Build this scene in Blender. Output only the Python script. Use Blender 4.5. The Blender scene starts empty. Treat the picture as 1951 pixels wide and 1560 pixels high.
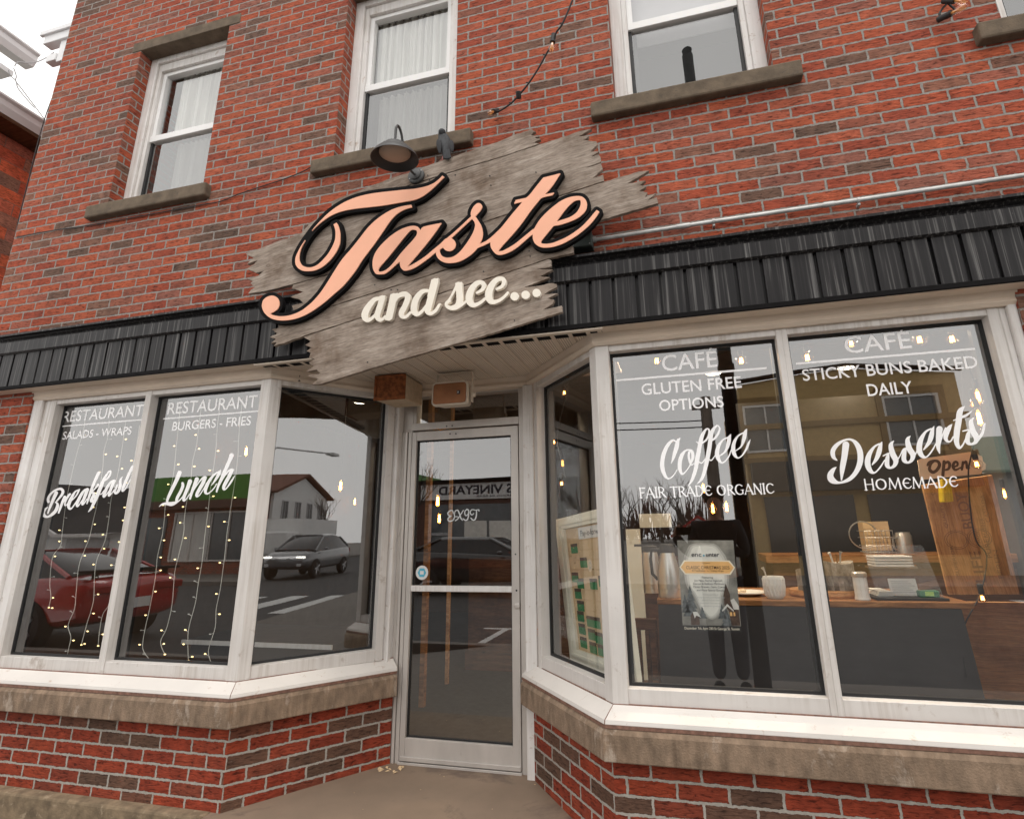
import bpy, bmesh, math, random
import numpy as np
from mathutils import Vector, Matrix
random.seed(7)
S = bpy.context.scene
COL = S.collection

# ---------------------------------------------------------------- camera
RC = np.array([[0.96575826, 0.25895807, -0.01586493],
               [-0.08620386, 0.26261084, -0.96104341],
               [-0.24470364, 0.92950324, 0.27594177]])
FPX, PPX, PPY, CW, CH = 1064.600, 1007.338, 710.253, 1951.0, 1560.0
CAM = np.array([0.0, -2.85, 1.40])
cam_d = bpy.data.cameras.new('camera')
cam = bpy.data.objects.new('camera', cam_d)
COL.objects.link(cam)
cam.matrix_world = Matrix(((RC[0][0], -RC[1][0], -RC[2][0], CAM[0]),
                           (RC[0][1], -RC[1][1], -RC[2][1], CAM[1]),
                           (RC[0][2], -RC[1][2], -RC[2][2], CAM[2]),
                           (0, 0, 0, 1)))
cam_d.sensor_fit = 'HORIZONTAL'
cam_d.sensor_width = 36.0
cam_d.lens = FPX / CW * 36.0
cam_d.shift_x = -(PPX - CW / 2) / CW
cam_d.shift_y = (PPY - CH / 2) / CW
cam_d.clip_start = 0.005
cam_d.clip_end = 600
S.camera = cam

# ---------------------------------------------------------------- sky, sun, exposure
W = bpy.data.worlds.new('World')
S.world = W
W.use_nodes = True
wn, wl = W.node_tree.nodes, W.node_tree.links
bg = wn['Background']
sky = wn.new('ShaderNodeTexSky')
sky.sky_type = 'NISHITA'
sky.sun_disc = False
sky.sun_elevation = math.radians(67)
sky.sun_rotation = math.radians(205)
sky.dust_density = 4.0
sky.air_density = 1.0
hs = wn.new('ShaderNodeHueSaturation')
hs.inputs['Saturation'].default_value = 0.06
wl.new(sky.outputs[0], hs.inputs['Color'])
tc = wn.new('ShaderNodeTexCoord')
cn = wn.new('ShaderNodeTexNoise')
cn.inputs['Scale'].default_value = 2.2
cn.inputs['Detail'].default_value = 6
wl.new(tc.outputs['Generated'], cn.inputs['Vector'])
cr = wn.new('ShaderNodeValToRGB')
cr.color_ramp.elements[0].position = 0.3
cr.color_ramp.elements[0].color = (18.6, 18.2, 17.7, 1)
cr.color_ramp.elements[1].position = 0.75
cr.color_ramp.elements[1].color = (22.8, 22.3, 21.6, 1)
wl.new(cn.outputs['Fac'], cr.inputs[0])
mx = wn.new('ShaderNodeMixRGB')
mx.inputs[0].default_value = 0.8
wl.new(hs.outputs[0], mx.inputs[1])
wl.new(cr.outputs[0], mx.inputs[2])
sx = wn.new('ShaderNodeSeparateXYZ')
wl.new(tc.outputs['Generated'], sx.inputs[0])
er = wn.new('ShaderNodeValToRGB')
er.color_ramp.elements[0].position = 0.0
er.color_ramp.elements[0].color = (1.0, 1.0, 1.0, 1)
er.color_ramp.elements[1].position = 0.9
er.color_ramp.elements[1].color = (0.58, 0.58, 0.58, 1)
wl.new(sx.outputs['Z'], er.inputs[0])
mg = wn.new('ShaderNodeMixRGB')
mg.blend_type = 'MULTIPLY'
mg.inputs[0].default_value = 1.0
wl.new(mx.outputs[0], mg.inputs[1])
wl.new(er.outputs[0], mg.inputs[2])
wl.new(mg.outputs[0], bg.inputs['Color'])
bg.inputs['Strength'].default_value = 0.1
sun_d = bpy.data.lights.new('sun', 'SUN')
sun_d.energy = 1.0
sun_d.angle = math.radians(22)
sun_d.color = (1.0, 0.96, 0.91)
sun = bpy.data.objects.new('sun', sun_d)
COL.objects.link(sun)
sun.location = (1, -8, 12)
sun.rotation_euler = Vector((0.13, -0.37, 0.92)).to_track_quat('Z', 'Y').to_euler()
S.view_settings.view_transform = 'Standard'
S.view_settings.look = 'None'
S.view_settings.exposure = 0.24
S.view_settings.gamma = 1.0
S.view_settings.use_curve_mapping = False
S.cycles.max_bounces = 10
S.cycles.transparent_max_bounces = 24

# ---------------------------------------------------------------- points from the photograph
def ray(px, py):
    return RC.T @ np.array([(px - PPX) / FPX, (py - PPY) / FPX, 1.0])
def onY(px, py, Y):
    d = ray(px, py)
    return CAM + (Y - CAM[1]) / d[1] * d
def onZ(px, py, Z):
    d = ray(px, py)
    return CAM + (Z - CAM[2]) / d[2] * d
def onX(px, py, X):
    d = ray(px, py)
    return CAM + X / d[0] * d
def zm(pts, ox, oy, k):
    return [(ox + p[0] / k, oy + p[1] / k) + tuple(q / k for q in p[2:]) for p in pts]

# ---------------------------------------------------------------- materials
def newmat(name):
    m = bpy.data.materials.new(name)
    m.use_nodes = True
    nt = m.node_tree
    return m, nt.nodes, nt.links, nt.nodes['Principled BSDF']
def ramp(n, l, src, stops, interp='LINEAR'):
    r = n.new('ShaderNodeValToRGB')
    r.color_ramp.interpolation = interp
    e = r.color_ramp.elements
    while len(e) < len(stops):
        e.new(0.5)
    for i, (p, c) in enumerate(stops):
        e[i].position = p
        e[i].color = tuple(c) + (1,) if len(c) == 3 else c
    l.new(src, r.inputs[0])
    return r.outputs[0]
def noise(n, l, vec, scale, detail=4, rough=0.55, dist=0.0):
    t = n.new('ShaderNodeTexNoise')
    t.inputs['Scale'].default_value = scale
    t.inputs['Detail'].default_value = detail
    t.inputs['Roughness'].default_value = rough
    t.inputs['Distortion'].default_value = dist
    if vec is not None:
        l.new(vec, t.inputs['Vector'])
    return t.outputs['Fac']
def mapping(n, l, vec, scale=(1, 1, 1), loc=(0, 0, 0), rot=(0, 0, 0)):
    m = n.new('ShaderNodeMapping')
    m.inputs['Scale'].default_value = scale
    m.inputs['Location'].default_value = loc
    m.inputs['Rotation'].default_value = rot
    l.new(vec, m.inputs['Vector'])
    return m.outputs[0]
def mixc(n, l, fac, a, b, mode='MIX'):
    m = n.new('ShaderNodeMixRGB')
    m.blend_type = mode
    for i, v in ((0, fac), (1, a), (2, b)):
        if isinstance(v, (int, float)):
            m.inputs[i].default_value = v
        elif isinstance(v, tuple):
            m.inputs[i].default_value = v + (1,) if len(v) == 3 else v
        else:
            l.new(v, m.inputs[i])
    return m.outputs[0]
def math_(n, l, op, a, b=None, clamp=False):
    m = n.new('ShaderNodeMath')
    m.operation = op
    m.use_clamp = clamp
    for i, v in ((0, a), (1, b)):
        if v is None:
            continue
        if isinstance(v, (int, float)):
            m.inputs[i].default_value = v
        else:
            l.new(v, m.inputs[i])
    return m.outputs[0]
def bump(n, l, height, bsdf, strength=0.4, dist=0.003):
    b = n.new('ShaderNodeBump')
    b.inputs['Strength'].default_value = strength
    b.inputs['Distance'].default_value = dist
    l.new(height, b.inputs['Height'])
    l.new(b.outputs[0], bsdf.inputs['Normal'])
def pm(name, col, rough=0.5, metal=0.0, var=0.12, scale=6.0, bmp=0.0, bscale=80.0, dirt=None, dthr=0.62, dscale=9.0, stretch=(1, 1, 1), coat=0.0, spec=0.5, drips=0.0):
    m, n, l, b = newmat(name)
    tc = n.new('ShaderNodeTexCoord').outputs['Object']
    v = mapping(n, l, tc, stretch)
    f = noise(n, l, v, scale, 6)
    lo = tuple(c * (1 - var) for c in col)
    hi = tuple(min(1, c * (1 + var)) for c in col)
    c = ramp(n, l, f, [(0.3, lo), (0.7, hi)])
    if dirt:
        f2 = noise(n, l, v, dscale, 8, 0.7, 0.4)
        mk = ramp(n, l, f2, [(dthr, (0, 0, 0)), (min(1, dthr + 0.1), (0.8, 0.8, 0.8))])
        c = mixc(n, l, mk, c, dirt)
    if drips:
        dv = mapping(n, l, tc, (46, 46, 1.6))
        dr = ramp(n, l, noise(n, l, dv, 1.0, 5, 0.65), [(0.36, (1 - drips, (1 - drips) * 0.94, (1 - drips) * 0.88)), (0.58, (1, 1, 1))])
        gm = ramp(n, l, noise(n, l, tc, 2.3, 4), [(0.35, (1, 1, 1)), (0.7, (0, 0, 0))])
        c = mixc(n, l, 1.0, c, mixc(n, l, gm, dr, (1.0, 1.0, 1.0)), 'MULTIPLY')
    l.new(c, b.inputs['Base Color'])
    fr = noise(n, l, v, scale * 3, 4)
    rr = n.new('ShaderNodeMapRange')
    rr.inputs['To Min'].default_value = max(0.02, rough - 0.08)
    rr.inputs['To Max'].default_value = min(1, rough + 0.08)
    l.new(fr, rr.inputs[0])
    l.new(rr.outputs[0], b.inputs['Roughness'])
    b.inputs['Metallic'].default_value = metal
    b.inputs['Coat Weight'].default_value = coat
    b.inputs['Specular IOR Level'].default_value = spec
    if bmp:
        bump(n, l, noise(n, l, tc, bscale, 5), b, bmp, 0.004)
    return m
def emis(name, col, strength):
    m, n, l, b = newmat(name)
    b.inputs['Base Color'].default_value = col + (1,)
    b.inputs['Emission Color'].default_value = col + (1,)
    b.inputs['Emission Strength'].default_value = strength
    return m

def brick_mat(name, voff=0.0395, uoff=0.0, bw=0.2092, rh=0.0673, mortar_c=((0.21, 0.185, 0.165), (0.37, 0.34, 0.31)), seed=0.0, light=1.0, mort=0.0064, stops=None):
    m, n, l, b = newmat(name)
    uv = n.new('ShaderNodeUVMap').outputs[0]
    v0 = mapping(n, l, uv, (1, 1, 1), (uoff, -voff, 0))
    ns = n.new('ShaderNodeTexNoise')
    ns.inputs['Scale'].default_value = 42
    ns.inputs['Detail'].default_value = 4
    l.new(v0, ns.inputs['Vector'])
    sb = n.new('ShaderNodeVectorMath')
    sb.operation = 'SUBTRACT'
    l.new(ns.outputs['Color'], sb.inputs[0])
    sb.inputs[1].default_value = (0.5, 0.5, 0.5)
    sc = n.new('ShaderNodeVectorMath')
    sc.operation = 'SCALE'
    sc.inputs['Scale'].default_value = 0.0125
    l.new(sb.outputs[0], sc.inputs[0])
    ad = n.new('ShaderNodeVectorMath')
    ad.operation = 'ADD'
    l.new(v0, ad.inputs[0])
    l.new(sc.outputs[0], ad.inputs[1])
    ns2 = n.new('ShaderNodeTexNoise')
    ns2.inputs['Scale'].default_value = 120
    ns2.inputs['Detail'].default_value = 3
    l.new(v0, ns2.inputs['Vector'])
    sb2 = n.new('ShaderNodeVectorMath')
    sb2.operation = 'SUBTRACT'
    l.new(ns2.outputs['Color'], sb2.inputs[0])
    sb2.inputs[1].default_value = (0.5, 0.5, 0.5)
    sc2 = n.new('ShaderNodeVectorMath')
    sc2.operation = 'SCALE'
    sc2.inputs['Scale'].default_value = 0.007
    l.new(sb2.outputs[0], sc2.inputs[0])
    ad1 = ad
    ad = n.new('ShaderNodeVectorMath')
    ad.operation = 'ADD'
    l.new(ad1.outputs[0], ad.inputs[0])
    l.new(sc2.outputs[0], ad.inputs[1])
    bt = n.new('ShaderNodeTexBrick')
    bt.inputs['Scale'].default_value = 1
    bt.inputs['Brick Width'].default_value = bw
    bt.inputs['Row Height'].default_value = rh
    bt.inputs['Mortar Size'].default_value = mort
    bt.inputs['Mortar Smooth'].default_value = 0.22
    bt.inputs['Bias'].default_value = 0.0
    bt.inputs['Color1'].default_value = (0, 0, 0, 1)
    bt.inputs['Color2'].default_value = (1, 1, 1, 1)
    bt.inputs['Mortar'].default_value = (0.5, 0.5, 0.5, 1)
    l.new(ad.outputs[0], bt.inputs['Vector'])
    tint = bt.outputs['Color']
    L = light
    base = ramp(n, l, tint, [(p_, tuple(c_ * L for c_ in k_)) for p_, k_ in stops] if stops else [(0.0, (0.135 * L, 0.082 * L, 0.060 * L)), (0.07, (0.20 * L, 0.105 * L, 0.074 * L)),
                             (0.14, (0.28 * L, 0.12 * L, 0.08 * L)), (0.20, (0.32 * L, 0.070 * L, 0.040 * L)),
                             (0.5, (0.37 * L, 0.080 * L, 0.040 * L)), (0.7, (0.42 * L, 0.102 * L, 0.049 * L)),
                             (0.86, (0.38 * L, 0.105 * L, 0.063 * L)), (1.0, (0.27 * L, 0.11 * L, 0.08 * L))])
    # rough torn face of the brick: stretched ridges
    vr = mapping(n, l, v0, (24, 92, 1))
    rg = noise(n, l, vr, 1.0, 5, 0.6, 0.7)
    rd = ramp(n, l, rg, [(0.34, (0.30, 0.28, 0.28)), (0.46, (0.88, 0.87, 0.87)), (0.60, (1.02, 1.02, 1.02)), (0.72, (1.22, 1.34, 1.45))])
    c = mixc(n, l, 1.0, base, rd, 'MULTIPLY')
    # patchy tone inside bricks and across the wall
    pt = ramp(n, l, noise(n, l, v0, 11, 5, 0.6), [(0.3, (0.72, 0.72, 0.74)), (0.7, (1.18, 1.15, 1.12))])
    c = mixc(n, l, 1.0, c, pt, 'MULTIPLY')
    wt = ramp(n, l, noise(n, l, v0, 0.9, 5, 0.55), [(0.3, (0.86, 0.88, 0.9)), (0.7, (1.1, 1.08, 1.06))])
    c = mixc(n, l, 1.0, c, wt, 'MULTIPLY')
    # pale bloom and mortar smears on the faces
    ef = ramp(n, l, noise(n, l, mapping(n, l, v0, (1, 1, 1), (seed + 3, 1, 0)), 26, 8, 0.72), [(0.6, (0, 0, 0)), (0.78, (0.55, 0.55, 0.55))])
    ef2 = ramp(n, l, noise(n, l, mapping(n, l, v0, (1, 1, 1), (seed, 7, 0)), 1.5, 4, 0.6), [(0.4, (0.12, 0.12, 0.12)), (0.72, (1, 1, 1))])
    efm = mixc(n, l, 1.0, ef, ef2, 'MULTIPLY')
    c = mixc(n, l, efm, c, (0.42, 0.36, 0.32))
    mo = ramp(n, l, noise(n, l, v0, 30, 7, 0.7), [(0.3, mortar_c[0]), (0.7, mortar_c[1])])
    col = mixc(n, l, bt.outputs['Fac'], c, mo)
    l.new(col, b.inputs['Base Color'])
    b.inputs['Roughness'].default_value = 0.88
    b.inputs['Specular IOR Level'].default_value = 0.25
    inv = math_(n, l, 'SUBTRACT', 1.0, bt.outputs['Fac'])
    rgh = math_(n, l, 'MULTIPLY', rg, 0.75)
    h = math_(n, l, 'MULTIPLY', inv, math_(n, l, 'ADD', 0.55, rgh))
    h2 = math_(n, l, 'ADD', h, math_(n, l, 'MULTIPLY', noise(n, l, v0, 160, 3), 0.12))
    bump(n, l, h2, b, 1.0, 0.011)
    return m

def wood_mat(name, stops, su=2.2, sv=34.0, bmp=0.5, rough=0.85, knots=True):
    m, n, l, b = newmat(name)
    uv = n.new('ShaderNodeUVMap').outputs[0]
    wv = n.new('ShaderNodeTexNoise')
    wv.inputs['Scale'].default_value = 3.5
    wv.inputs['Detail'].default_value = 2
    l.new(uv, wv.inputs['Vector'])
    sc = n.new('ShaderNodeVectorMath')
    sc.operation = 'SCALE'
    sc.inputs['Scale'].default_value = 0.05
    l.new(wv.outputs['Color'], sc.inputs[0])
    ad = n.new('ShaderNodeVectorMath')
    ad.operation = 'ADD'
    l.new(uv, ad.inputs[0])
    l.new(sc.outputs[0], ad.inputs[1])
    g = noise(n, l, mapping(n, l, ad.outputs[0], (su, sv, 1)), 1.0, 8, 0.62, 0.6)
    fine = noise(n, l, mapping(n, l, ad.outputs[0], (su * 5, sv * 5, 1)), 1.0, 4, 0.6)
    c = ramp(n, l, g, stops)
    fr = ramp(n, l, fine, [(0.3, (0.66, 0.65, 0.64)), (0.6, (1.08, 1.08, 1.08))])
    c = mixc(n, l, 1.0, c, fr, 'MULTIPLY')
    pt = ramp(n, l, noise(n, l, uv, 4.5, 5, 0.65), [(0.32, (0.60, 0.52, 0.46)), (0.5, (0.98, 0.95, 0.92)), (0.68, (1.2, 1.18, 1.16))])
    c = mixc(n, l, 1.0, c, pt, 'MULTIPLY')
    h = math_(n, l, 'ADD', g, math_(n, l, 'MULTIPLY', fine, 0.5))
    if knots:
        vo = n.new('ShaderNodeTexVoronoi')
        vo.inputs['Scale'].default_value = 4.4
        l.new(mapping(n, l, ad.outputs[0], (0.8, 1.2, 1)), vo.inputs['Vector'])
        kd = ramp(n, l, vo.outputs['Distance'], [(0.0, (0.16, 0.12, 0.1)), (0.035, (0.35, 0.3, 0.27)), (0.05, (0.95, 0.92, 0.9)), (0.062, (0.55, 0.5, 0.47)), (0.085, (1, 1, 1))])
        c = mixc(n, l, 0.85, c, kd, 'MULTIPLY')
    l.new(c, b.inputs['Base Color'])
    b.inputs['Roughness'].default_value = rough
    b.inputs['Specular IOR Level'].default_value = 0.2
    bump(n, l, h, b, bmp, 0.004)
    return m

def glass_mat(name, gain=0.7, base=0.18, tint=(0.95, 0.965, 0.96), wav=0.012):
    m, n, l, b = newmat(name)
    n.remove(b)
    out = n['Material Output']
    tr = n.new('ShaderNodeBsdfTransparent')
    tr.inputs[0].default_value = tint + (1,)
    gl = n.new('ShaderNodeBsdfGlossy')
    gl.inputs['Roughness'].default_value = 0.0
    gl.inputs['Color'].default_value = (1, 1, 1, 1)
    lw_ = n.new('ShaderNodeLayerWeight')
    lw_.inputs['Blend'].default_value = 0.5
    fac = math_(n, l, 'ADD', math_(n, l, 'MULTIPLY', math_(n, l, 'POWER', lw_.outputs['Facing'], 4.0), gain), base, True)
    bp = n.new('ShaderNodeBump')
    bp.inputs['Strength'].default_value = wav
    bp.inputs['Distance'].default_value = 0.05
    tcg = n.new('ShaderNodeTexCoord').outputs['Object']
    l.new(noise(n, l, tcg, 1.6, 1), bp.inputs['Height'])
    l.new(bp.outputs[0], gl.inputs['Normal'])
    ms = n.new('ShaderNodeMixShader')
    l.new(fac, ms.inputs[0])
    l.new(tr.outputs[0], ms.inputs[1])
    l.new(gl.outputs[0], ms.inputs[2])
    l.new(ms.outputs[0], out.inputs[0])
    return m
def screen_mat(name, col, opac):
    m, n, l, b = newmat(name)
    tr = n.new('ShaderNodeBsdfTransparent')
    ms = n.new('ShaderNodeMixShader')
    ms.inputs[0].default_value = opac
    b.inputs['Base Color'].default_value = col + (1,)
    b.inputs['Roughness'].default_value = 0.8
    l.new(tr.outputs[0], ms.inputs[1])
    l.new(b.outputs[0], ms.inputs[2])
    l.new(ms.outputs[0], n['Material Output'].inputs[0])
    return m
def streak_metal(name):
    m, n, l, b = newmat(name)
    tcg = n.new('ShaderNodeTexCoord').outputs['Object']
    s = noise(n, l, mapping(n, l, tcg, (70, 70, 1.1)), 1.0, 5, 0.6)
    big = noise(n, l, mapping(n, l, tcg, (2.2, 2.2, 0.8)), 1.0, 3)
    a = ramp(n, l, s, [(0.42, (0.012, 0.011, 0.012)), (0.54, (0.022, 0.020, 0.021)), (0.70, (0.17, 0.165, 0.16))])
    bb = ramp(n, l, big, [(0.25, (0.25, 0.25, 0.25)), (0.6, (1.0, 1.0, 1.0))])
    c = mixc(n, l, bb, (0.015, 0.0135, 0.0145), a)
    spk = ramp(n, l, noise(n, l, mapping(n, l, tcg, (1, 1, 0.5)), 110, 2), [(0.77, (0, 0, 0)), (0.8, (0.7, 0.7, 0.7))])
    c = mixc(n, l, spk, c, (0.45, 0.43, 0.40))
    l.new(c, b.inputs['Base Color'])
    b.inputs['Roughness'].default_value = 0.42
    b.inputs['Specular IOR Level'].default_value = 0.22
    return m
def soffit_mat(name):
    m, n, l, b = newmat(name)
    tcg = n.new('ShaderNodeTexCoord').outputs['Object']
    vo = n.new('ShaderNodeTexVoronoi')
    vo.inputs['Scale'].default_value = 72
    vo.inputs['Randomness'].default_value = 0.0
    l.new(mapping(n, l, tcg, (1, 1, 0.001)), vo.inputs['Vector'])
    dots = ramp(n, l, vo.outputs['Distance'], [(0.27, (0.16, 0.12, 0.09)), (0.36, (1, 1, 1))])
    base = ramp(n, l, noise(n, l, tcg, 5, 5), [(0.3, (0.70, 0.60, 0.50)), (0.7, (0.78, 0.68, 0.57))])
    l.new(mixc(n, l, 1.0, base, dots, 'MULTIPLY'), b.inputs['Base Color'])
    b.inputs['Roughness'].default_value = 0.5
    return m

M = {}
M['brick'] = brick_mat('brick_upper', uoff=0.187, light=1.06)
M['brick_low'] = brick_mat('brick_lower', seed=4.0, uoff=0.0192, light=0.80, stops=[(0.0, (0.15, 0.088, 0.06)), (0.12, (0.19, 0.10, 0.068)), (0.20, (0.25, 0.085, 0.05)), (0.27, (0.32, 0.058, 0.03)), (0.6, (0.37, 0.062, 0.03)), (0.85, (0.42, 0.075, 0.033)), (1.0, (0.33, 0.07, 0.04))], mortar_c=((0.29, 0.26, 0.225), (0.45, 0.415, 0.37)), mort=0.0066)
M['brick_nb'] = brick_mat('brick_neighbour', bw=0.42, rh=0.14, uoff=0.1, seed=9.0, light=2.1, mortar_c=((0.25, 0.16, 0.12), (0.36, 0.22, 0.17)), mort=0.004)
M['brick_tan'] = brick_mat('brick_orange', bw=0.21, rh=0.07, light=1.0, seed=2.0)
M['plank'] = wood_mat('weathered_plank', [(0.22, (0.11, 0.083, 0.066)), (0.36, (0.235, 0.19, 0.157)), (0.55, (0.34, 0.287, 0.245)), (0.75, (0.46, 0.405, 0.36))], su=3.2, sv=24.0)
M['oak'] = wood_mat('oiled_wood', [(0.3, (0.17, 0.075, 0.028)), (0.5, (0.33, 0.155, 0.06)), (0.7, (0.45, 0.235, 0.10))], rough=0.5, bmp=0.2)
M['wood_dark'] = wood_mat('dark_wood', [(0.3, (0.06, 0.028, 0.015)), (0.5, (0.12, 0.056, 0.028)), (0.7, (0.19, 0.09, 0.045))], rough=0.55, bmp=0.2)
M['wood_crate'] = wood_mat('crate_wood', [(0.3, (0.42, 0.21, 0.09)), (0.5, (0.60, 0.33, 0.15)), (0.7, (0.70, 0.43, 0.23))], rough=0.6, bmp=0.3)
M['birch'] = wood_mat('birch_bark', [(0.35, (0.16, 0.14, 0.125)), (0.5, (0.36, 0.34, 0.31)), (0.7, (0.52, 0.5, 0.47))], su=9, sv=9, rough=0.8)
M['pole_wood'] = pm('utility_pole_wood', (0.18, 0.15, 0.125), 0.9, var=0.4, scale=3, stretch=(8, 8, 0.6))
M['alu'] = pm('painted_aluminium', (0.66, 0.625, 0.595), 0.45, var=0.07, scale=3, bmp=0.06, bscale=260, dirt=(0.40, 0.33, 0.28), dthr=0.60, dscale=9, drips=0.30)
M['alu_old'] = pm('worn_aluminium', (0.56, 0.52, 0.485), 0.4, 0.25, var=0.14, scale=5, dirt=(0.30, 0.24, 0.20), dthr=0.6, dscale=11, stretch=(1, 1, 0.35))
M['flash'] = pm('white_sill_metal', (0.68, 0.64, 0.60), 0.4, var=0.06, scale=4, dirt=(0.46, 0.34, 0.27), dthr=0.61, dscale=18, bmp=0.08)
M['caulk'] = pm('brown_caulk', (0.20, 0.105, 0.075), 0.8, var=0.4, scale=40)
M['white'] = pm('white_paint', (0.76, 0.735, 0.715), 0.5, var=0.06, scale=5, dirt=(0.46, 0.36, 0.29), dthr=0.60, dscale=16, bmp=0.08, drips=0.28)
M['vinyl'] = pm('white_vinyl_frame', (0.84, 0.83, 0.82), 0.4, var=0.03)
M['cream'] = pm('cream_trim', (0.68, 0.57, 0.465), 0.5, var=0.07, scale=4, dirt=(0.36, 0.27, 0.2), dthr=0.68)
M['cream_groove'] = pm('cream_soffit_plain', (0.64, 0.54, 0.44), 0.5, var=0.06)
M['soffit'] = soffit_mat('perforated_soffit')
M['stone'] = pm('sill_stone', (0.235, 0.165, 0.113), 0.92, var=0.34, scale=14, bmp=0.8, bscale=120, dirt=(0.44, 0.36, 0.29), dthr=0.565, dscale=6.0, stretch=(1.6, 1.6, 0.8), drips=0.35)
M['stone_dk'] = pm('window_sill_stone', (0.135, 0.10, 0.068), 0.92, var=0.28, scale=14, bmp=0.5, bscale=120, dirt=(0.075, 0.06, 0.048), dthr=0.58, dscale=24)
M['concrete'] = pm('apron_concrete', (0.225, 0.162, 0.115), 0.85, var=0.16, scale=2.2, bmp=0.28, bscale=190, dirt=(0.12, 0.085, 0.068), dthr=0.54, dscale=2.1)
M['found'] = pm('foundation_concrete', (0.20, 0.145, 0.09), 0.95, var=0.4, scale=16, bmp=0.7, bscale=70, dirt=(0.36, 0.28, 0.19), dthr=0.57, dscale=18)
M['pave'] = pm('sidewalk_concrete', (0.17, 0.155, 0.14), 0.9, var=0.12, scale=1.3, bmp=0.2, bscale=120)
M['asphalt'] = pm('asphalt', (0.045, 0.045, 0.046), 0.85, var=0.2, scale=2, bmp=0.3, bscale=150)
M['roadpaint'] = pm('road_paint', (0.62, 0.62, 0.60), 0.7, var=0.15, scale=9)
M['fascia'] = streak_metal('black_fascia_metal')
M['black'] = pm('black_gloss', (0.006, 0.0052, 0.0055), 0.75, var=0.15, spec=0.12)
M['gasket'] = pm('black_gasket', (0.012, 0.012, 0.013), 0.6)
M['peach'] = pm('peach_paint', (0.92, 0.455, 0.295), 0.5, var=0.03, scale=9)
M['creamletter'] = pm('cream_letter', (0.90, 0.83, 0.72), 0.55, var=0.03)
M['vinyl_letter'] = pm('white_vinyl_letter', (0.97, 0.955, 0.96), 0.3, var=0.02, coat=1.0)
M['glass'] = glass_mat('storefront_glass', 0.66, 0.205)
M['glass_up'] = glass_mat('upper_window_glass', 0.70, 0.22, wav=0.03)
M['glass_thin'] = glass_mat('clear_glassware', 0.5, 0.05, tint=(0.96, 0.96, 0.95), wav=0)
M['gunmetal'] = pm('lamp_gunmetal', (0.062, 0.063, 0.063), 0.5, 0.1, var=0.1)
M['lampin'] = pm('lamp_inner', (0.03, 0.026, 0.025), 0.6)
M['lens'] = pm('lamp_lens', (0.36, 0.28, 0.22), 0.45, var=0.05)
M['rust'] = pm('rusty_foam', (0.25, 0.08, 0.026), 0.95, var=0.5, scale=40, bmp=0.8, bscale=150)
M['rustshell'] = pm('beige_speaker_shell', (0.52, 0.40, 0.28), 0.8, var=0.12, scale=30, bmp=0.4, bscale=200, dirt=(0.20, 0.075, 0.025), dthr=0.60, dscale=13)
M['grille'] = pm('brown_grille', (0.36, 0.155, 0.07), 0.8, var=0.22, scale=7, bmp=0.4, bscale=380)
M['shell'] = pm('cream_speaker_shell', (0.66, 0.58, 0.48), 0.5, var=0.08, dirt=(0.3, 0.2, 0.12), dthr=0.66)
M['galv'] = pm('galvanised_pipe', (0.56, 0.56, 0.55), 0.45, 0.2, var=0.2, scale=14)
M['jbox'] = pm('junction_box_paint', (0.07, 0.085, 0.078), 0.5, 0.2)
M['cable'] = pm('black_cable', (0.018, 0.016, 0.016), 0.6)
M['clear'] = glass_mat('bulb_clear_glass', 0.6, 0.08, tint=(1.0, 0.93, 0.86), wav=0)
M['filament'] = pm('amber_filament', (0.75, 0.36, 0.10), 0.4)
M['hot'] = emis('glowing_filament', (1.0, 0.42, 0.075), 30.0)
M['amberglass'] = emis('glowing_amber_glass', (1.0, 0.36, 0.06), 1.6)
M['led'] = emis('warm_led', (1.0, 0.72, 0.30), 3.2)
M['ledwire'] = pm('pale_led_wire', (0.62, 0.60, 0.54), 0.4)
M['downlight'] = emis('lit_downlight', (1.0, 0.83, 0.6), 9.0)
M['room'] = pm('interior_wall', (0.085, 0.062, 0.048), 0.8, var=0.15)
M['roomwood'] = wood_mat('interior_panelling', [(0.3, (0.07, 0.032, 0.018)), (0.6, (0.14, 0.065, 0.035)), (0.75, (0.2, 0.10, 0.055))], su=2, sv=10, rough=0.6)
M['ceil'] = pm('interior_ceiling', (0.11, 0.095, 0.085), 0.9)
M['floor'] = pm('interior_floor', (0.035, 0.034, 0.033), 0.75, var=0.3, scale=18)
M['curtain'] = pm('white_curtain', (0.62, 0.61, 0.58), 0.9, var=0.14, scale=3, stretch=(7, 7, 0.7))
M['blind'] = pm('lavender_blind', (0.60, 0.58, 0.60), 0.9, var=0.04)
M['insect'] = screen_mat('insect_screen', (0.05, 0.05, 0.05), 0.42)
M['cloth'] = pm('charcoal_cloth', (0.040, 0.037, 0.038), 0.95, var=0.2, scale=3, bmp=0.15, bscale=700)
M['steel'] = pm('brushed_steel', (0.68, 0.67, 0.65), 0.3, 0.7, var=0.1)
M['china'] = pm('white_china', (0.80, 0.78, 0.74), 0.35, var=0.03)
M['paper'] = pm('paper', (0.74, 0.73, 0.71), 0.8, var=0.04)
M['ink'] = pm('dark_ink', (0.03, 0.03, 0.045), 0.7)
M['greenpkt'] = pm('green_packet', (0.03, 0.22, 0.085), 0.5, var=0.2)
M['limepkt'] = pm('lime_label', (0.45, 0.75, 0.15), 0.5)
M['yellow'] = pm('yellow_plastic', (0.72, 0.52, 0.02), 0.4, var=0.15)
M['tag'] = pm('pale_ply_tag', (0.86, 0.69, 0.50), 0.6, var=0.06)
M['tagtext'] = pm('brown_lettering', (0.10, 0.055, 0.028), 0.6)
M['stamp'] = pm('faded_stamp_ink', (0.27, 0.145, 0.085), 0.8, var=0.3)
M['cork'] = pm('tan_board', (0.62, 0.44, 0.26), 0.9, var=0.15, scale=14)
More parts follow.
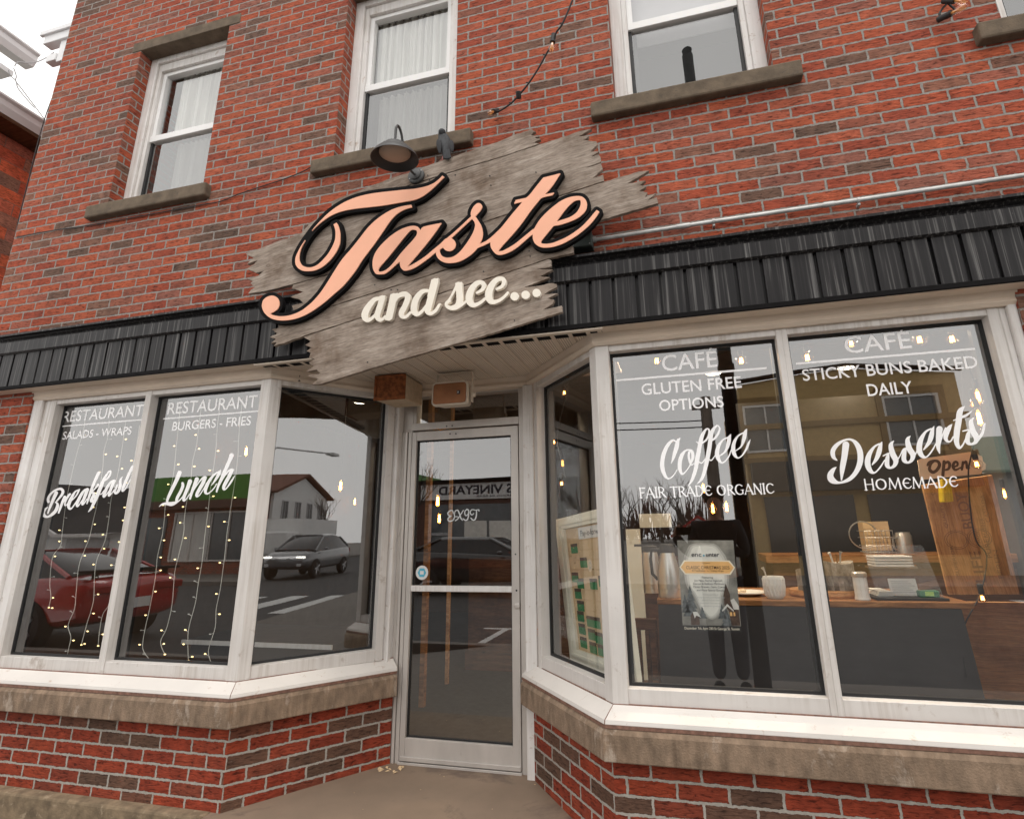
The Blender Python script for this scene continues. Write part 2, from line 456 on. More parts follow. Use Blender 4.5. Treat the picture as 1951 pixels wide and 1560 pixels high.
M['kraft'] = pm('kraft_card', (0.66, 0.48, 0.29), 0.85, var=0.12)
M['antique'] = pm('antique_white_frame', (0.84, 0.81, 0.70), 0.55, var=0.05)
M['blue'] = pm('blue_sticker', (0.10, 0.45, 0.62), 0.5)
M['brass'] = pm('brass', (0.42, 0.30, 0.14), 0.35, 0.8)
M['gutter'] = pm('white_gutter', (0.80, 0.80, 0.81), 0.4, var=0.04)
M['shade_grey'] = pm('grey_soffit', (0.42, 0.42, 0.43), 0.6)
M['pg_body'] = pm('pigeon_grey', (0.05, 0.052, 0.056), 0.85, var=0.35, scale=60, stretch=(1, 1, 0.4))
M['pg_dark'] = pm('pigeon_dark', (0.016, 0.016, 0.019), 0.75, var=0.3, scale=50)
M['pg_foot'] = pm('pigeon_foot', (0.40, 0.14, 0.12), 0.6)

# ---------------------------------------------------------------- geometry helpers
WL = {}
class MB:
    def __init__(s):
        s.v, s.f = [], []
    def add(s, vs, fs):
        o = len(s.v)
        s.v += [tuple(float(a) for a in v) for v in vs]
        s.f += [tuple(o + i for i in f) for f in fs]
        return s
    def box(s, x0, x1, y0, y1, z0, z1, T=None):
        vs = [(x0, y0, z0), (x1, y0, z0), (x1, y1, z0), (x0, y1, z0), (x0, y0, z1), (x1, y0, z1), (x1, y1, z1), (x0, y1, z1)]
        if T is not None:
            vs = [tuple(T @ Vector(v)) for v in vs]
        return s.add(vs, [(0, 3, 2, 1), (4, 5, 6, 7), (0, 1, 5, 4), (1, 2, 6, 5), (2, 3, 7, 6), (3, 0, 4, 7)])
    def quad(s, a, b, c, d):
        return s.add([a, b, c, d], [(0, 1, 2, 3)])
    def prism(s, poly, vec):
        n = len(poly)
        b = [tuple(np.array(p) + np.array(vec)) for p in poly]
        return s.add(list(poly) + b, [tuple(range(n))] + [tuple(range(2 * n - 1, n - 1, -1))] + [(i, (i + 1) % n, n + (i + 1) % n, n + i)[::-1] for i in range(n)])
    def tube(s, pts, r, seg=8, cap=True):
        P = [Vector(p) for p in pts]
        R = r if isinstance(r, (list, tuple)) else [r] * len(P)
        up = None
        rings = []
        for i, p in enumerate(P):
            t = (P[min(i + 1, len(P) - 1)] - P[max(i - 1, 0)])
            t = t.normalized() if t.length > 1e-9 else Vector((0, 0, 1))
            if up is None:
                up = t.orthogonal().normalized()
            else:
                up = (up - t * up.dot(t))
                up = up.normalized() if up.length > 1e-6 else t.orthogonal().normalized()
            w = t.cross(up)
            rings.append([p + (up * math.cos(a) + w * math.sin(a)) * R[i] for a in [2 * math.pi * k / seg for k in range(seg)]])
        fs = []
        for i in range(len(P) - 1):
            for k in range(seg):
                k2 = (k + 1) % seg
                fs.append((i * seg + k, i * seg + k2, (i + 1) * seg + k2, (i + 1) * seg + k))
        if cap:
            fs.append(tuple(range(seg - 1, -1, -1)))
            fs.append(tuple((len(P) - 1) * seg + k for k in range(seg)))
        return s.add([q for r_ in rings for q in r_], fs)
    def lathe(s, prof, c, seg=24, T=None, cap=True):
        vs, fs = [], []
        for r, z in prof:
            for k in range(seg):
                a = 2 * math.pi * k / seg
                p = Vector((r * math.cos(a), r * math.sin(a), z))
                if T is not None:
                    p = T @ p
                vs.append(p + Vector(c))
        for i in range(len(prof) - 1):
            for k in range(seg):
                k2 = (k + 1) % seg
                fs.append((i * seg + k, i * seg + k2, (i + 1) * seg + k2, (i + 1) * seg + k))
        if cap:
            fs.append(tuple(range(seg - 1, -1, -1)))
            fs.append(tuple((len(prof) - 1) * seg + k for k in range(seg)))
        return s.add(vs, fs)
    def ball(s, c, r, seg=14, T=None):
        prof = [(math.sin(math.pi * i / (seg // 2 + 1)), -math.cos(math.pi * i / (seg // 2 + 1))) for i in range(1, seg // 2 + 1)]
        r = (r, r, r) if isinstance(r, (int, float)) else r
        A = Matrix.Diagonal((r[0], r[1], r[2]))
        A = (T @ A) if T is not None else A
        return s.lathe(prof, c, seg, A)
    def sweep(s, path, prof, closed=False):
        # path: plan points; prof: closed polygon of (outward offset, z); outward = right-hand side of the path
        n = len(path)
        def off(o):
            res = []
            for i in range(n):
                p = Vector(path[i])
                ns = []
                if i > 0:
                    d = (Vector(path[i]) - Vector(path[i - 1])).normalized()
                    ns.append(Vector((d.y, -d.x)))
                if i < n - 1:
                    d = (Vector(path[i + 1]) - Vector(path[i])).normalized()
                    ns.append(Vector((d.y, -d.x)))
                if len(ns) == 2:
                    b = (ns[0] + ns[1]).normalized()
                    res.append(p + b * (o / max(0.2, b.dot(ns[0]))))
                else:
                    res.append(p + ns[0] * o)
            return res
        k = len(prof)
        vs = []
        cols = [off(o) for o, z in prof]
        for i in range(n):
            for j in range(k):
                vs.append((cols[j][i].x, cols[j][i].y, prof[j][1]))
        fs = []
        for i in range(n - 1):
            for j in range(k):
                j2 = (j + 1) % k
                fs.append((i * k + j, (i + 1) * k + j, (i + 1) * k + j2, i * k + j2))
        fs.append(tuple(range(k)))
        fs.append(tuple((n - 1) * k + j for j in range(k - 1, -1, -1)))
        return s.add(vs, fs)
    def build(s, name, m, parent=None, smooth=False, bevel=0.0, uv='wall', origin=None, ang=40):
        me = bpy.data.meshes.new(name)
        V = np.array(s.v)
        if parent is not None:
            o = WL[parent]
        elif origin is not None:
            o = np.array(origin, float)
        else:
            o = np.array([(V[:, 0].min() + V[:, 0].max()) / 2, (V[:, 1].min() + V[:, 1].max()) / 2, V[:, 2].min()])
        me.from_pydata((V - o).tolist(), [], s.f)
        bm = bmesh.new()
        bm.from_mesh(me)
        bmesh.ops.recalc_face_normals(bm, faces=bm.faces)
        lay = bm.loops.layers.uv.new('UVMap')
        for f in bm.faces:
            nn = f.normal
            for lp in f.loops:
                co = np.array(lp.vert.co) + o
                if callable(uv):
                    lp[lay].uv = uv(co, nn)
                elif abs(nn.z) > 0.7:
                    lp[lay].uv = (co[0], co[1])
                else:
                    t = Vector((-nn.y, nn.x, 0)).normalized()
                    lp[lay].uv = (co[0] * t.x + co[1] * t.y, co[2])
        bm.to_mesh(me)
        bm.free()
        return link(name, me, m, parent, o, smooth, bevel, ang)
def link(name, me, m, parent, o, smooth=False, bevel=0.0, ang=40):
    if m is not None:
        me.materials.clear()
        me.materials.append(m)
    ob = bpy.data.objects.new(name, me)
    COL.objects.link(ob)
    if parent is not None:
        ob.parent = parent
        WL[ob] = WL[parent]
    else:
        ob.location = o
        WL[ob] = np.array(o, float)
    if smooth:
        for p in me.polygons:
            p.use_smooth = True
        me.set_sharp_from_angle(angle=math.radians(ang))
    if bevel:
        b = ob.modifiers.new('bevel', 'BEVEL')
        b.width = bevel
        b.segments = 2
        b.limit_method = 'ANGLE'
        b.angle_limit = math.radians(50)
    return ob
def thing(name, label, cat, loc, group=None):
    e = bpy.data.objects.new(name, None)
    COL.objects.link(e)
    e.location = loc
    e.empty_display_size = 0.2
    WL[e] = np.array(loc, float)
    return tag(e, label, cat, group)
def tag(o, label, cat, group=None):
    o['label'] = label
    o['category'] = cat
    if group:
        o['group'] = group
    return o
def struct(o, kind='structure'):
    o['kind'] = kind
    return o
def dup(root, loc, label, name=None):
    r = root.copy()
    COL.objects.link(r)
    r.location = loc
    r['label'] = label
    for ch in list(root.children):
        c = ch.copy()
        COL.objects.link(c)
        c.parent = r
        for g in ch.children:
            d = g.copy()
            COL.objects.link(d)
            d.parent = c
    return r

def fill_mesh(contours, depth):
    """2D closed contours (even-odd) -> extruded mesh; local x,y in plane, z in [-depth/2, depth/2]"""
    cu = bpy.data.curves.new('fill', 'CURVE')
    cu.dimensions = '2D'
    cu.fill_mode = 'BOTH'
    cu.extrude = depth / 2
    for c in contours:
        sp = cu.splines.new('POLY')
        sp.points.add(len(c) - 1)
        for i, p in enumerate(c):
            sp.points[i].co = (p[0], p[1], 0, 1)
        sp.use_cyclic_u = True
    ob = bpy.data.objects.new('fill', cu)
    COL.objects.link(ob)
    dg = bpy.context.evaluated_depsgraph_get()
    dg.update()
    me = bpy.data.meshes.new_from_object(ob.evaluated_get(dg))
    bpy.data.objects.remove(ob)
    return me
def plate(name, contours_px, yfront, depth, m, parent, uvf=None, back=None):
    """flat shape traced at its front face on a plane facing the street, given its real thickness"""
    cs = []
    for c in contours_px:
        q = [onY(p[0], p[1], yfront) for p in c]
        cs.append([(a[0], a[2]) for a in q])
    return plate_w(name, cs, yfront, depth, m, parent, uvf)
def plate_w(name, cs, yfront, depth, m, parent, uvf=None):
    me = fill_mesh(cs, depth)
    o = WL[parent] if parent is not None else np.array([np.mean([p[0] for p in cs[0]]), yfront + depth, min(p[1] for p in cs[0])])
    lay = me.uv_layers[0] if me.uv_layers else me.uv_layers.new(name='UVMap')
    lay.name = 'UVMap'
    for v in me.vertices:
        x, y, z = v.co
        v.co = (x - o[0], yfront + depth / 2 - z - o[1], y - o[2])
    for lp in me.loops:
        co = me.vertices[lp.vertex_index].co
        a, b = co.x + o[0], co.z + o[2]
        lay.data[lp.index].uv = uvf(a, b) if uvf else (a, b)
    me.name = name
    return link(name, me, m, parent, o)

# signed-distance lettering: strokes and outlines merged into clean contours
def catmull(pts, sub=6, closed=False):
    A = np.array(pts, float)
    n = len(A)
    out = []
    rng = range(n if closed else n - 1)
    for i in rng:
        if closed:
            p0, p1, p2, p3 = A[(i - 1) % n], A[i], A[(i + 1) % n], A[(i + 2) % n]
        else:
            p0, p1, p2, p3 = A[max(i - 1, 0)], A[i], A[i + 1], A[min(i + 2, n - 1)]
        for k in range(sub):
            t = k / sub
            out.append(0.5 * ((2 * p1) + (-p0 + p2) * t + (2 * p0 - 5 * p1 + 4 * p2 - p3) * t * t + (-p0 + 3 * p1 - 3 * p2 + p3) * t ** 3))
    if not closed:
        out.append(A[-1])
    return np.array(out)
def outline(pts, sub=5):
    """closed outline; a point with a third value is a corner"""
    n = len(pts)
    cor = [i for i, p in enumerate(pts) if len(p) > 2]
    if not cor:
        return catmull([p[:2] for p in pts], sub, True)
    res = []
    for a, b in zip(cor, cor[1:] + [cor[0] + n]):
        seg = [pts[i % n][:2] for i in range(a, b + 1)]
        res += list(catmull(seg, sub)[:-1])
    return np.array(res)
def sd_stroke(phi, X, Y, st, sub=5):
    C = catmull(st, sub) if len(st) > 2 else np.array(st, float)
    C[:, 2] = np.maximum(C[:, 2], 0.15)
    for a, b in zip(C[:-1], C[1:]):
        m = max(a[2], b[2]) + 9
        x0, x1 = min(a[0], b[0]) - m, max(a[0], b[0]) + m
        y0, y1 = min(a[1], b[1]) - m, max(a[1], b[1]) + m
        i0, i1 = np.searchsorted(Y[:, 0], [y0, y1])
        j0, j1 = np.searchsorted(X[0], [x0, x1])
        if i1 <= i0 or j1 <= j0:
            continue
        xs, ys = X[i0:i1, j0:j1], Y[i0:i1, j0:j1]
        d = b[:2] - a[:2]
        L = d @ d
        t = np.clip(((xs - a[0]) * d[0] + (ys - a[1]) * d[1]) / L, 0, 1) if L > 1e-9 else 0 * xs
        D = np.hypot(xs - a[0] - t * d[0], ys - a[1] - t * d[1]) - (a[2] + t * (b[2] - a[2]))
        phi[i0:i1, j0:j1] = np.minimum(phi[i0:i1, j0:j1], D)
def sd_poly(X, Y, pts):
    P = np.array(pts)
    D = np.full(X.shape, 1e9)
    ins = np.zeros(X.shape, bool)
    for a, b in zip(P, np.roll(P, -1, 0)):
        d = b - a
        L = d @ d
        if L < 1e-9:
            continue
        t = np.clip(((X - a[0]) * d[0] + (Y - a[1]) * d[1]) / L, 0, 1)
        D = np.minimum(D, np.hypot(X - a[0] - t * d[0], Y - a[1] - t * d[1]))
        if a[1] != b[1]:
            c = ((a[1] > Y) != (b[1] > Y)) & (X < (b[0] - a[0]) * (Y - a[1]) / (b[1] - a[1]) + a[0])
            ins ^= c
    return np.where(ins, -D, D)
def sd_field(strokes, polys=(), holes=(), step=0.8, pad=10, sub=5):
    allp = [p[:2] for s in strokes for p in s] + [p[:2] for s in polys for p in s]
    A = np.array(allp)
    mr = max([p[2] for s in strokes for p in s] + [0])
    x0, y0 = A.min(0) - pad - mr
    x1, y1 = A.max(0) + pad + mr
    X, Y = np.meshgrid(np.arange(x0, x1, step), np.arange(y0, y1, step))
    phi = np.full(X.shape, 50.0)
    for s in strokes:
        sd_stroke(phi, X, Y, s, sub)
    for op, lst in ((0, polys), (1, holes)):
        for p in lst:
            o = outline(p)
            a, b = o.min(0) - pad - 4, o.max(0) + pad + 4
            i0, i1 = np.searchsorted(Y[:, 0], [a[1], b[1]])
            j0, j1 = np.searchsorted(X[0], [a[0], b[0]])
            d = sd_poly(X[i0:i1, j0:j1], Y[i0:i1, j0:j1], o)
            v = phi[i0:i1, j0:j1]
            phi[i0:i1, j0:j1] = np.minimum(v, d) if op == 0 else np.maximum(v, -d)
    return X, Y, phi
def contours(F, level=0.0, tol=0.1, minlen=8):
    X, Y, phi = F
    g = phi - level
    g = np.where(g == 0, 1e-6, g)
    H, Wd = g.shape
    sgn = g < 0
    nxt = {}
    def pt(e):
        i, j, k = e
        if k == 0:
            t = g[i, j] / (g[i, j] - g[i, j + 1])
            return (X[i, j] + t * (X[i, j + 1] - X[i, j]), Y[i, j])
        t = g[i, j] / (g[i, j] - g[i + 1, j])
        return (X[i, j], Y[i, j] + t * (Y[i + 1, j] - Y[i, j]))
    code = sgn[:-1, :-1] * 1 + sgn[:-1, 1:] * 2 + sgn[1:, 1:] * 4 + sgn[1:, :-1] * 8
    T = {1: 'LT', 2: 'TR', 3: 'LR', 4: 'RB', 6: 'TB', 7: 'LB', 8: 'BL', 9: 'BT', 11: 'BR', 12: 'RL', 13: 'RT', 14: 'TL', 5: 'LTRB', 10: 'TRBL'}
    for i, j in zip(*np.nonzero((code > 0) & (code < 15))):
        E = {'T': (i, j, 0), 'B': (i + 1, j, 0), 'L': (i, j, 1), 'R': (i, j + 1, 1)}
        s = T[code[i, j]]
        for q in range(0, len(s), 2):
            nxt[E[s[q]]] = E[s[q + 1]]
    out = []
    while nxt:
        st = next(iter(nxt))
        loop = []
        e = st
        while e in nxt:
            loop.append(pt(e))
            e = nxt.pop(e)
        if len(loop) >= minlen:
            out.append(simplify(loop, tol))
    return out
def simplify(loop, tol):
    P = np.array(loop)
    n = len(P)
    k = int(np.argmax(((P - P[0]) ** 2).sum(1)))
    def rdp(a, b):
        st, keep = [(a, b)], []
        while st:
            a, b = st.pop()
            if b - a < 2:
                continue
            q = P[a + 1:b]
            d = P[b % n] - P[a]
            L = np.hypot(*d) + 1e-12
            dist = np.abs(d[0] * (q[:, 1] - P[a][1]) - d[1] * (q[:, 0] - P[a][0])) / L
            m = int(np.argmax(dist))
            if dist[m] > tol:
                keep.append(a + 1 + m)
                st += [(a, a + 1 + m), (a + 1 + m, b)]
        return keep
    P = np.vstack([P, P[:1]])
    ids = sorted([0, k] + rdp(0, k) + rdp(k, n))
    return [tuple(P[i]) for i in ids if i < n]

FONT_CACHE = {}
def text_mesh(body, offset=0.0):
    cu = bpy.data.curves.new('txt', 'FONT')
    cu.body = body
    cu.size = 1
    cu.offset = offset
    cu.resolution_u = 4
    ob = bpy.data.objects.new('txt', cu)
    COL.objects.link(ob)
    dg = bpy.context.evaluated_depsgraph_get()
    dg.update()
    me = bpy.data.meshes.new_from_object(ob.evaluated_get(dg))
    bpy.data.objects.remove(ob)
    return me
def text_obj(items, name, m, parent, thick=0.0008):
    """items: (body, origin, xvec, yvec, offset); xvec spans the text's width, yvec its cap height"""
    mb = MB()
    for it in items:
        body, O, xv, yv = it[:4]
        off = it[4] if len(it) > 4 else 0.0
        me = text_mesh(body, off)
        V = np.array([v.co[:] for v in me.vertices])
        x0, x1 = V[:, 0].min(), V[:, 0].max()
        O, xv, yv = np.array(O, float), np.array(xv, float), np.array(yv, float)
        P = O + np.outer((V[:, 0] - x0) / (x1 - x0), xv) + np.outer(V[:, 1] / 0.729, yv)
        mb.add(P, [tuple(p.vertices) for p in me.polygons])
        bpy.data.meshes.remove(me)
    return mb.build(name, m, parent)
def px_text(body, a, b, cap, Y, off=0.0):
    """text whose baseline runs between two measured points of a wall-parallel plane"""
    A, B = onY(a[0], a[1], Y), onY(b[0], b[1], Y)
    z = (A[2] + B[2]) / 2
    c = onY((a[0] + b[0]) / 2, (a[1] + b[1]) / 2 - cap, Y)
    return (body, (A[0], Y, z), (B[0] - A[0], 0, 0), (0, 0, c[2] - z), off)

# ---------------------------------------------------------------- ground and street
def gz(x, y):
    z = 0.05 - 0.125 * max(0.0, -2.5 - x) if x < -2.5 else 0.05
    return z
g = MB()
xs = [-9, -7, -5, -4, -3, -2.5, -1, 1, 3, 6, 12]
for a, b in zip(xs[:-1], xs[1:]):
    za, zb = gz(max(a, -6), 0), gz(max(b, -6), 0)
    g.quad((a, -3.2, za - 0.03), (b, -3.2, zb - 0.03), (b, 0.1, zb), (a, 0.1, za))
struct(g.build('sidewalk', M['pave'], uv='wall'))
ap = MB()
ap.add([(-2.5, -0.3, 0.050), (-0.25, -0.3, 0.050), (-0.30, 0.05, 0.058), (-0.93, 0.9, 0.078), (-1.9, 0.9, 0.078), (-2.46, 0.05, 0.058), (-2.5, -0.3, -0.2), (-0.25, -0.3, -0.2)],
       [(0, 1, 2, 3, 4, 5), (0, 6, 7, 1)])
struct(ap.build('entrance_apron', M['concrete']))
gr = MB()
gr.quad((-140, -140, -0.16), (140, -140, -0.16), (140, -13.5, -0.16), (-140, -13.5, -0.16))
gr.quad((-140, 0.2, -0.16), (140, 0.2, -0.16), (140, 90, -0.16), (-140, 90, -0.16))
struct(gr.build('ground', M['pave']))
rd = MB()
rd.quad((-140, -13.5, -0.12), (140, -13.5, -0.12), (140, -3.2, -0.12), (-140, -3.2, -0.12))
struct(rd.build('road', M['asphalt']))
kb = MB()
kb.box(-60, 60, -3.36, -3.2, -0.2, 0.016)
kb.box(-60, 60, -13.7, -13.5, -0.2, 0.02)
struct(kb.build('kerb', M['pave'], bevel=0.01))
fs = MB()
fs.quad((-60, -17, 0.015), (60, -17, 0.015), (60, -13.7, 0.015), (-60, -13.7, 0.015))
struct(fs.build('far_pavement', M['pave']))
ln = MB()
for k in range(8):
    y = -4.2 - k * 1.1
    ln.quad((6.5, y, -0.116), (10.0, y, -0.116), (10.0, y + 0.5, -0.116), (6.5, y + 0.5, -0.116))
ln.quad((-3.4, -5.4, -0.116), (-2.6, -5.4, -0.116), (-2.6, -5.28, -0.116), (-3.4, -5.28, -0.116))
ln.quad((-3.06, -5.28, -0.116), (-2.94, -5.28, -0.116), (-2.94, -3.4, -0.116), (-3.06, -3.4, -0.116))
struct(ln.build('road_markings', M['roadpaint']))

# ---------------------------------------------------------------- the shop building
B = thing('shop_building', 'red brick two storey shop with white storefront windows, black metal band and recessed door', 'building', (-1.4, 0.3, 0.05))
YB = -0.03
OPEN = [(-4.075, -3.18), (-2.097, -1.21), (-0.183, 0.707), (1.80, 2.69)]
ZO0, ZO1, ZT = 3.86, 5.36, 7.1
XL, XR = -5.0, 4.6
w = MB()
w.box(XL, XR, YB, 0.25, 2.43, ZO0)
w.box(XL, XR, YB, 0.25, ZO1, ZT)
ed = [XL] + [e for o in OPEN for e in o] + [XR]
for i in range(0, len(ed), 2):
    w.box(ed[i], ed[i + 1], YB, 0.25, ZO0, ZO1)
w.box(XL, -4.383, YB, 0.25, -0.5, 2.43)
w.box(1.535, XR, YB, 0.25, -0.5, 2.43)
w.box(XL, XL + 0.25, 0.25, 9.0, -0.5, ZT)
w.box(XR - 0.25, XR, 0.25, 9.0, -0.5, ZT)
w.box(XL, XR, 9.0, 9.25, -0.5, ZT)
w.build('wall', M['brick'], B)
PL = [(-4.383, 0.0), (-2.42, 0.0), (-1.868, 0.72)]
PRr = [(-0.942, 0.72), (-0.377, 0.0), (1.535, 0.0)]
lw = MB()
for pth in (PL, PRr):
    lw.sweep(pth, [(0.025, -0.4), (0.025, 0.455), (-0.12, 0.455), (-0.12, -0.4)])
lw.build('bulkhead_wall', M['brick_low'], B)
st = MB()
for pth in (PL, PRr):
    st.sweep(pth, [(0.085, 0.447), (0.085, 0.552), (0.07, 0.574), (-0.1, 0.574), (-0.1, 0.447)])
st.build('stone_ledge', M['stone'], B, bevel=0.006)
fl = MB()
for pth in (PL, PRr):
    fl.sweep(pth, [(0.004, 0.652), (0.072, 0.606), (0.076, 0.588), (0.05, 0.586), (-0.06, 0.586), (-0.06, 0.652)])
fl.build('sill_flashing', M['flash'], B, bevel=0.003)
for pth in (PL, PRr):
    ck = MB()
    ck.sweep(pth, [(0.006, 0.6505), (0.0055, 0.6545), (-0.02, 0.6545), (-0.02, 0.6505)])
    ck.build('caulk_line', M['caulk'], B)
    ck = MB()
    ck.sweep(pth, [(0.0745, 0.5735), (0.0745, 0.5885), (0.02, 0.5885), (0.02, 0.5735)])
    ck.build('caulk_line', M['caulk'], B)
    cpt = Vector(pth[1])
    sgn_ = -1 if pth is PL else 1
    bis = Vector((sgn_ * 0.42 * -1, -0.9)).normalized() if pth is PL else Vector((-0.42, -0.9)).normalized()
    ck = MB()
    ck.tube([(cpt.x + bis.x * 0.004, cpt.y + bis.y * 0.004, 0.6505), (cpt.x + bis.x * 0.079, cpt.y + bis.y * 0.079, 0.606), (cpt.x + bis.x * 0.083, cpt.y + bis.y * 0.083, 0.588)], 0.0022, 6)
    ck.build('caulk_line', M['caulk'], B)
fo = MB()
fo.box(-5.0, -2.46, -0.10, -0.02, -0.5, 0.062)
fo.build('foundation', M['found'], B, bevel=0.012)
rf = MB()
rf.box(XL - 0.12, XR + 0.12, YB - 0.14, 9.3, ZT, ZT + 0.12)
rf.build('roof', M['stone_dk'], B)

# black metal band over the shopfront
fa = MB()
x = XL
per = 0.122
yb0 = -0.118
while x < XR:
    fa.box(x, x + per * 0.86, yb0, yb0 + 0.03, 2.452, 2.695)
    fa.box(x + per * 0.86, x + per, yb0 + 0.022, yb0 + 0.03, 2.452, 2.695)
    x += per
fa.build('fascia_panel', M['fascia'], B)
fc = MB()
pr = [(0.03, 2.895), (0.03, 2.86), (0.145, 2.842), (0.152, 2.836), (0.152, 2.824), (0.122, 2.822), (0.104, 2.806), (0.106, 2.785), (0.138, 2.778), (0.138, 2.70), (0.122, 2.69), (0.02, 2.69), (0.02, 2.895)]
fc.sweep([(XL, 0.0), (XR, 0.0)], pr)
fc.build('fascia_cap', M['fascia'], B)
fb = MB()
fb.box(XL, XR, -0.128, 0.0, 2.425, 2.452)
fb.build('fascia_edge', M['black'], B, bevel=0.003)

# soffit over the recess: panels running front to back with grooves
so = MB()
sg = MB()
def soff_x(y):
    t = (y + 0.0) / 0.70
    return (-2.42 + (0.54 if t > 0 else 0) * t, -0.377 - (0.55 if t > 0 else 0) * t)
k = 0
x = -2.45
while x < -0.33:
    xa, xb = x, min(x + 0.098, -0.33)
    ys = -0.118
    xm = (xa + xb) / 2
    if xm < -1.88:
        ye = max(0.0, (xm + 2.42) / 0.54 * 0.70)
    elif xm > -0.93:
        ye = max(0.0, (-0.377 - xm) / 0.55 * 0.70)
    else:
        ye = 0.72
    ye = min(ye + 0.06, 0.78)
    so.box(xa, xb - 0.026, ys, ye, 2.4258, 2.44)
    sg.box(xb - 0.026, xb - 0.003, ys, ye, 2.4245, 2.44)
    x += 0.098
    k += 1
so.build('soffit', M['soffit'], B)
for a, b in ((XL, -2.45), (-0.33, XR)):
    sg.box(a, b, -0.118, 0.03, 2.4235, 2.44)
sg.box(-2.46, -0.32, -0.118, -0.085, 2.415, 2.4235)
sg.box(-2.46, -0.32, -0.118, 0.85, 2.44, 2.452)
sg.build('soffit_strip', M['cream_groove'], B)
tr = MB()
for pth in (([(-4.40, 0), (-2.42, 0), (-1.882, 0.69), (-0.928, 0.69), (-0.377, 0), (1.545, 0)]),):
    tr.sweep(pth, [(0.016, 2.358), (0.030, 2.374), (0.024, 2.394), (0.034, 2.424), (-0.06, 2.424), (-0.06, 2.358)])
tr.build('frieze_trim', M['cream'], B)

# shopfront window units
def frame_T(a, b):
    a, b = Vector((a[0], a[1], 0)), Vector((b[0], b[1], 0))
    u = (b - a).normalized()
    nrm = Vector((u.y, -u.x, 0))
    T = Matrix(((u.x, -nrm.x, 0, a.x), (u.y, -nrm.y, 0, a.y), (0, 0, 1, 0), (0, 0, 0, 1)))
    return T, (b - a).length
Z0, Z1 = 0.650, 2.360
def shop_window(a, b, jl, jr, name='storefront_window', rail=0.066, head=0.034, dl=0.022, dr=0.022):
    """a->b in plan seen left to right; local x along, y inward, z up"""
    T, L = frame_T(a, b)
    f = MB()
    f.box(0, jl, 0, 0.11, Z0, Z1, T)
    f.box(L - jr, L, 0, 0.11, Z0, Z1, T)
    f.box(jl, L - jr, 0.004, 0.11, Z0, Z0 + rail, T)
    f.box(jl, L - jr, 0.004, 0.11, Z1 - head, Z1, T)
    ob = f.build(name, M['alu'], B, bevel=0.0025)
    gk = MB()
    g0, g1, h0, h1 = jl, L - jr, Z0 + rail, Z1 - head
    t = 0.013
    gk.box(g0, g1, 0.058, 0.075, h1 - t, h1, T)
    gk.box(g0, g1, 0.058, 0.075, h0, h0 + t, T)
    gk.box(g0, g0 + t, 0.058, 0.075, h0 + t, h1 - t, T)
    gk.box(g1 - t, g1, 0.058, 0.075, h0 + t, h1 - t, T)
    gk.box(g0, g1, 0.078, 0.108, h1 - 0.03, h1, T)
    gk.box(g0, g0 + dl, 0.078, 0.108, h0, h1 - 0.03, T)
    gk.box(g1 - dr, g1, 0.078, 0.108, h0, h1 - 0.03, T)
    gk.build('gasket', M['gasket'], ob)
    p = MB()
    q = [T @ Vector(v) for v in ((g0, 0.066, h0), (g1, 0.066, h0), (g1, 0.066, h1), (g0, 0.066, h1))]
    p.quad(*[tuple(v) for v in q])
    p.build('pane', M['glass'], ob)
    return ob
LV, LI = (-2.42, 0.0), (-1.902, 0.645)
RV, RI = (-0.377, 0.0), (-0.892, 0.645)
def along(a, b, d):
    v = Vector(b) - Vector(a)
    return tuple(Vector(a) + v.normalized() * d)
sw1 = shop_window((-4.232, 0), (-3.378, 0), 0.04, 0.024, dl=0.05)
sw2 = shop_window((-3.378, 0), (-2.486, 0), 0.024, 0.004, dl=0.05)
sw3 = shop_window(along(LV, LI, 0.062), LI, 0.004, 0.048)
sw4 = shop_window(RI, along(RV, RI, 0.062), 0.048, 0.004)
sw5 = shop_window((-0.312, 0), (0.549, 0), 0.004, 0.026)
sw6 = shop_window((0.549, 0), (1.470, 0), 0.026, 0.045, dr=0.045)
cp = MB()
cp.sweep([(-2.488, 0), LV, along(LV, LI, 0.064)], [(0.004, Z0 - 0.004), (0.004, Z1 - 0.001), (-0.1, Z1 - 0.001), (-0.1, Z0 - 0.004)])
cp.build('corner_post', M['alu'], B, bevel=0.002)
cp = MB()
cp.sweep([along(RV, RI, 0.064), RV, (-0.310, 0)], [(0.004, Z0 - 0.004), (0.004, Z1 - 0.001), (-0.1, Z1 - 0.001), (-0.1, Z0 - 0.004)])
cp.build('corner_post', M['alu'], B, bevel=0.002)
tpb = []
class _TP:
    def box(s, *a):
        tpb.append(a)
tp = _TP()
tp.box(-4.383, -4.300, -0.018, 0.1, 0.60, 2.36)
tp.box(-4.300, -4.2335, 0.004, 0.1, 0.64, 2.36)
tp.box(1.4715, 1.500, 0.004, 0.1, 0.64, 2.36)
tp.box(1.500, 1.535, -0.018, 0.1, 0.60, 2.38)
tp.box(-1.957, -1.876, 0.665, 0.82, 0.60, 2.36)
tp.box(-0.972, -0.898, 0.660, 0.82, 0.06, 2.36)
for a_ in tpb:
    MB().box(*a_).build('casing_post', M['white'], B, bevel=0.006)

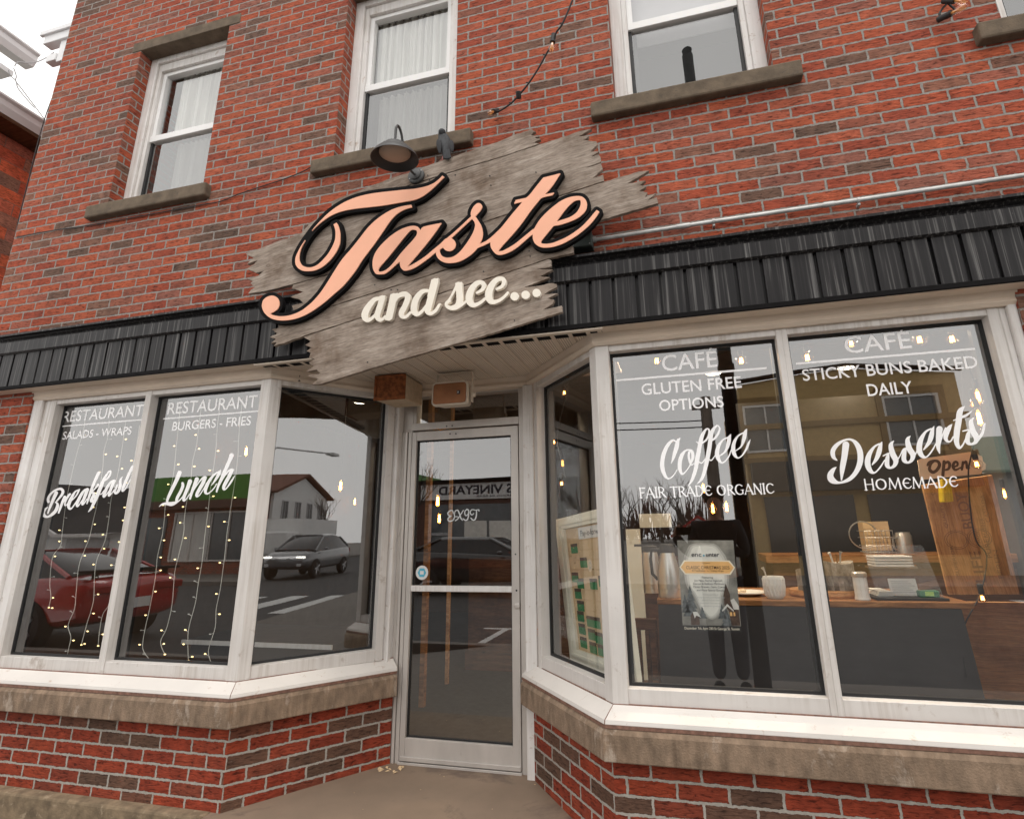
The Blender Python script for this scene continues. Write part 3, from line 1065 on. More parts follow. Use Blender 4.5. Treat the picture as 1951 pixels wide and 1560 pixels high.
# glass door in the recess
YD = 0.715
dj = MB()
for x0, x1, y in ((-1.876, -1.852, YD + 0.005), (-1.846, -1.828, YD - 0.006), (-1.822, -1.797, YD), (-1.016, -0.972, YD + 0.004)):
    dj.box(x0, x1, y, y + 0.1, 0.07, 2.36 if x0 > -1.5 else 2.103)
dj.box(-1.876, -1.80, YD + 0.02, YD + 0.12, 0.07, 2.36)
dj.box(-1.8, -1.016, YD, YD + 0.1, 2.109, 2.160)
dj.box(-1.80, -1.775, YD + 0.02, YD + 0.1, 2.160, 2.36)
dj.box(-1.8, -1.016, YD + 0.02, YD + 0.1, 2.352, 2.36)
dj.box(-1.8, -1.016, YD - 0.012, YD + 0.09, 0.065, 0.086)
dfr = dj.build('door_frame', M['alu_old'], B, bevel=0.002)
tq = MB()
tq.quad((-1.775, YD + 0.05, 2.16), (-1.016, YD + 0.05, 2.16), (-1.016, YD + 0.05, 2.352), (-1.775, YD + 0.05, 2.352))
tq.build('transom_pane', M['glass'], dfr)
hl = MB()
for px_, py_ in ((850.8, 811.8), (861.5, 810.9)):
    c = onY(px_, py_, YD - 0.001)
    hl.tube([(c[0], YD - 0.001, c[2]), (c[0], YD + 0.01, c[2])], 0.0055, 10)
    hl.build('screw_hole', M['gasket'], dfr)
    hl = MB()
for px_, py_ in ((857.5, 826.3), (868.5, 826.1)):
    c = onY(px_, py_, YD - 0.003)
    hl.tube([(c[0], YD - 0.005, c[2]), (c[0], YD + 0.01, c[2])], 0.005, 10)
    hl.build('screw_hole', M['gasket'], dfr)
    hl = MB()
dl = MB()
DX0, DX1, DZ0, DZ1 = -1.793, -1.020, 0.090, 2.098
dl.box(DX0, DX0 + 0.034, YD - 0.003, YD + 0.045, DZ0, DZ1)
dl.box(DX1 - 0.05, DX1, YD - 0.003, YD + 0.045, DZ0, DZ1)
dl.box(DX0 + 0.034, DX1 - 0.05, YD - 0.001, YD + 0.045, DZ1 - 0.062, DZ1)
dl.box(DX0 + 0.034, DX1 - 0.05, YD - 0.001, YD + 0.045, DZ0, 0.212)
dl.box(DX0 + 0.01, DX1 - 0.002, YD - 0.012, YD - 0.003, DZ0 + 0.002, DZ0 + 0.026)
door = dl.build('door', M['alu_old'], B, bevel=0.002)
dp = MB()
gx0, gx1, gz0, gz1 = DX0 + 0.034, DX1 - 0.05, 0.212, DZ1 - 0.062
dp.quad((gx0, YD + 0.028, gz0), (gx1, YD + 0.028, gz0), (gx1, YD + 0.028, gz1), (gx0, YD + 0.028, gz1))
dp.build('pane', M['glass'], door)
dg_ = MB()
dg_.box(gx0, gx1, YD + 0.018, YD + 0.03, gz1 - 0.008, gz1)
dg_.box(gx0, gx1, YD + 0.018, YD + 0.03, gz0, gz0 + 0.008)
dg_.box(gx0, gx0 + 0.008, YD + 0.018, YD + 0.03, gz0, gz1)
dg_.box(gx1 - 0.008, gx1, YD + 0.018, YD + 0.03, gz0, gz1)
dg_.build('gasket', M['gasket'], door)
pb = MB()
pb.box(gx0, gx1, YD - 0.004, YD + 0.018, 1.049, 1.085)
pb.build('push_bar', M['white'], door, bevel=0.004)
lk = MB()
RX = Matrix.Rotation(math.pi / 2, 3, 'X')
lk.lathe([(0.018, 0), (0.019, 0.006), (0.014, 0.010), (0.008, 0.0105)], (-1.036, YD - 0.003, 0.973), 18, RX)
lk.build('lock', M['alu_old'], door, smooth=True)
lh = MB()
c = onY(984, 1124.5, YD - 0.004)
lh.tube([(c[0], YD - 0.0045, c[2]), (c[0], YD + 0.01, c[2])], 0.006, 10)
lh.build('bolt_hole', M['gasket'], door)
lh = MB()
c = onY(982, 1055.5, YD - 0.004)
lh.tube([(c[0], YD - 0.0045, c[2]), (c[0], YD + 0.01, c[2])], 0.005, 10)
lh.build('bolt_hole', M['gasket'], door)
sk = MB()
sc_ = onY(804, 1090.5, YD + 0.027)
sk.lathe([(0.0445, 0), (0.0445, 0.0008)], (sc_[0], YD + 0.0272, sc_[2]), 28, RX)
sk.build('sticker', M['paper'], door)
sk = MB()
sk.lathe([(0.031, 0), (0.031, 0.0006)], (sc_[0], YD + 0.0262, sc_[2]), 6, RX)
sk.build('sticker_emblem', M['blue'], door)
sk = MB()
sk.box(sc_[0] - 0.013, sc_[0] + 0.013, YD + 0.0248, YD + 0.0255, sc_[2] - 0.011, sc_[2] + 0.011)
sk.build('sticker_center', M['paper'], door)
EX = [[(720, 760, 9), (700, 705, 9), (650, 712, 10), (615, 760, 11), (640, 800, 10), (680, 805, 8)], [(680, 805, 9), (630, 840, 11), (618, 880, 11), (655, 905, 11), (715, 880, 11), (742, 820, 9), (735, 780, 8)],
      [(735, 790, 8), (755, 715, 9), (800, 700, 11), (830, 760, 12), (860, 850, 12), (890, 885, 8)], [(905, 700, 8), (860, 770, 9), (800, 860, 10), (755, 893, 9)], [(740, 818, 8), (800, 820, 8)],
      [(985, 690, 9), (945, 700, 9), (930, 760, 10), (955, 800, 8), (1000, 760, 9), (1003, 700, 9), (970, 678, 9)], [(1003, 700, 9), (1000, 800, 12), (980, 870, 12), (940, 885, 12), (898, 855, 9)],
      [(1195, 712, 11), (1190, 690, 9), (1130, 697, 9), (1065, 688, 9), (1030, 740, 10), (1060, 785, 10), (1098, 760, 9)], [(1150, 700, 10), (1145, 800, 12), (1120, 872, 12), (1080, 880, 12), (1045, 845, 10)]]
EX = [zm(s, 790, 900, 9.75) for s in EX]
plate('lettering', contours(sd_field(EX, step=0.35, pad=4), 0, 0.05), YD + 0.029, 0.0008, M['vinyl_letter'], door)

# vinyl lettering on the shop windows
YG = 0.0652
def caps(ob, items, bars):
    for b, p, q, c, o in items:
        text_obj([px_text(b, p, q, c, YG, o + 0.014)], 'lettering', M['vinyl_letter'], ob)
    for p, q, t in bars:
        A, Bq = onY(p[0], p[1], YG), onY(q[0], q[1], YG)
        z = (A[2] + Bq[2]) / 2
        bm_ = MB()
        bm_.box(A[0], Bq[0], YG - 0.0004, YG + 0.0004, z - t / 2, z + t / 2)
        bm_.build('rule_line', M['vinyl_letter'], ob)
caps(sw1, [('RESTAURANT', (118.5, 802.8), (271, 792.8), 21.5, -0.006), ('SALADS - WRAPS', (118.5, 835.8), (249.5, 828.7), 15.5, -0.004)], [((109.8, 811), (276.4, 801), 0.0085)])
caps(sw2, [('RESTAURANT', (318.8, 787.4), (488.5, 777.5), 23.5, -0.006), ('BURGERS - FRIES', (327.4, 819.7), (477.4, 810), 17.5, -0.004)], [((310.9, 796.7), (494.7, 784.2), 0.0085)])
caps(sw5, [('CAF\u00c9', (1262.2, 706.6), (1367.6, 699), 32, -0.008), ('GLUTEN FREE', (1223, 752.9), (1413.6, 737.5), 22.5, -0.004), ('OPTIONS', (1256.8, 782.8), (1379.4, 774.6), 21.5, -0.004)], [((1174.2, 725), (1460.8, 701), 0.0105)])
caps(sw6, [('CAF\u00c9', (1611.5, 673), (1738.2, 662.8), 33, -0.008), ('STICKY BUNS BAKED', (1530.7, 726.1), (1864.3, 699.3), 23.5, -0.004), ('DAILY', (1654, 754.9), (1740.6, 748), 24, -0.004)], [((1516.5, 694), (1857.5, 663.5), 0.0105)])

# flared capitals drawn as strokes (thick stems, thin joins, round E)
GL = {
 'F': (0.62, [[(.14, 0, .085), (.14, 1, .085)], [(.14, .96, .05), (.58, .96, .07)], [(.14, .52, .05), (.48, .52, .06)], [(.02, .02, .03), (.27, .02, .03)]]),
 'A': (0.86, [[(.06, 0, .05), (.42, 1, .05)], [(.42, 1, .08), (.78, 0, .1)], [(.2, .33, .045), (.66, .33, .045)], [(0, .02, .03), (.16, .02, .03)], [(.66, .02, .03), (.9, .02, .03)]]),
 'I': (0.30, [[(.14, 0, .085), (.14, 1, .085)], [(.02, .02, .03), (.26, .02, .03)], [(.02, .98, .03), (.26, .98, .03)]]),
 'R': (0.74, [[(.14, 0, .085), (.14, 1, .085)], [(.14, .97, .045), (.42, .96, .06), (.56, .76, .09), (.42, .53, .06), (.14, .5, .045)], [(.34, .5, .08), (.54, .2, .09), (.72, .02, .07)], [(.02, .02, .03), (.27, .02, .03)]]),
 'T': (0.74, [[(.36, 0, .085), (.36, 1, .085)], [(.02, .95, .06), (.7, .95, .06)], [(.24, .02, .03), (.5, .02, .03)]]),
 'D': (0.84, [[(.14, 0, .085), (.14, 1, .085)], [(.14, .97, .045), (.45, .95, .06), (.72, .5, .095), (.45, .05, .06), (.14, .03, .045)]]),
 'E': (0.74, [[(.66, .82, .07), (.5, .95, .055), (.26, .88, .08), (.12, .5, .1), (.26, .12, .08), (.5, .05, .055), (.68, .2, .06)], [(.12, .52, .05), (.52, .52, .055)]]),
 'O': (0.96, [[(.46, .97, .06), (.2, .82, .09), (.11, .5, .1), (.2, .18, .09), (.46, .03, .06), (.72, .18, .09), (.81, .5, .1), (.72, .82, .09), (.46, .97, .06)]]),
 'G': (0.90, [[(.74, .84, .06), (.5, .97, .055), (.22, .85, .085), (.11, .5, .1), (.22, .15, .085), (.5, .03, .06), (.76, .12, .07)], [(.76, .1, .07), (.76, .44, .075)], [(.58, .45, .035), (.88, .45, .035)]]),
 'N': (0.86, [[(.12, 0, .055), (.12, 1, .055)], [(.12, 1, .09), (.72, 0, .09)], [(.72, 0, .055), (.72, 1, .055)], [(.02, .02, .03), (.22, .02, .03)], [(.62, .98, .03), (.82, .98, .03)]]),
 'C': (0.80, [[(.72, .82, .075), (.5, .96, .055), (.24, .86, .085), (.11, .5, .1), (.24, .14, .085), (.5, .04, .055), (.74, .2, .06)]]),
 'H': (0.86, [[(.14, 0, .085), (.14, 1, .085)], [(.7, 0, .085), (.7, 1, .085)], [(.14, .52, .045), (.7, .52, .045)], [(.02, .02, .03), (.26, .02, .03)], [(.58, .02, .03), (.82, .02, .03)]]),
 'M': (1.06, [[(.1, 0, .05), (.2, 1, .055)], [(.2, 1, .09), (.52, .06, .08)], [(.52, .06, .05), (.84, 1, .055)], [(.84, 1, .085), (.94, 0, .095)], [(0, .02, .03), (.2, .02, .03)]]),
 ' ': (0.42, []),
}
def flared(ob, body, a, b, cap, base):
    tot = sum(GL[c][0] for c in body)
    x = 0.0
    st_ = []
    for c in body:
        for s in GL[c][1]:
            q = []
            for u, v, r in s:
                t = (x + u) / tot
                q.append((a[0] + (b[0] - a[0]) * t + v * cap * base, a[1] + (b[1] - a[1]) * t - v * cap, r * cap * 0.82))
            st_.append(q)
        x += GL[c][0]
    plate('lettering', contours(sd_field(st_, step=0.4, pad=3), 0, 0.06), YG, 0.0008, M['vinyl_letter'], ob)
flared(sw5, 'FAIR TRADE ORGANIC', (1218.5, 948.7), (1476, 939.7), 19.5, -0.12)
flared(sw6, 'HOMEMADE', (1647, 933.6), (1827, 927), 20.5, -0.16)

# brush script words traced as strokes
def script(ob, strokes, ox, oy, k, step=0.4, name='script_lettering', Y=None, m='vinyl_letter'):
    st_ = [zm(s, ox, oy, k) for s in strokes]
    return plate(name, contours(sd_field(st_, step=step, pad=3), 0, 0.06), YG if Y is None else Y, 0.0008, M[m], ob)
script(sw1, [
    [(215, 930, 26), (210, 880, 24), (240, 810, 20), (310, 740, 18), (390, 700, 20), (450, 695, 24), (485, 735, 26), (470, 795, 24), (420, 860, 18), (370, 920, 14)],
    [(360, 770, 34), (310, 880, 28), (250, 1020, 22), (205, 1145, 13)],
    [(345, 940, 10), (380, 965, 20), (385, 1015, 28), (350, 1100, 30), (280, 1170, 26), (200, 1212, 18), (140, 1190, 30), (120, 1140, 30), (150, 1080, 22), (200, 1035, 8)],
    [(520, 845, 27), (480, 930, 24), (440, 1040, 22), (405, 1138, 14)], [(450, 1010, 8), (520, 905, 8), (570, 835, 12), (612, 795, 20), (622, 790, 14)],
    [(598, 805, 20), (560, 870, 16), (525, 950, 13), (522, 1000, 12), (555, 985, 9), (620, 920, 8)],
    [(600, 945, 8), (680, 880, 10), (745, 800, 13), (780, 725, 16), (795, 698, 8)], [(780, 710, 10), (715, 745, 14), (660, 830, 26), (615, 920, 30), (590, 1000, 30), (608, 1060, 22), (650, 1050, 13), (705, 975, 11), (765, 880, 8)],
    [(950, 692, 14), (890, 715, 18), (830, 795, 26), (775, 900, 28), (745, 975, 26), (752, 1018, 16), (790, 985, 11), (845, 900, 9)], [(940, 705, 30), (895, 830, 28), (855, 930, 24), (845, 985, 16), (885, 955, 11), (935, 875, 9)],
    [(1150, 398, 30), (1090, 525, 26), (1025, 680, 25), (975, 830, 22), (932, 965, 12)], [(1010, 765, 10), (1080, 690, 13), (1142, 615, 20)], [(1015, 772, 12), (1060, 770, 22), (1050, 825, 26), (1010, 905, 26), (1022, 930, 16), (1070, 885, 10), (1140, 800, 8)],
    [(1280, 450, 12), (1325, 385, 12), (1365, 360, 13), (1375, 385, 15), (1350, 450, 18), (1295, 515, 16), (1225, 555, 10)], [(1345, 372, 10), (1270, 470, 22), (1220, 580, 31), (1175, 690, 34), (1115, 830, 34), (1060, 955, 28), (1010, 1055, 20), (958, 1118, 6)], [(1150, 785, 9), (1200, 790, 9), (1245, 725, 8)],
    [(1440, 532, 14), (1380, 562, 18), (1310, 660, 26), (1255, 780, 28), (1243, 838, 20), (1272, 828, 11), (1335, 740, 9)], [(1438, 545, 28), (1390, 660, 26), (1345, 780, 23), (1340, 822, 16), (1385, 785, 11), (1435, 715, 8)],
    [(1592, 470, 6), (1555, 530, 20), (1550, 630, 28), (1525, 715, 27), (1482, 772, 20), (1450, 768, 16), (1462, 715, 14), (1500, 612, 12)], [(1425, 755, 8), (1470, 660, 9), (1500, 612, 12)],
    [(1820, 236, 5), (1775, 285, 22), (1720, 400, 25), (1655, 550, 26), (1600, 680, 24), (1592, 732, 16), (1640, 700, 11), (1700, 600, 11), (1740, 518, 8)], [(1690, 402, 8), (1760, 352, 12), (1845, 308, 7)]], 70, 860, 9.75)
script(sw2, [
    [(565, 545, 44), (500, 700, 38), (420, 865, 34), (350, 1010, 30), (312, 1105, 24), (305, 1155, 20)], [(140, 1248, 4), (200, 1200, 18), (290, 1182, 30), (385, 1190, 42), (455, 1172, 34), (535, 1135, 14)],
    [(625, 760, 24), (630, 820, 30), (588, 930, 30), (522, 1050, 30), (502, 1120, 26), (545, 1128, 14), (615, 1055, 11), (695, 935, 8)], [(780, 722, 43), (730, 860, 36), (672, 1000, 32), (645, 1100, 26), (668, 1118, 16), (722, 1060, 11), (795, 955, 8)],
    [(920, 678, 42), (870, 810, 34), (820, 940, 28), (780, 1080, 20)], [(830, 950, 8), (920, 805, 10), (1005, 690, 15), (1075, 638, 24), (1112, 635, 14)], [(1090, 650, 36), (1040, 770, 36), (962, 905, 34), (917, 1000, 30), (925, 1038, 17), (985, 995, 11), (1080, 845, 9), (1115, 760, 8)],
    [(1416, 480, 4), (1380, 565, 28), (1305, 690, 24), (1218, 812, 4)], [(1390, 515, 14), (1295, 570, 18), (1195, 685, 28), (1125, 820, 32), (1095, 920, 32), (1115, 975, 22), (1172, 962, 13), (1262, 880, 11), (1335, 770, 8)],
    [(1640, 185, 45), (1580, 330, 38), (1490, 530, 34), (1412, 705, 30), (1360, 825, 24), (1328, 938, 16)], [(1370, 835, 8), (1475, 645, 10), (1560, 525, 16), (1640, 478, 21), (1685, 490, 8)], [(1645, 500, 36), (1590, 615, 36), (1512, 755, 36), (1472, 850, 31), (1488, 893, 18), (1545, 850, 13), (1635, 720, 20), (1705, 600, 5)]], 290, 850, 10.833)
script(sw5, [
    [(460, 492, 13), (400, 478, 20), (310, 572, 32), (242, 720, 38), (212, 880, 40), (222, 1020, 38), (272, 1140, 27), (330, 1185, 13), (412, 1138, 11), (492, 1015, 7)], [(547, 430, 4), (505, 480, 30), (478, 600, 40), (440, 725, 34), (412, 820, 22), (378, 905, 4)],
    [(745, 655, 16), (655, 660, 16), (580, 745, 34), (540, 880, 38), (540, 1010, 34), (580, 1100, 19), (642, 1060, 11), (720, 950, 12), (778, 800, 27), (772, 700, 28), (740, 662, 20), (706, 725, 22), (712, 820, 22), (748, 930, 13), (805, 900, 8)],
    [(925, 545, 15), (1040, 455, 18), (1085, 335, 18), (1072, 268, 15), (1022, 275, 18), (952, 395, 34), (918, 530, 38), (888, 690, 40), (860, 830, 42), (838, 985, 36), (798, 1125, 32), (748, 1242, 22), (688, 1328, 4)], [(845, 500, 6), (880, 525, 12), (930, 540, 12)], [(895, 880, 11), (950, 892, 13), (1012, 820, 9)],
    [(1105, 495, 15), (1210, 415, 22), (1275, 285, 18), (1265, 222, 13), (1222, 205, 16), (1142, 305, 34), (1108, 460, 38), (1088, 610, 40), (1060, 765, 40), (1028, 925, 38), (988, 1085, 32), (938, 1202, 25), (856, 1284, 4)], [(1085, 832, 12), (1130, 842, 12), (1192, 758, 9)],
    [(1280, 762, 9), (1380, 685, 18), (1438, 545, 36), (1458, 430, 32), (1487, 360, 4)], [(1430, 425, 15), (1342, 465, 16), (1262, 575, 30), (1230, 705, 40), (1252, 812, 36), (1312, 890, 17), (1380, 862, 13), (1450, 770, 13), (1492, 655, 8)],
    [(1578, 668, 8), (1680, 585, 16), (1730, 445, 36), (1755, 325, 32), (1784, 262, 4)], [(1720, 335, 13), (1622, 392, 16), (1552, 505, 30), (1530, 625, 38), (1552, 732, 34), (1612, 800, 15), (1690, 762, 13), (1772, 640, 20), (1812, 540, 22), (1848, 460, 4)]], 1240, 790, 9.75)
script(sw6, [
    [(305, 515, 38), (290, 640, 34), (266, 780, 29), (256, 908, 8)], [(205, 690, 6), (165, 650, 22), (160, 580, 26), (212, 510, 21), (300, 460, 11), (370, 460, 13), (430, 512, 26), (465, 600, 32), (465, 710, 32), (420, 822, 26), (340, 905, 21), (230, 942, 13), (150, 912, 36), (130, 858, 34), (160, 800, 22), (195, 768, 5)],
    [(603, 738, 7), (650, 672, 22), (680, 592, 28), (697, 520, 19), (712, 483, 4)], [(682, 505, 9), (622, 542, 13), (562, 640, 28), (552, 740, 32), (585, 812, 23), (632, 828, 9), (692, 768, 9), (742, 688, 6)],
    [(845, 470, 3), (812, 520, 24), (832, 615, 32), (868, 690, 30), (852, 748, 20), (805, 775, 13), (770, 742, 26), (774, 662, 22), (790, 608, 5)], [(725, 640, 6), (770, 618, 9), (790, 610, 8)],
    [(1032, 415, 3), (1000, 462, 24), (1020, 558, 32), (1060, 625, 30), (1046, 688, 20), (1000, 715, 13), (960, 682, 26), (966, 602, 22), (986, 553, 5)], [(868, 712, 8), (915, 640, 6), (950, 572, 9), (985, 553, 8)],
    [(1183, 568, 7), (1240, 492, 22), (1266, 422, 28), (1281, 352, 19), (1298, 308, 4)], [(1266, 335, 9), (1202, 372, 13), (1146, 470, 28), (1132, 570, 32), (1162, 638, 23), (1212, 653, 9), (1272, 588, 9), (1322, 498, 6)], [(1048, 690, 8), (1090, 620, 7), (1130, 530, 9)],
    [(1360, 340, 36), (1350, 440, 30), (1346, 540, 23), (1362, 610, 6)], [(1348, 565, 7), (1395, 405, 8), (1430, 330, 11)], [(1502, 283, 3), (1466, 330, 24), (1430, 420, 26), (1442, 470, 15), (1482, 478, 9), (1515, 425, 8)],
    [(1642, 82, 4), (1592, 140, 31), (1576, 250, 34), (1556, 370, 34), (1552, 480, 29), (1582, 548, 17), (1622, 518, 9), (1662, 435, 8)], [(1518, 242, 5), (1590, 212, 12), (1660, 185, 15), (1728, 132, 3)],
    [(1747, 210, 3), (1715, 258, 24), (1735, 358, 32), (1770, 420, 32), (1770, 480, 22), (1716, 508, 13), (1676, 480, 26), (1682, 402, 22), (1702, 345, 5)], [(1780, 470, 18), (1840, 390, 16), (1866, 290, 13), (1876, 278, 4)], [(1622, 362, 7), (1682, 347, 9)]], 1560, 760, 5.912)

# upper windows
def upper_window(i, x0, x1):
    wd = MB()
    f0, f1 = 0.075, 0.17
    zc0, zc1 = 3.86, 5.36
    # casing with a wide moulded jamb and blind stop
    for a, b in ((x0, x0 + 0.075), (x1 - 0.075, x1)):
        wd.box(a, b, f0, f1, zc0, zc1)
    wd.box(x0 + 0.075, x1 - 0.075, f0, f1, zc1 - 0.055, zc1)
    for a, b in ((x0 + 0.075, x0 + 0.108), (x1 - 0.108, x1 - 0.075)):
        wd.box(a, b, f0 + 0.02, f1, zc0, zc1 - 0.055)
    wd.box(x0 + 0.108, x1 - 0.108, f0 + 0.02, f1, zc1 - 0.13, zc1 - 0.055)
    win = wd.build('window', M['white'], B, bevel=0.004)
    s = MB()
    a, b = x0 + 0.108, x1 - 0.108
    zm_ = 4.56
    s.box(a, a + 0.035, f0 + 0.045, f1, zm_, 5.23)
    s.box(b - 0.035, b, f0 + 0.045, f1, zm_, 5.23)
    s.box(a + 0.035, b - 0.035, f0 + 0.045, f1, 5.195, 5.23)
    s.box(a, b, f0 + 0.035, f1, zm_ - 0.03, zm_ + 0.025)
    s.build('upper_sash', M['vinyl'], win, bevel=0.003)
    s = MB()
    s.box(a, a + 0.022, f0 + 0.05, f0 + 0.075, 3.90, zm_ - 0.03)
    s.box(b - 0.022, b, f0 + 0.05, f0 + 0.075, 3.90, zm_ - 0.03)
    s.box(a + 0.022, b - 0.022, f0 + 0.05, f0 + 0.075, 3.86, 3.90)
    s.box(a + 0.028, a + 0.05, f0 + 0.085, f1, 3.90, zm_ - 0.03)
    s.build('lower_sash', M['gasket'] if i else M['gasket'], win, bevel=0.002)
    p = MB()
    p.quad((a + 0.035, f0 + 0.075, zm_ + 0.025), (b - 0.035, f0 + 0.075, zm_ + 0.025), (b - 0.035, f0 + 0.075, 5.195), (a + 0.035, f0 + 0.075, 5.195))
    p.build('pane', M['glass_up'], win)
    p = MB()
    p.quad((a + 0.022, f0 + 0.060, 3.90), (b - 0.022, f0 + 0.060, 3.90), (b - 0.022, f0 + 0.060, zm_ - 0.03), (a + 0.022, f0 + 0.060, zm_ - 0.03))
    p.build('pane', M['glass_up'], win)
    p = MB()
    p.quad((a + 0.02, f0 + 0.082, 3.895), (b - 0.02, f0 + 0.082, 3.895), (b - 0.02, f0 + 0.082, zm_ - 0.03), (a + 0.02, f0 + 0.082, zm_ - 0.03))
    p.build('insect_screen', M['insect'], win)
    # sill and lintel
    s = MB()
    s.box(x0 - 0.14, x1 + 0.13 if i else x1 + 0.08, YB - 0.055, 0.09, 3.757, 3.8635)
    s.build('stone_sill', M['stone_dk'], win, bevel=0.012)
    s = MB()
    s.box(x0 - 0.09, x1 + 0.10, YB - 0.006, 0.1, ZO1 - 0.004, 5.452)
    s.build('lintel', M['stone_dk'], win, bevel=0.006)
    c = MB()
    if i < 2:
        n = 60
        for z0_, z1_, ya, xa in ((4.60, 5.23, 0.20, a + (0.13 if i == 0 else 0.03)), (3.86, 4.56, 0.235, a + (0.16 if i == 0 else 0.05))):
            P = []
            for k in range(n + 1):
                xx = xa + (b - xa) * k / n
                yy = ya + 0.014 * math.sin(k * 1.1) + 0.008 * math.sin(k * 2.7 + i)
                P.append((xx, yy))
            for (u0, v0), (u1, v1) in zip(P[:-1], P[1:]):
                c.quad((u0, v0, z0_), (u1, v1, z0_), (u1, v1, z1_), (u0, v0, z1_))
        c.build('curtain', M['curtain'], win, smooth=True)
    else:
        c.box(a, b, 0.21, 0.214, 4.47, 5.25)
        c.build('blind', M['blind'], win)
    return win
for i, o in enumerate(OPEN):
    upper_window(i, *o)
# mortar gap fillers behind the openings: dark upper rooms, and the shop's interior shell
rm = MB()
for o in OPEN:
    x0, x1 = o[0] - 0.3, o[1] + 0.3
    rm.quad((x0, 1.6, 3.5), (x1, 1.6, 3.5), (x1, 1.6, 5.7), (x0, 1.6, 5.7))
rm.quad((-4.75, 0.25, 3.45), (4.35, 0.25, 3.45), (4.35, 1.6, 3.45), (-4.75, 1.6, 3.45))
rm.quad((-4.75, 0.25, 5.7), (4.35, 0.25, 5.7), (4.35, 1.6, 5.7), (-4.75, 1.6, 5.7))
rm.build('upstairs_room', M['room'], B)
sh = MB()
sh.quad((-4.72, 7.0, 0.1), (4.3, 7.0, 0.1), (4.3, 7.0, 3.2), (-4.72, 7.0, 3.2))
sh.quad((-4.72, 0.1, 0.1), (-4.72, 7.0, 0.1), (-4.72, 7.0, 3.2), (-4.72, 0.1, 3.2))
sh.quad((2.3, 0.26, 0.1), (2.3, 7.0, 0.1), (2.3, 7.0, 3.2), (2.3, 0.26, 3.2))
sh.box(-4.4, -2.3, 0.11, 0.14, 2.36, 3.2)
sh.build('interior_wall', M['room'], B)
sh = MB()
sh.quad((-4.75, 0.3, 2.85), (4.35, 0.3, 2.85), (4.35, 7.0, 2.85), (-4.75, 7.0, 2.85))
sh.build('interior_ceiling', M['ceil'], B)
sh = MB()
sh.add([(-4.75, 0.1, 0.098), (-2.40, 0.1, 0.098), (-1.83, 0.84, 0.098), (-0.96, 0.84, 0.098), (-0.35, 0.1, 0.098), (4.35, 0.1, 0.098), (4.35, 7.0, 0.098), (-4.75, 7.0, 0.098)],
       [(0, 1, 2, 7), (2, 3, 6, 7), (3, 4, 5, 6)])
sh.build('interior_floor', M['floor'], B)
# recessed ceiling lights of the cafe (lit in the photograph)
for x, y, e_ in ((-0.1, 1.0, 20), (1.0, 1.0, 22), (1.9, 1.3, 9), (0.4, 2.6, 6), (1.6, 2.8, 6), (-1.3, 2.4, 0.7), (-3.4, 2.6, 1.2)):
    c_ = MB()
    c_.lathe([(0.0, 2.842), (0.055, 2.842), (0.07, 2.846), (0.0, 2.846)], (x, y, 0), 20, None, False)
    dl_ = c_.build('ceiling_light', M['downlight'], B)
    ld = bpy.data.lights.new('downlight_lamp', 'AREA')
    ld.shape = 'DISK'
    ld.size = 0.11
    ld.energy = e_
    ld.color = (1.0, 0.80, 0.56)
    lo_ = bpy.data.objects.new('downlight_lamp', ld)
    COL.objects.link(lo_)
    lo_.parent = dl_
    lo_.location = (x - WL[B][0], y - WL[B][1], 2.838 - WL[B][2])

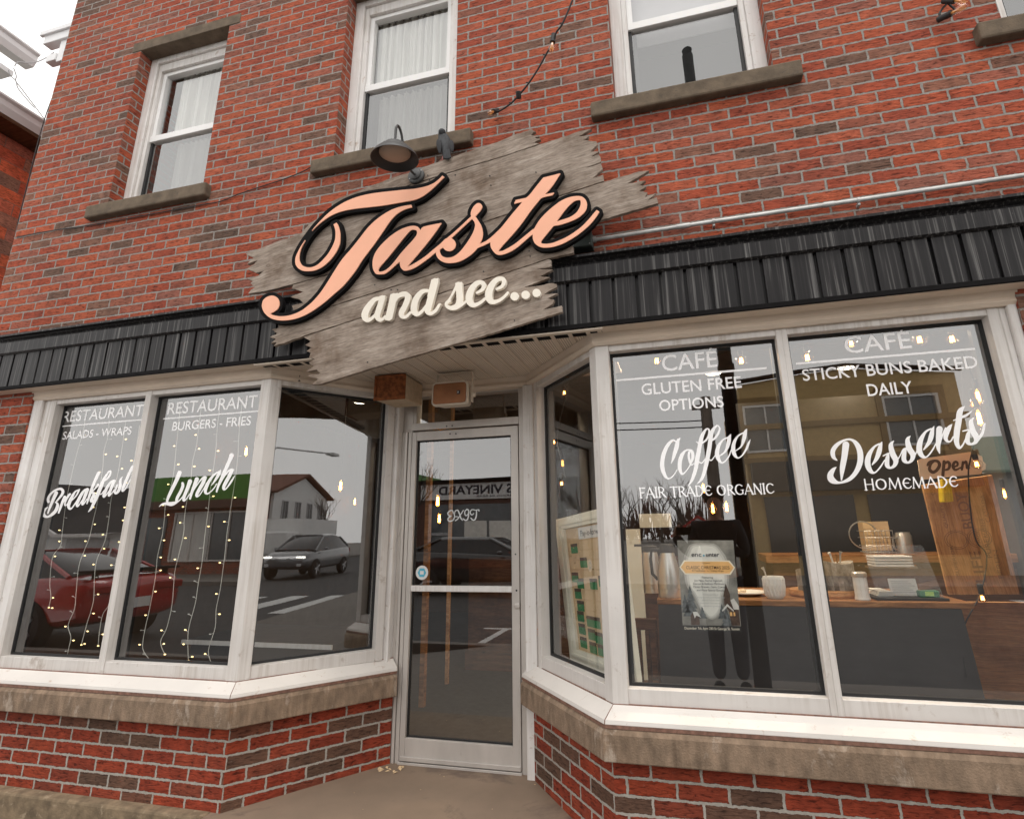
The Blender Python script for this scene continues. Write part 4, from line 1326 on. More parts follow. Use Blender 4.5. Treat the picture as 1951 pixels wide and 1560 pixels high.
# ---------------------------------------------------------------- the wooden shop sign
SG = thing('shop_sign', 'weathered grey plank sign with jagged ends and raised peach script letters above the door', 'sign', (-1.35, -0.17, 2.5))
YS = -0.190
planks = [
 [(636, 382), (664.6, 370.8), (705.6, 355.4), (746.7, 339), (775, 331), (836.7, 308), (880.8, 292.7), (950, 270), (985, 255), (1003, 250), (1012, 246.5), (1020, 250.6), (1010, 258), (1027.5, 259.4), (1019, 262.5), (1030, 265.7), (1015.6, 272.6), (1028, 274), (960, 297), (863, 326.3), (780, 352.5), (700, 378), (640, 398), (631, 386)],
 [(468.7, 483), (484, 478), (532, 459), (555, 452), (575, 444), (590, 425), (640, 400), (700, 380), (780, 354), (863, 328), (960, 298.6), (1029, 275.5), (1070, 262), (1105, 250), (1127, 246), (1101.4, 260.2), (1122, 259.5), (1111.7, 267.3), (1136.4, 269.7), (1138, 276), (1124.5, 289.6), (1141, 288.8), (1126, 298.3), (1141, 295), (1144.3, 300), (1145, 308), (1114, 321), (1145, 311), (1148.3, 322), (1128.4, 339.6), (1149, 333.3), (1150.7, 345), (1066.5, 372.5), (969, 406.5), (921, 422.5), (800, 464), (700, 497.5), (628, 521.5), (558, 541), (514.5, 552.6), (473, 559.5), (478, 552), (486, 548), (477.4, 539.5), (482, 536), (472, 532), (489, 527), (503, 516), (488, 520), (470, 512.3), (484, 504), (491, 496), (471, 503), (484, 490), (470, 485)],
 [(558, 543), (628, 523.5), (700, 499.5), (800, 466), (921, 424.5), (969, 408.5), (1066.5, 374.5), (1151, 347), (1190, 335), (1217.4, 327), (1236.5, 325.5), (1195, 350), (1230, 344.4), (1217.4, 354), (1231, 355.5), (1218, 364), (1233.3, 366.6), (1228.5, 376), (1250, 368), (1232.5, 383.3), (1251.6, 376), (1254, 387.2), (1200, 403), (1147.5, 418.5), (1050, 450), (900, 497), (750, 545), (650, 577), (556, 606), (562, 598), (556, 583), (578, 577), (570, 570), (553.7, 565.7), (578, 556), (556, 550)],
 [(529.8, 619), (556, 607.5), (650, 579), (750, 547), (900, 499), (1050, 452), (1089, 466), (1092, 470.5), (1093, 481), (1046, 492), (985, 512.5), (923, 531.5), (800, 570.5), (686.7, 605), (580, 639), (550, 650), (521, 659.4), (527, 652), (515.6, 654), (526, 645.5), (514.5, 642.5), (528, 635), (517.8, 628), (531, 624.5)],
 [(578.8, 642), (686.7, 607), (800, 572.5), (923, 533.5), (985, 514), (1046, 494), (1050, 496), (1050.8, 507.7), (1021.5, 513), (1053, 513.8), (1029, 526), (1047.7, 528.5), (998.5, 547.5), (1036, 543), (1052, 539.5), (1060, 540.8), (1060.8, 547), (1036, 560.8), (1063, 559.2), (1040.8, 569.2), (1055.4, 570.8), (1053.8, 578.5), (1033.8, 590.8), (1070, 582.3), (1072.3, 593.8), (1000, 616), (900, 646), (760, 685.6), (700, 703.5), (610.4, 731.4), (593, 732), (607, 722), (586, 715.5), (610, 711), (603, 704), (584, 707.4), (597, 698), (588.6, 690), (600, 685), (588.6, 681), (592, 672), (584, 669), (595, 662), (581, 657.5), (592, 650)],
]
for i, p in enumerate(planks):
    yo = YS + (0.0, 0.002, -0.0015, 0.0015, 0.0)[i]
    ang_ = math.atan2(0.30, 1.0) * 0.72
    ca, sa = math.cos(0.16), math.sin(0.16)
    def uvp(a, b, i=i, ca=ca, sa=sa):
        return (a * ca + b * sa + 3.7 * i, -a * sa + b * ca + 1.3 * i)
    # ragged micro-splinters along the torn ends
    q = []
    for a, b in zip(p, p[1:] + p[:1]):
        q.append(a)
        L = math.hypot(b[0] - a[0], b[1] - a[1])
        if 6 < L < 40:
            for t in (0.35, 0.7):
                q.append((a[0] + (b[0] - a[0]) * t + random.uniform(-1, 1) * 0.7, a[1] + (b[1] - a[1]) * t + random.uniform(-1, 1) * 0.8))
        elif L >= 40:
            for t in np.arange(0.08, 1, 0.08):
                q.append((a[0] + (b[0] - a[0]) * t, a[1] + (b[1] - a[1]) * t + random.uniform(-0.45, 0.45)))
    ob = plate('plank', [q], yo, 0.024, M['plank'], SG, uvp)
bk = MB()
for a, b in (((700, 400), (735, 660)), ((960, 310), (985, 600))):
    A, Bq = onY(a[0], a[1], -0.16), onY(b[0], b[1], -0.16)
    bk.box(A[0] - 0.03, A[0] + 0.03, -0.166, -0.156, Bq[2], A[2])
bk.build('batten', M['wood_dark'], SG)
nh = MB()
for x, y in ((933, 335), (1021, 328), (935, 353), (944, 535), (714, 543), (745, 552), (757, 552), (867, 333), (921, 517), (1008, 478), (815, 334), (818, 343), (1010, 488), (640, 395), (700, 690), (980, 610)):
    c = onY(x, y, YS - 0.0025)
    nh.tube([(c[0], YS - 0.003, c[2]), (c[0], YS + 0.004, c[2])], 0.0036, 8)
nh.build('nail', M['gasket'], SG)

kA = (480, 300, 4.875)
kB = (680, 350, 6.09375)
kC = (880, 300, 6.09375)
def co(pts, ox, oy, k):
    return [(ox + p[0] / k, oy + p[1] / k) + ((1,) if len(p) > 2 else ()) for p in pts]
polys = [
 co([(1768, 170, 1), (1740, 200), (1690, 238), (1620, 268), (1520, 290), (1400, 302), (1280, 315), (1150, 330), (1040, 350), (940, 380), (850, 420), (770, 470), (700, 525), (640, 585), (580, 650), (520, 730), (470, 800), (430, 870), (405, 930), (403, 985), (425, 1025), (465, 1050), (520, 1057), (580, 1050), (640, 1025), (700, 980), (750, 925), (790, 865), (815, 800), (820, 730), (815, 680), (800, 630), (785, 607, 1), (757, 622, 1), (770, 660), (776, 700), (772, 760), (750, 820), (710, 890), (660, 950), (610, 995), (560, 1018), (510, 1020), (465, 1000), (442, 960), (440, 910), (455, 850), (490, 780), (540, 705), (600, 640), (660, 590), (720, 550), (780, 520), (850, 497), (950, 478), (1080, 463), (1200, 450), (1320, 430), (1420, 412), (1510, 395), (1580, 365), (1650, 315), (1710, 260), (1760, 210), (1787, 182, 1)], *kA),
 co([(1480, 440, 1), (1487, 465, 1), (1430, 480), (1370, 510), (1320, 550), (1270, 610), (1210, 700), (1140, 800), (1080, 880), (1020, 960), (970, 1040), (910, 1120), (840, 1200), (760, 1270), (680, 1340), (600, 1400), (520, 1450), (430, 1490), (340, 1510), (250, 1512), (180, 1495), (130, 1460), (100, 1415), (92, 1370), (105, 1325), (140, 1295), (185, 1283), (225, 1295), (250, 1330), (252, 1375), (235, 1410), (200, 1435), (168, 1450, 1), (200, 1465), (260, 1475), (330, 1470), (400, 1450), (470, 1415), (540, 1360), (590, 1310), (640, 1250), (700, 1160), (750, 1080), (800, 1000), (850, 930), (920, 850), (1000, 750), (1070, 660), (1140, 590), (1220, 530), (1300, 485), (1390, 455)], *kA),
 co([(740, 545, 1), (775, 500), (985, 455, 1), (900, 580), (800, 710), (690, 840), (583, 965, 1), (640, 940), (720, 893), (800, 838), (880, 770), (960, 705), (1020, 655), (1060, 690), (1000, 740), (918, 795), (860, 845), (780, 905), (700, 960), (630, 995), (560, 1010), (525, 995), (503, 960), (497, 905, 1), (450, 945), (400, 990), (350, 1030), (310, 1050), (230, 1050), (200, 1020), (183, 970), (182, 900), (200, 830), (240, 760), (310, 680), (400, 600), (500, 535), (590, 500), (650, 490), (700, 498), (725, 520)], *kB),
 co([(1375, 385), (1410, 430), (1440, 480), (1458, 540), (1462, 600), (1450, 650), (1415, 715), (1390, 760), (1330, 820), (1250, 875), (1170, 910), (1090, 922), (1020, 915), (960, 885), (925, 840), (918, 795), (945, 745), (985, 715, 1), (965, 745), (962, 790), (985, 835), (1030, 857), (1090, 855), (1140, 835), (1200, 785), (1260, 710), (1320, 620), (1355, 550), (1372, 480), (1360, 440), (1340, 410)], *kB),
 co([(945, 235, 1), (1145, 185, 1), (1080, 290), (1020, 370), (962, 430, 1), (1075, 408, 1), (1050, 440, 1), (930, 470), (880, 520), (800, 620), (700, 760), (620, 860), (540, 950), (480, 1015), (430, 1075), (425, 1088, 1), (470, 1085), (540, 1050), (620, 1000), (700, 935), (780, 870), (835, 825, 1), (830, 885, 1), (740, 960), (660, 1030), (580, 1085), (500, 1120), (440, 1133), (395, 1120), (360, 1085), (335, 1040), (330, 985, 1), (270, 1015), (200, 1045), (150, 1065, 1), (190, 1012, 1), (280, 970), (340, 925), (400, 870), (460, 810), (520, 735), (580, 660), (640, 590), (705, 515, 1), (605, 540, 1), (625, 495, 1), (745, 470, 1), (790, 430), (860, 340)], *kC),
 co([(822, 900), (825, 860), (860, 790), (910, 715), (980, 640), (1060, 570), (1150, 505), (1240, 465), (1320, 450), (1390, 455), (1435, 490), (1452, 540), (1445, 600), (1410, 650), (1350, 700), (1280, 735), (1200, 765), (1130, 785), (1065, 795, 1), (1020, 850), (970, 910), (930, 960), (920, 985), (935, 1000), (990, 1003), (1060, 990), (1150, 955), (1240, 910), (1330, 850), (1410, 785), (1480, 710), (1530, 650), (1565, 610, 1), (1597, 630, 1), (1560, 690), (1500, 765), (1420, 840), (1330, 910), (1240, 965), (1150, 1010), (1050, 1040), (960, 1048), (900, 1035), (850, 1000), (825, 950)], *kC),
]
holes = [
 co([(685, 540), (650, 535), (615, 550), (560, 610), (480, 710), (400, 810), (330, 895), (280, 950), (252, 990), (253, 1015), (275, 1022), (320, 1010), (370, 975), (430, 910), (500, 820), (570, 740), (640, 665), (690, 600), (697, 560)], *kB),
 co([(1365, 495), (1380, 520), (1370, 575), (1330, 640), (1260, 690), (1190, 715), (1098, 745, 1), (1140, 690), (1200, 610), (1260, 545), (1310, 507)], *kC),
]
extra = [zm([(880, 800, 14), (960, 730, 16), (1040, 660, 18), (1120, 590, 15), (1200, 517, 14), (1280, 442, 14), (1342, 385, 15)], *kB),
         zm([(1343, 388, 16), (1360, 340, 38), (1390, 295, 46), (1412, 268, 42)], *kB), zm([(1068, 706, 77), (1070, 707, 77)], *kB)]
FT = sd_field(extra, polys, holes, step=0.8, pad=14)
peach = contours(FT, 0.0, 0.07)
blk = contours(FT, 6.4, 0.12)
plate('letter_backing', blk, -0.222, 0.030, M['black'], SG)
plate('script_lettering', peach, -0.228, 0.008, M['peach'], SG)
AND = [
 [(288, 318, 15), (245, 332, 20), (195, 390, 26), (165, 450, 30), (165, 492, 26), (192, 510, 18), (232, 488, 13), (268, 445, 12)], [(318, 315, 24), (292, 400, 25), (272, 470, 24), (285, 503, 18), (310, 508, 13), (345, 478, 12)],
 [(420, 300, 28), (395, 400, 28), (372, 488, 28)], [(405, 380, 12), (445, 310, 18), (490, 283, 22), (530, 285, 24), (542, 318, 24), (518, 385, 24), (488, 440, 24), (488, 472, 20), (522, 483, 14), (565, 445, 12)],
 [(722, 250, 14), (668, 260, 20), (618, 320, 26), (597, 390, 28), (600, 440, 25), (632, 458, 17), (672, 428, 13), (705, 385, 12)], [(784, 170, 30), (750, 300, 29), (722, 405, 28), (720, 438, 22), (748, 452, 15), (792, 423, 14), (818, 380, 12), (830, 370, 8)],
 [(992, 200, 28), (1000, 270, 29), (1003, 335, 30), (985, 382, 27), (940, 402, 21), (898, 395, 15), (882, 365, 13), (908, 342, 16)], [(893, 355, 10), (930, 295, 9), (970, 218, 12), (980, 195, 14)], [(1010, 382, 14), (1050, 352, 10), (1078, 325, 9)],
 [(1155, 268, 11), (1200, 242, 15), (1217, 203, 19), (1196, 177, 19), (1150, 187, 22), (1105, 242, 28), (1085, 310, 32), (1096, 358, 27), (1132, 377, 19), (1182, 357, 14), (1228, 320, 12)],
 [(1330, 235, 11), (1378, 210, 15), (1395, 168, 19), (1375, 144, 19), (1325, 157, 22), (1280, 212, 28), (1258, 282, 32), (1270, 335, 27), (1307, 350, 19), (1357, 333, 14), (1402, 298, 12), (1428, 268, 11)],
 [(1488, 300, 37), (1489, 300, 37)], [(1585, 287, 37), (1586, 287, 37)], [(1682, 270, 36), (1683, 270, 36)]]
AND = [zm(s, 660, 500, 4.645) for s in AND]
ANDP = [co([(293, 297, 1), (345, 291, 1), (318, 400, 1), (265, 420, 1)], 660, 500, 4.645), co([(390, 280, 1), (455, 270, 1), (405, 500, 1), (340, 512, 1)], 660, 500, 4.645), co([(752, 151, 1), (815, 137, 1), (780, 280, 1), (715, 300, 1)], 660, 500, 4.645), co([(962, 183, 1), (1022, 172, 1), (1028, 290, 1), (978, 290, 1)], 660, 500, 4.645)]
plate('tagline_lettering', contours(sd_field(AND, ANDP, step=0.45, pad=4), 0, 0.05), -0.216, 0.024, M['creamletter'], SG)

# ---------------------------------------------------------------- gooseneck lamp over the sign
LP = thing('gooseneck_lamp', 'dark grey gooseneck barn lamp with open bowl shade over the shop sign', 'lamp', (-1.38, -0.19, 3.486))
c = MB()
c.lathe([(0.0, 0), (0.052, 0), (0.052, 0.014), (0.047, 0.018), (0.034, 0.019), (0.034, 0.027), (0.028, 0.031), (0.0, 0.031)], (-1.38, -0.192, 3.486), 28, RX, False)
can = c.build('canopy', M['gunmetal'], LP, smooth=True)
c = MB()
for a in (0.5, 3.7):
    c.ball((-1.38 + 0.043 * math.cos(a), -0.212, 3.486 + 0.043 * math.sin(a)), 0.004, 8)
c.build('screw', M['steel'], can)
c = MB()
arm = catmull([(-1.38, -0.215, 3.484), (-1.38, -0.27, 3.474), (-1.38, -0.33, 3.497), (-1.38, -0.375, 3.56), (-1.38, -0.405, 3.625), (-1.38, -0.440, 3.648), (-1.38, -0.466, 3.622), (-1.38, -0.470, 3.56), (-1.38, -0.468, 3.51)], 6)
c.tube([tuple(p) for p in arm], 0.0075, 10)
c.build('arm', M['gunmetal'], LP, smooth=True)
TS = Matrix.Rotation(math.radians(4), 3, 'X')
sc0 = (-1.38, -0.462, 3.414)
prof = [(0.0, 0.104), (0.020, 0.104), (0.026, 0.100), (0.044, 0.096), (0.060, 0.087), (0.066, 0.078), (0.069, 0.077), (0.086, 0.062), (0.089, 0.055), (0.093, 0.053), (0.110, 0.036), (0.122, 0.020), (0.1315, 0.003), (0.1325, 0.0), (0.129, 0.0)]
c = MB()
c.lathe(prof, sc0, 40, TS, False)
c.build('lamp_shade', M['gunmetal'], LP, smooth=True, ang=25)
c = MB()
c.lathe([(0.129, 0.0), (0.118, 0.02), (0.104, 0.036), (0.084, 0.054), (0.0, 0.07)], sc0, 40, TS, False)
c.build('shade_lining', M['lampin'], LP, smooth=True)
c = MB()
c.lathe([(0.0, 0.012), (0.04, 0.014), (0.07, 0.022), (0.086, 0.034), (0.088, 0.05), (0.0, 0.06)], sc0, 32, TS, False)
c.build('lens', M['lens'], LP, smooth=True)

# ---------------------------------------------------------------- pigeon on the sign's top edge
pf = onY(851, 304, -0.18)
PG = thing('pigeon', 'dark grey pigeon perched on the top edge of the shop sign', 'bird', tuple(pf))
def pgp(px, py, y=0.0):
    q = onY(px, py, -0.18 + y)
    return Vector(q)
c = MB()
TB = Matrix.Rotation(math.radians(-24), 3, 'X') @ Matrix.Rotation(math.radians(-9), 3, 'Y')
spine = [(852, 301, .0), (851, 296, .005), (849.5, 287, .02), (848, 277, .035), (846.5, 269, .05), (845, 263, .058), (842.5, 257, .06), (840.5, 252.5, .055), (839.5, 249.5, .05)]
rad = [.013, .021, .034, .042, .041, .034, .026, .022, .010]
c.tube([tuple(pgp(*p)) for p in spine], rad, 16)
c.ball(tuple(pgp(842.5, 252.5, .035)), (.024, .027, .022), 14)
body = c.build('body', M['pg_body'], PG, smooth=True, ang=180)
body_mod = body.modifiers.new('smooth', 'SUBSURF')
body_mod.levels = body_mod.render_levels = 1
c = MB()
bp = pgp(842, 254, .01)
c.lathe([(0.006, 0.0), (0.0045, 0.01), (0.001, 0.02)], tuple(bp), 8, Matrix.Rotation(math.radians(120), 3, 'X'))
c.build('beak', M['pg_dark'], PG, smooth=True)
for sx in (-1, 1):
    c = MB()
    if sx > 0:
        pts = [(856, 266, -.004), (863, 265, .0), (867, 274, .0), (867.5, 286, -.004), (865, 294, -.01), (859.5, 296, -.012), (857, 282, -.018)]
    else:
        pts = [(842, 265, .0), (832, 262, .02), (830.5, 274, .012), (833, 286, .0), (838, 299, -.006), (842, 298, -.010), (843, 282, -.02)]
    P = [pgp(*p) for p in pts]
    cen = sum(P, Vector()) / len(P)
    fr = [cen + (p - cen) * 0.75 + Vector((0, -0.016, 0)) for p in P]
    n = len(P)
    c.add(P + fr, [(i, (i + 1) % n, n + (i + 1) % n, n + i) for i in range(n)] + [tuple(range(n, 2 * n)), tuple(range(n - 1, -1, -1))])
    wg = c.build('wing', M['pg_dark'], PG, smooth=True, ang=80)
    md = wg.modifiers.new('smooth', 'SUBSURF')
    md.levels = md.render_levels = 2
c = MB()
tl = [pgp(843, 285, -.035), pgp(856, 284, -.035), pgp(859, 300, -.03), pgp(853, 303, -.028), pgp(844, 302, -.03)]
c.prism([tuple(p) for p in tl], (0, 0.01, 0))
c.build('tail', M['pg_body'], PG, bevel=0.003)
for x, y in ((842.5, 307), (856.5, 302)):
    f = pgp(x, y, 0.0)
    c = MB()
    c.tube([tuple(f + Vector((0, 0.004, 0.035))), tuple(f)], 0.0035, 8)
    for a in (-0.9, -0.2, 0.5):
        c.tube([tuple(f), tuple(f + Vector((0.018 * math.sin(a), -0.018 * math.cos(a), -0.004)))], [0.003, 0.0015], 6)
    c.build('foot', M['pg_foot'], PG, smooth=True)

# ---------------------------------------------------------------- conduit, junction box, cables
CD = thing('conduit_pipe', 'grey metal conduit running along the brick just above the black band', 'pipe', (1.2, -0.06, 2.95))
c = MB()
c.tube([(-0.35, -0.06, 2.962), (0.3, -0.06, 2.968), (0.75, -0.06, 2.969), (1.9, -0.06, 2.974), (4.5, -0.06, 2.985)], 0.011, 10)
c.tube([(0.10, -0.06, 2.9665), (0.17, -0.06, 2.967)], 0.0135, 10)
c.tube([(0.82, -0.06, 2.9695), (0.87, -0.06, 2.9697)], 0.0135, 10)
c.tube([(-0.352, -0.06, 2.962), (-0.335, -0.06, 2.962)], 0.017, 10)
c.build('pipe', M['galv'], CD, smooth=True)
for x in (0.29, 0.98, 1.72):
    c = MB()
    c.tube([(x - 0.006, -0.06, 2.969), (x + 0.006, -0.06, 2.969)], 0.0145, 10)
    c.box(x - 0.006, x + 0.006, -0.06, YB, 2.944, 2.958)
    c.build('strap', M['galv'], CD)
JB = thing('junction_box', 'small grey green metal junction box beside the last script letter', 'electrical box', (-0.40, -0.05, 2.905))
c = MB()
c.box(-0.465, -0.352, -0.105, YB, 2.905, 2.998)
c.build('box', M['jbox'], JB, bevel=0.004)
c = MB()
c.box(-0.463, -0.354, -0.112, -0.1055, 2.907, 2.996)
c.build('cover', M['jbox'], JB, bevel=0.002)
c = MB()
for x in (-0.365, -0.455):
    for z in (2.917, 2.986):
        c.ball((x, -0.1125, z), 0.0035, 8)
c.build('screw', M['galv'], JB)

c = MB()
pts = [(0, 505, .9), (20, 480, .5), (27, 450, .0), (31, 455, -.045)]
L1 = [onY(x, y, -0.04) for x, y in ((33, 452), (90, 441), (180, 428), (290, 408), (380, 391), (420, 384), (455, 370), (500, 355), (540, 342), (575, 328), (600, 316), (640, 308))]
c.tube([tuple(p) for p in catmull(L1, 4)], 0.0042, 6)
tag(c.build('wall_cable', M['cable'], uv='wall'), 'thin black cable sagging along the brick below the left upper windows', 'cable')
c = MB()
pts = [onX(x, y, -5.15) for x, y in ((100, 185), (84, 230), (70, 280), (55, 340), (40, 400), (31, 440))] + [L1[0]]
c.tube([tuple(p) for p in catmull(pts, 3)], 0.004, 6)
tag(c.build('drop_cable', M['cable']), 'thin cable hanging down the left corner of the brick shop', 'cable')

def bulb_unit(root, sock_p, dirv, amber=True, r=0.022):
    d = Vector(dirv).normalized()
    T = d.to_track_quat('Z', 'Y').to_matrix()
    c = MB()
    c.lathe([(0.011, -0.035), (0.015, -0.03), (0.015, 0.018), (0.0165, 0.02), (0.0165, 0.03), (0.012, 0.03)], sock_p, 14, T)
    s = c.build('socket', M['cable'], root, smooth=True, ang=30)
    c = MB()
    c.lathe([(0.010, 0.03), (0.013, 0.04), (r, 0.062), (r * 0.98, 0.078), (r * 0.72, 0.094), (0.004, 0.102)], sock_p, 18, T)
    c.build('bulb', M['clear'], root, smooth=True, ang=180)
    c = MB()
    f = Vector(sock_p)
    for a in range(5):
        o = T @ Vector((0.010 * math.cos(a * 1.257), 0.010 * math.sin(a * 1.257), 0))
        c.tube([tuple(f + d * 0.048 + o * 0.6), tuple(f + d * 0.090 + o)], 0.0016, 5)
    c.lathe([(0.006, 0.03), (0.006, 0.045), (0.003, 0.06)], sock_p, 8, T)
    c.build('filament', M['filament'], root)
    return s
S1 = thing('string_light', 'string of unlit bulbs on black cable hanging diagonally between the two middle upper windows', 'string lights', tuple(onY(1000, 170, -0.1)))
def yy(t):
    return -0.34 + 0.26 * t
path = [(1105, -40), (1091, 0), (1072, 45), (1060, 62), (1053, 82), (1040, 105), (1025, 132), (1008, 158), (992, 178), (975, 196), (955, 210), (940, 215)]
pp = [onY(x, y, yy(i / 11)) for i, (x, y) in enumerate(path)]
c = MB()
c.tube([tuple(p) for p in catmull(pp, 4)], 0.0055, 7)
for i in (2, 5, 7, 9):
    a = Vector(pp[i])
    c.tube([tuple(a), tuple(a + Vector((-0.018, 0, 0.006)))], 0.004, 6)
c.build('cord', M['cable'], S1, smooth=True)
bulb_unit(S1, tuple(onY(1054, 74, yy(.36))), (-0.14, -0.05, -1))
bulb_unit(S1, tuple(onY(944, 212, yy(1.0))), (-0.25, -0.75, -0.75), r=0.019)
c = MB()
q = onY(988, 182, yy(.7))
c.lathe([(0.013, -0.02), (0.016, -0.016), (0.016, 0.02), (0.010, 0.024)], tuple(q), 12, Matrix.Rotation(0.5, 3, 'X'))
c.build('empty_socket', M['cable'], S1, smooth=True)
S2 = thing('string_light', 'bunched end of a bulb string hooked on the brick at the upper right', 'string lights', tuple(onY(1805, 20, -0.08)))
c = MB()
pp = [onY(x, y, -0.09) for x, y in ((1845, -40), (1826, -8), (1812, 2), (1798, 14), (1790, 28), (1800, 36), (1812, 30), (1822, 22), (1808, 8), (1796, -12), (1785, -40))]
c.tube([tuple(p) for p in catmull(pp, 4)], 0.0055, 7)
c.build('cord', M['cable'], S2, smooth=True)
bulb_unit(S2, tuple(onY(1808, 2, -0.12)), (0.35, -0.3, -0.45), r=0.021)
bulb_unit(S2, tuple(onY(1800, 32, -0.11)), (0.6, -0.6, -0.22), r=0.019)

# ---------------------------------------------------------------- loudspeakers under the soffit
SP = thing('loudspeaker', 'boxy beige loudspeaker with rusty brown crumbling front under the soffit', 'loudspeaker', (-1.78, 0.5, 2.42))
Tl = Matrix.Translation((-1.78, 0.335, 2.333)) @ Matrix.Rotation(math.radians(3), 4, 'Z')
c = MB()
c.add([tuple(Tl @ Vector(v)) for v in [(-0.105, 0.012, -0.082), (0.105, 0.012, -0.082), (0.105, 0.012, 0.082), (-0.105, 0.012, 0.082), (-0.10, 0.31, -0.066), (0.10, 0.31, -0.066), (0.10, 0.31, 0.086), (-0.10, 0.31, 0.086)]],
      [(3, 2, 1, 0), (4, 5, 6, 7), (0, 1, 5, 4), (1, 2, 6, 5), (2, 3, 7, 6), (3, 0, 4, 7)])
c.build('cabinet', M['rustshell'], SP, bevel=0.006)
c = MB()
c.box(-0.109, 0.109, -0.006, 0.012, -0.085, -0.062, Tl)
c.box(-0.109, 0.109, -0.006, 0.012, 0.066, 0.083, Tl)
c.box(-0.109, -0.094, -0.006, 0.012, -0.062, 0.066, Tl)
c.box(0.092, 0.109, -0.006, 0.012, -0.062, 0.066, Tl)
c.build('foam_rim', M['rust'], SP, bevel=0.003)
c = MB()
c.box(-0.094, 0.092, 0.003, 0.0115, -0.062, 0.066, Tl)
c.build('foam_front', M['rust'], SP)
S3 = thing('loudspeaker', 'cream rounded loudspeaker with brown cloth grille hung on a bracket under the soffit', 'loudspeaker', (-1.36, 0.42, 2.42))
def rrect(w_, h_, r, n=5):
    o = []
    for cx_, cy_, a0 in ((w_ - r, h_ - r, 0), (-w_ + r, h_ - r, 1), (-w_ + r, -h_ + r, 2), (w_ - r, -h_ + r, 3)):
        for k in range(n + 1):
            a = (a0 + k / n) * math.pi / 2
            o.append((cx_ + r * math.cos(a), cy_ + r * math.sin(a)))
    return o
Tc = Matrix.Translation((-1.363, 0.345, 2.262)) @ Matrix.Rotation(math.radians(-2), 4, 'X') @ Matrix.Rotation(math.radians(1), 4, 'Z')
def rr_loft(levels):
    c = MB()
    rings = [[tuple(Tc @ Vector((x, y, z))) for x, z in rrect(w_, h_, r)] for (y, w_, h_, r) in levels]
    n = len(rings[0])
    fsq = [(i * n + k, i * n + (k + 1) % n, (i + 1) * n + (k + 1) % n, (i + 1) * n + k) for i in range(len(rings) - 1) for k in range(n)]
    fsq += [tuple(range(n)), tuple((len(rings) - 1) * n + k for k in range(n))]
    return c.add([p for q in rings for p in q], fsq)
rr_loft([(0.012, 0.108, 0.064, 0.018), (0.0, 0.112, 0.068, 0.02), (-0.002, 0.117, 0.074, 0.024), (0.004, 0.121, 0.078, 0.026), (0.03, 0.121, 0.078, 0.026), (0.034, 0.115, 0.073, 0.024), (0.13, 0.10, 0.062, 0.02), (0.15, 0.085, 0.05, 0.02)]).build('cabinet', M['shell'], S3, smooth=True, ang=50)
rr_loft([(-0.004, 0.104, 0.061, 0.015), (-0.001, 0.109, 0.0655, 0.018), (0.011, 0.109, 0.0655, 0.018)]).build('grille', M['grille'], S3, smooth=True, ang=50)
c = MB()
c.box(0.052, 0.074, -0.0065, -0.0042, -0.012, 0.012, Tc)
bd = c.build('badge', M['ink'], S3)
c = MB()
for a in (0.785, -0.785):
    v = Vector((math.cos(a) * 0.008, 0, math.sin(a) * 0.008))
    o = Vector((0.061, -0.0072, 0))
    c.tube([tuple(Tc @ (o - v)), tuple(Tc @ (o + v))], 0.0014, 6)
c.build('badge_mark', M['paper'], bd)
c = MB()
for sx in (-0.118, 0.128):
    c.box(sx - 0.003, sx + 0.003, 0.06, 0.09, -0.05, 0.155, Tc)
c.box(-0.115, 0.125, 0.06, 0.09, 0.150, 0.156, Tc)
c.lathe([(0.016, -0.008), (0.018, 0.0), (0.016, 0.012)], tuple(Tc @ Vector((0.135, 0.075, 0.0))), 12, Matrix.Rotation(math.pi / 2, 3, 'Y'))
c.build('bracket', M['shell'], S3, bevel=0.002)

# ---------------------------------------------------------------- behind the glass, right window
ZTB = 1.05
TBL = thing('display_table', 'wood topped display table draped with charcoal cloth behind the right windows', 'table', (0.55, 0.75, 0.1))
c = MB()
c.box(-0.175, 1.30, 0.45, 1.15, 1.022, ZTB)
c.build('tabletop', M['oak'], TBL, bevel=0.004)
c = MB()
n = 70
P = []
for k in range(n + 1):
    x = -0.17 + 1.41 * k / n
    P.append(x)
rows = [1.021, 0.8, 0.5, 0.25, 0.105]
vs, fsx = [], []
for i, z in enumerate(rows):
    for k, x in enumerate(P):
        amp = 0.002 + 0.016 * i / 4
        vs.append((x + (x - 0.54) * 0.05 * i / 4, 0.446 - 0.02 * i / 4 + amp * math.sin(k * 0.42 + 0.5 * math.sin(k * .13)) * (0.4 + 0.6 * math.sin(k * 0.09) ** 2), z))
for i in range(4):
    for k in range(n):
        a = i * (n + 1) + k
        fsx.append((a, a + 1, a + n + 2, a + n + 1))
c.add(vs, fsx)
for xe, s in ((-0.17, -1), (1.24, 1)):
    c.quad((xe, 0.446, 1.021), (xe, 1.15, 1.021), (xe + s * 0.04, 1.17, 0.105), (xe + s * 0.036, 0.426, 0.105))
c.build('table_cloth', M['cloth'], TBL, smooth=True)
c = MB()
for x in (-0.1, 1.2):
    for y in (0.52, 1.08):
        c.box(x - 0.025, x + 0.025, y - 0.025, y + 0.025, 0.1, 1.022)
c.build('leg', M['wood_dark'], TBL)
def tpos(px, py):
    q = onZ(px, py, ZTB)
    return (q[0], q[1] + 0.03, ZTB)
def vessel(name, label, cat, pos, prof, m, seg=26, group=None):
    t = thing(name, label, cat, pos, group)
    c = MB()
    c.lathe(prof, pos, seg)
    b = c.build('body', M[m], t, smooth=True, ang=35)
    return t
p = (-0.105, 0.56, ZTB)
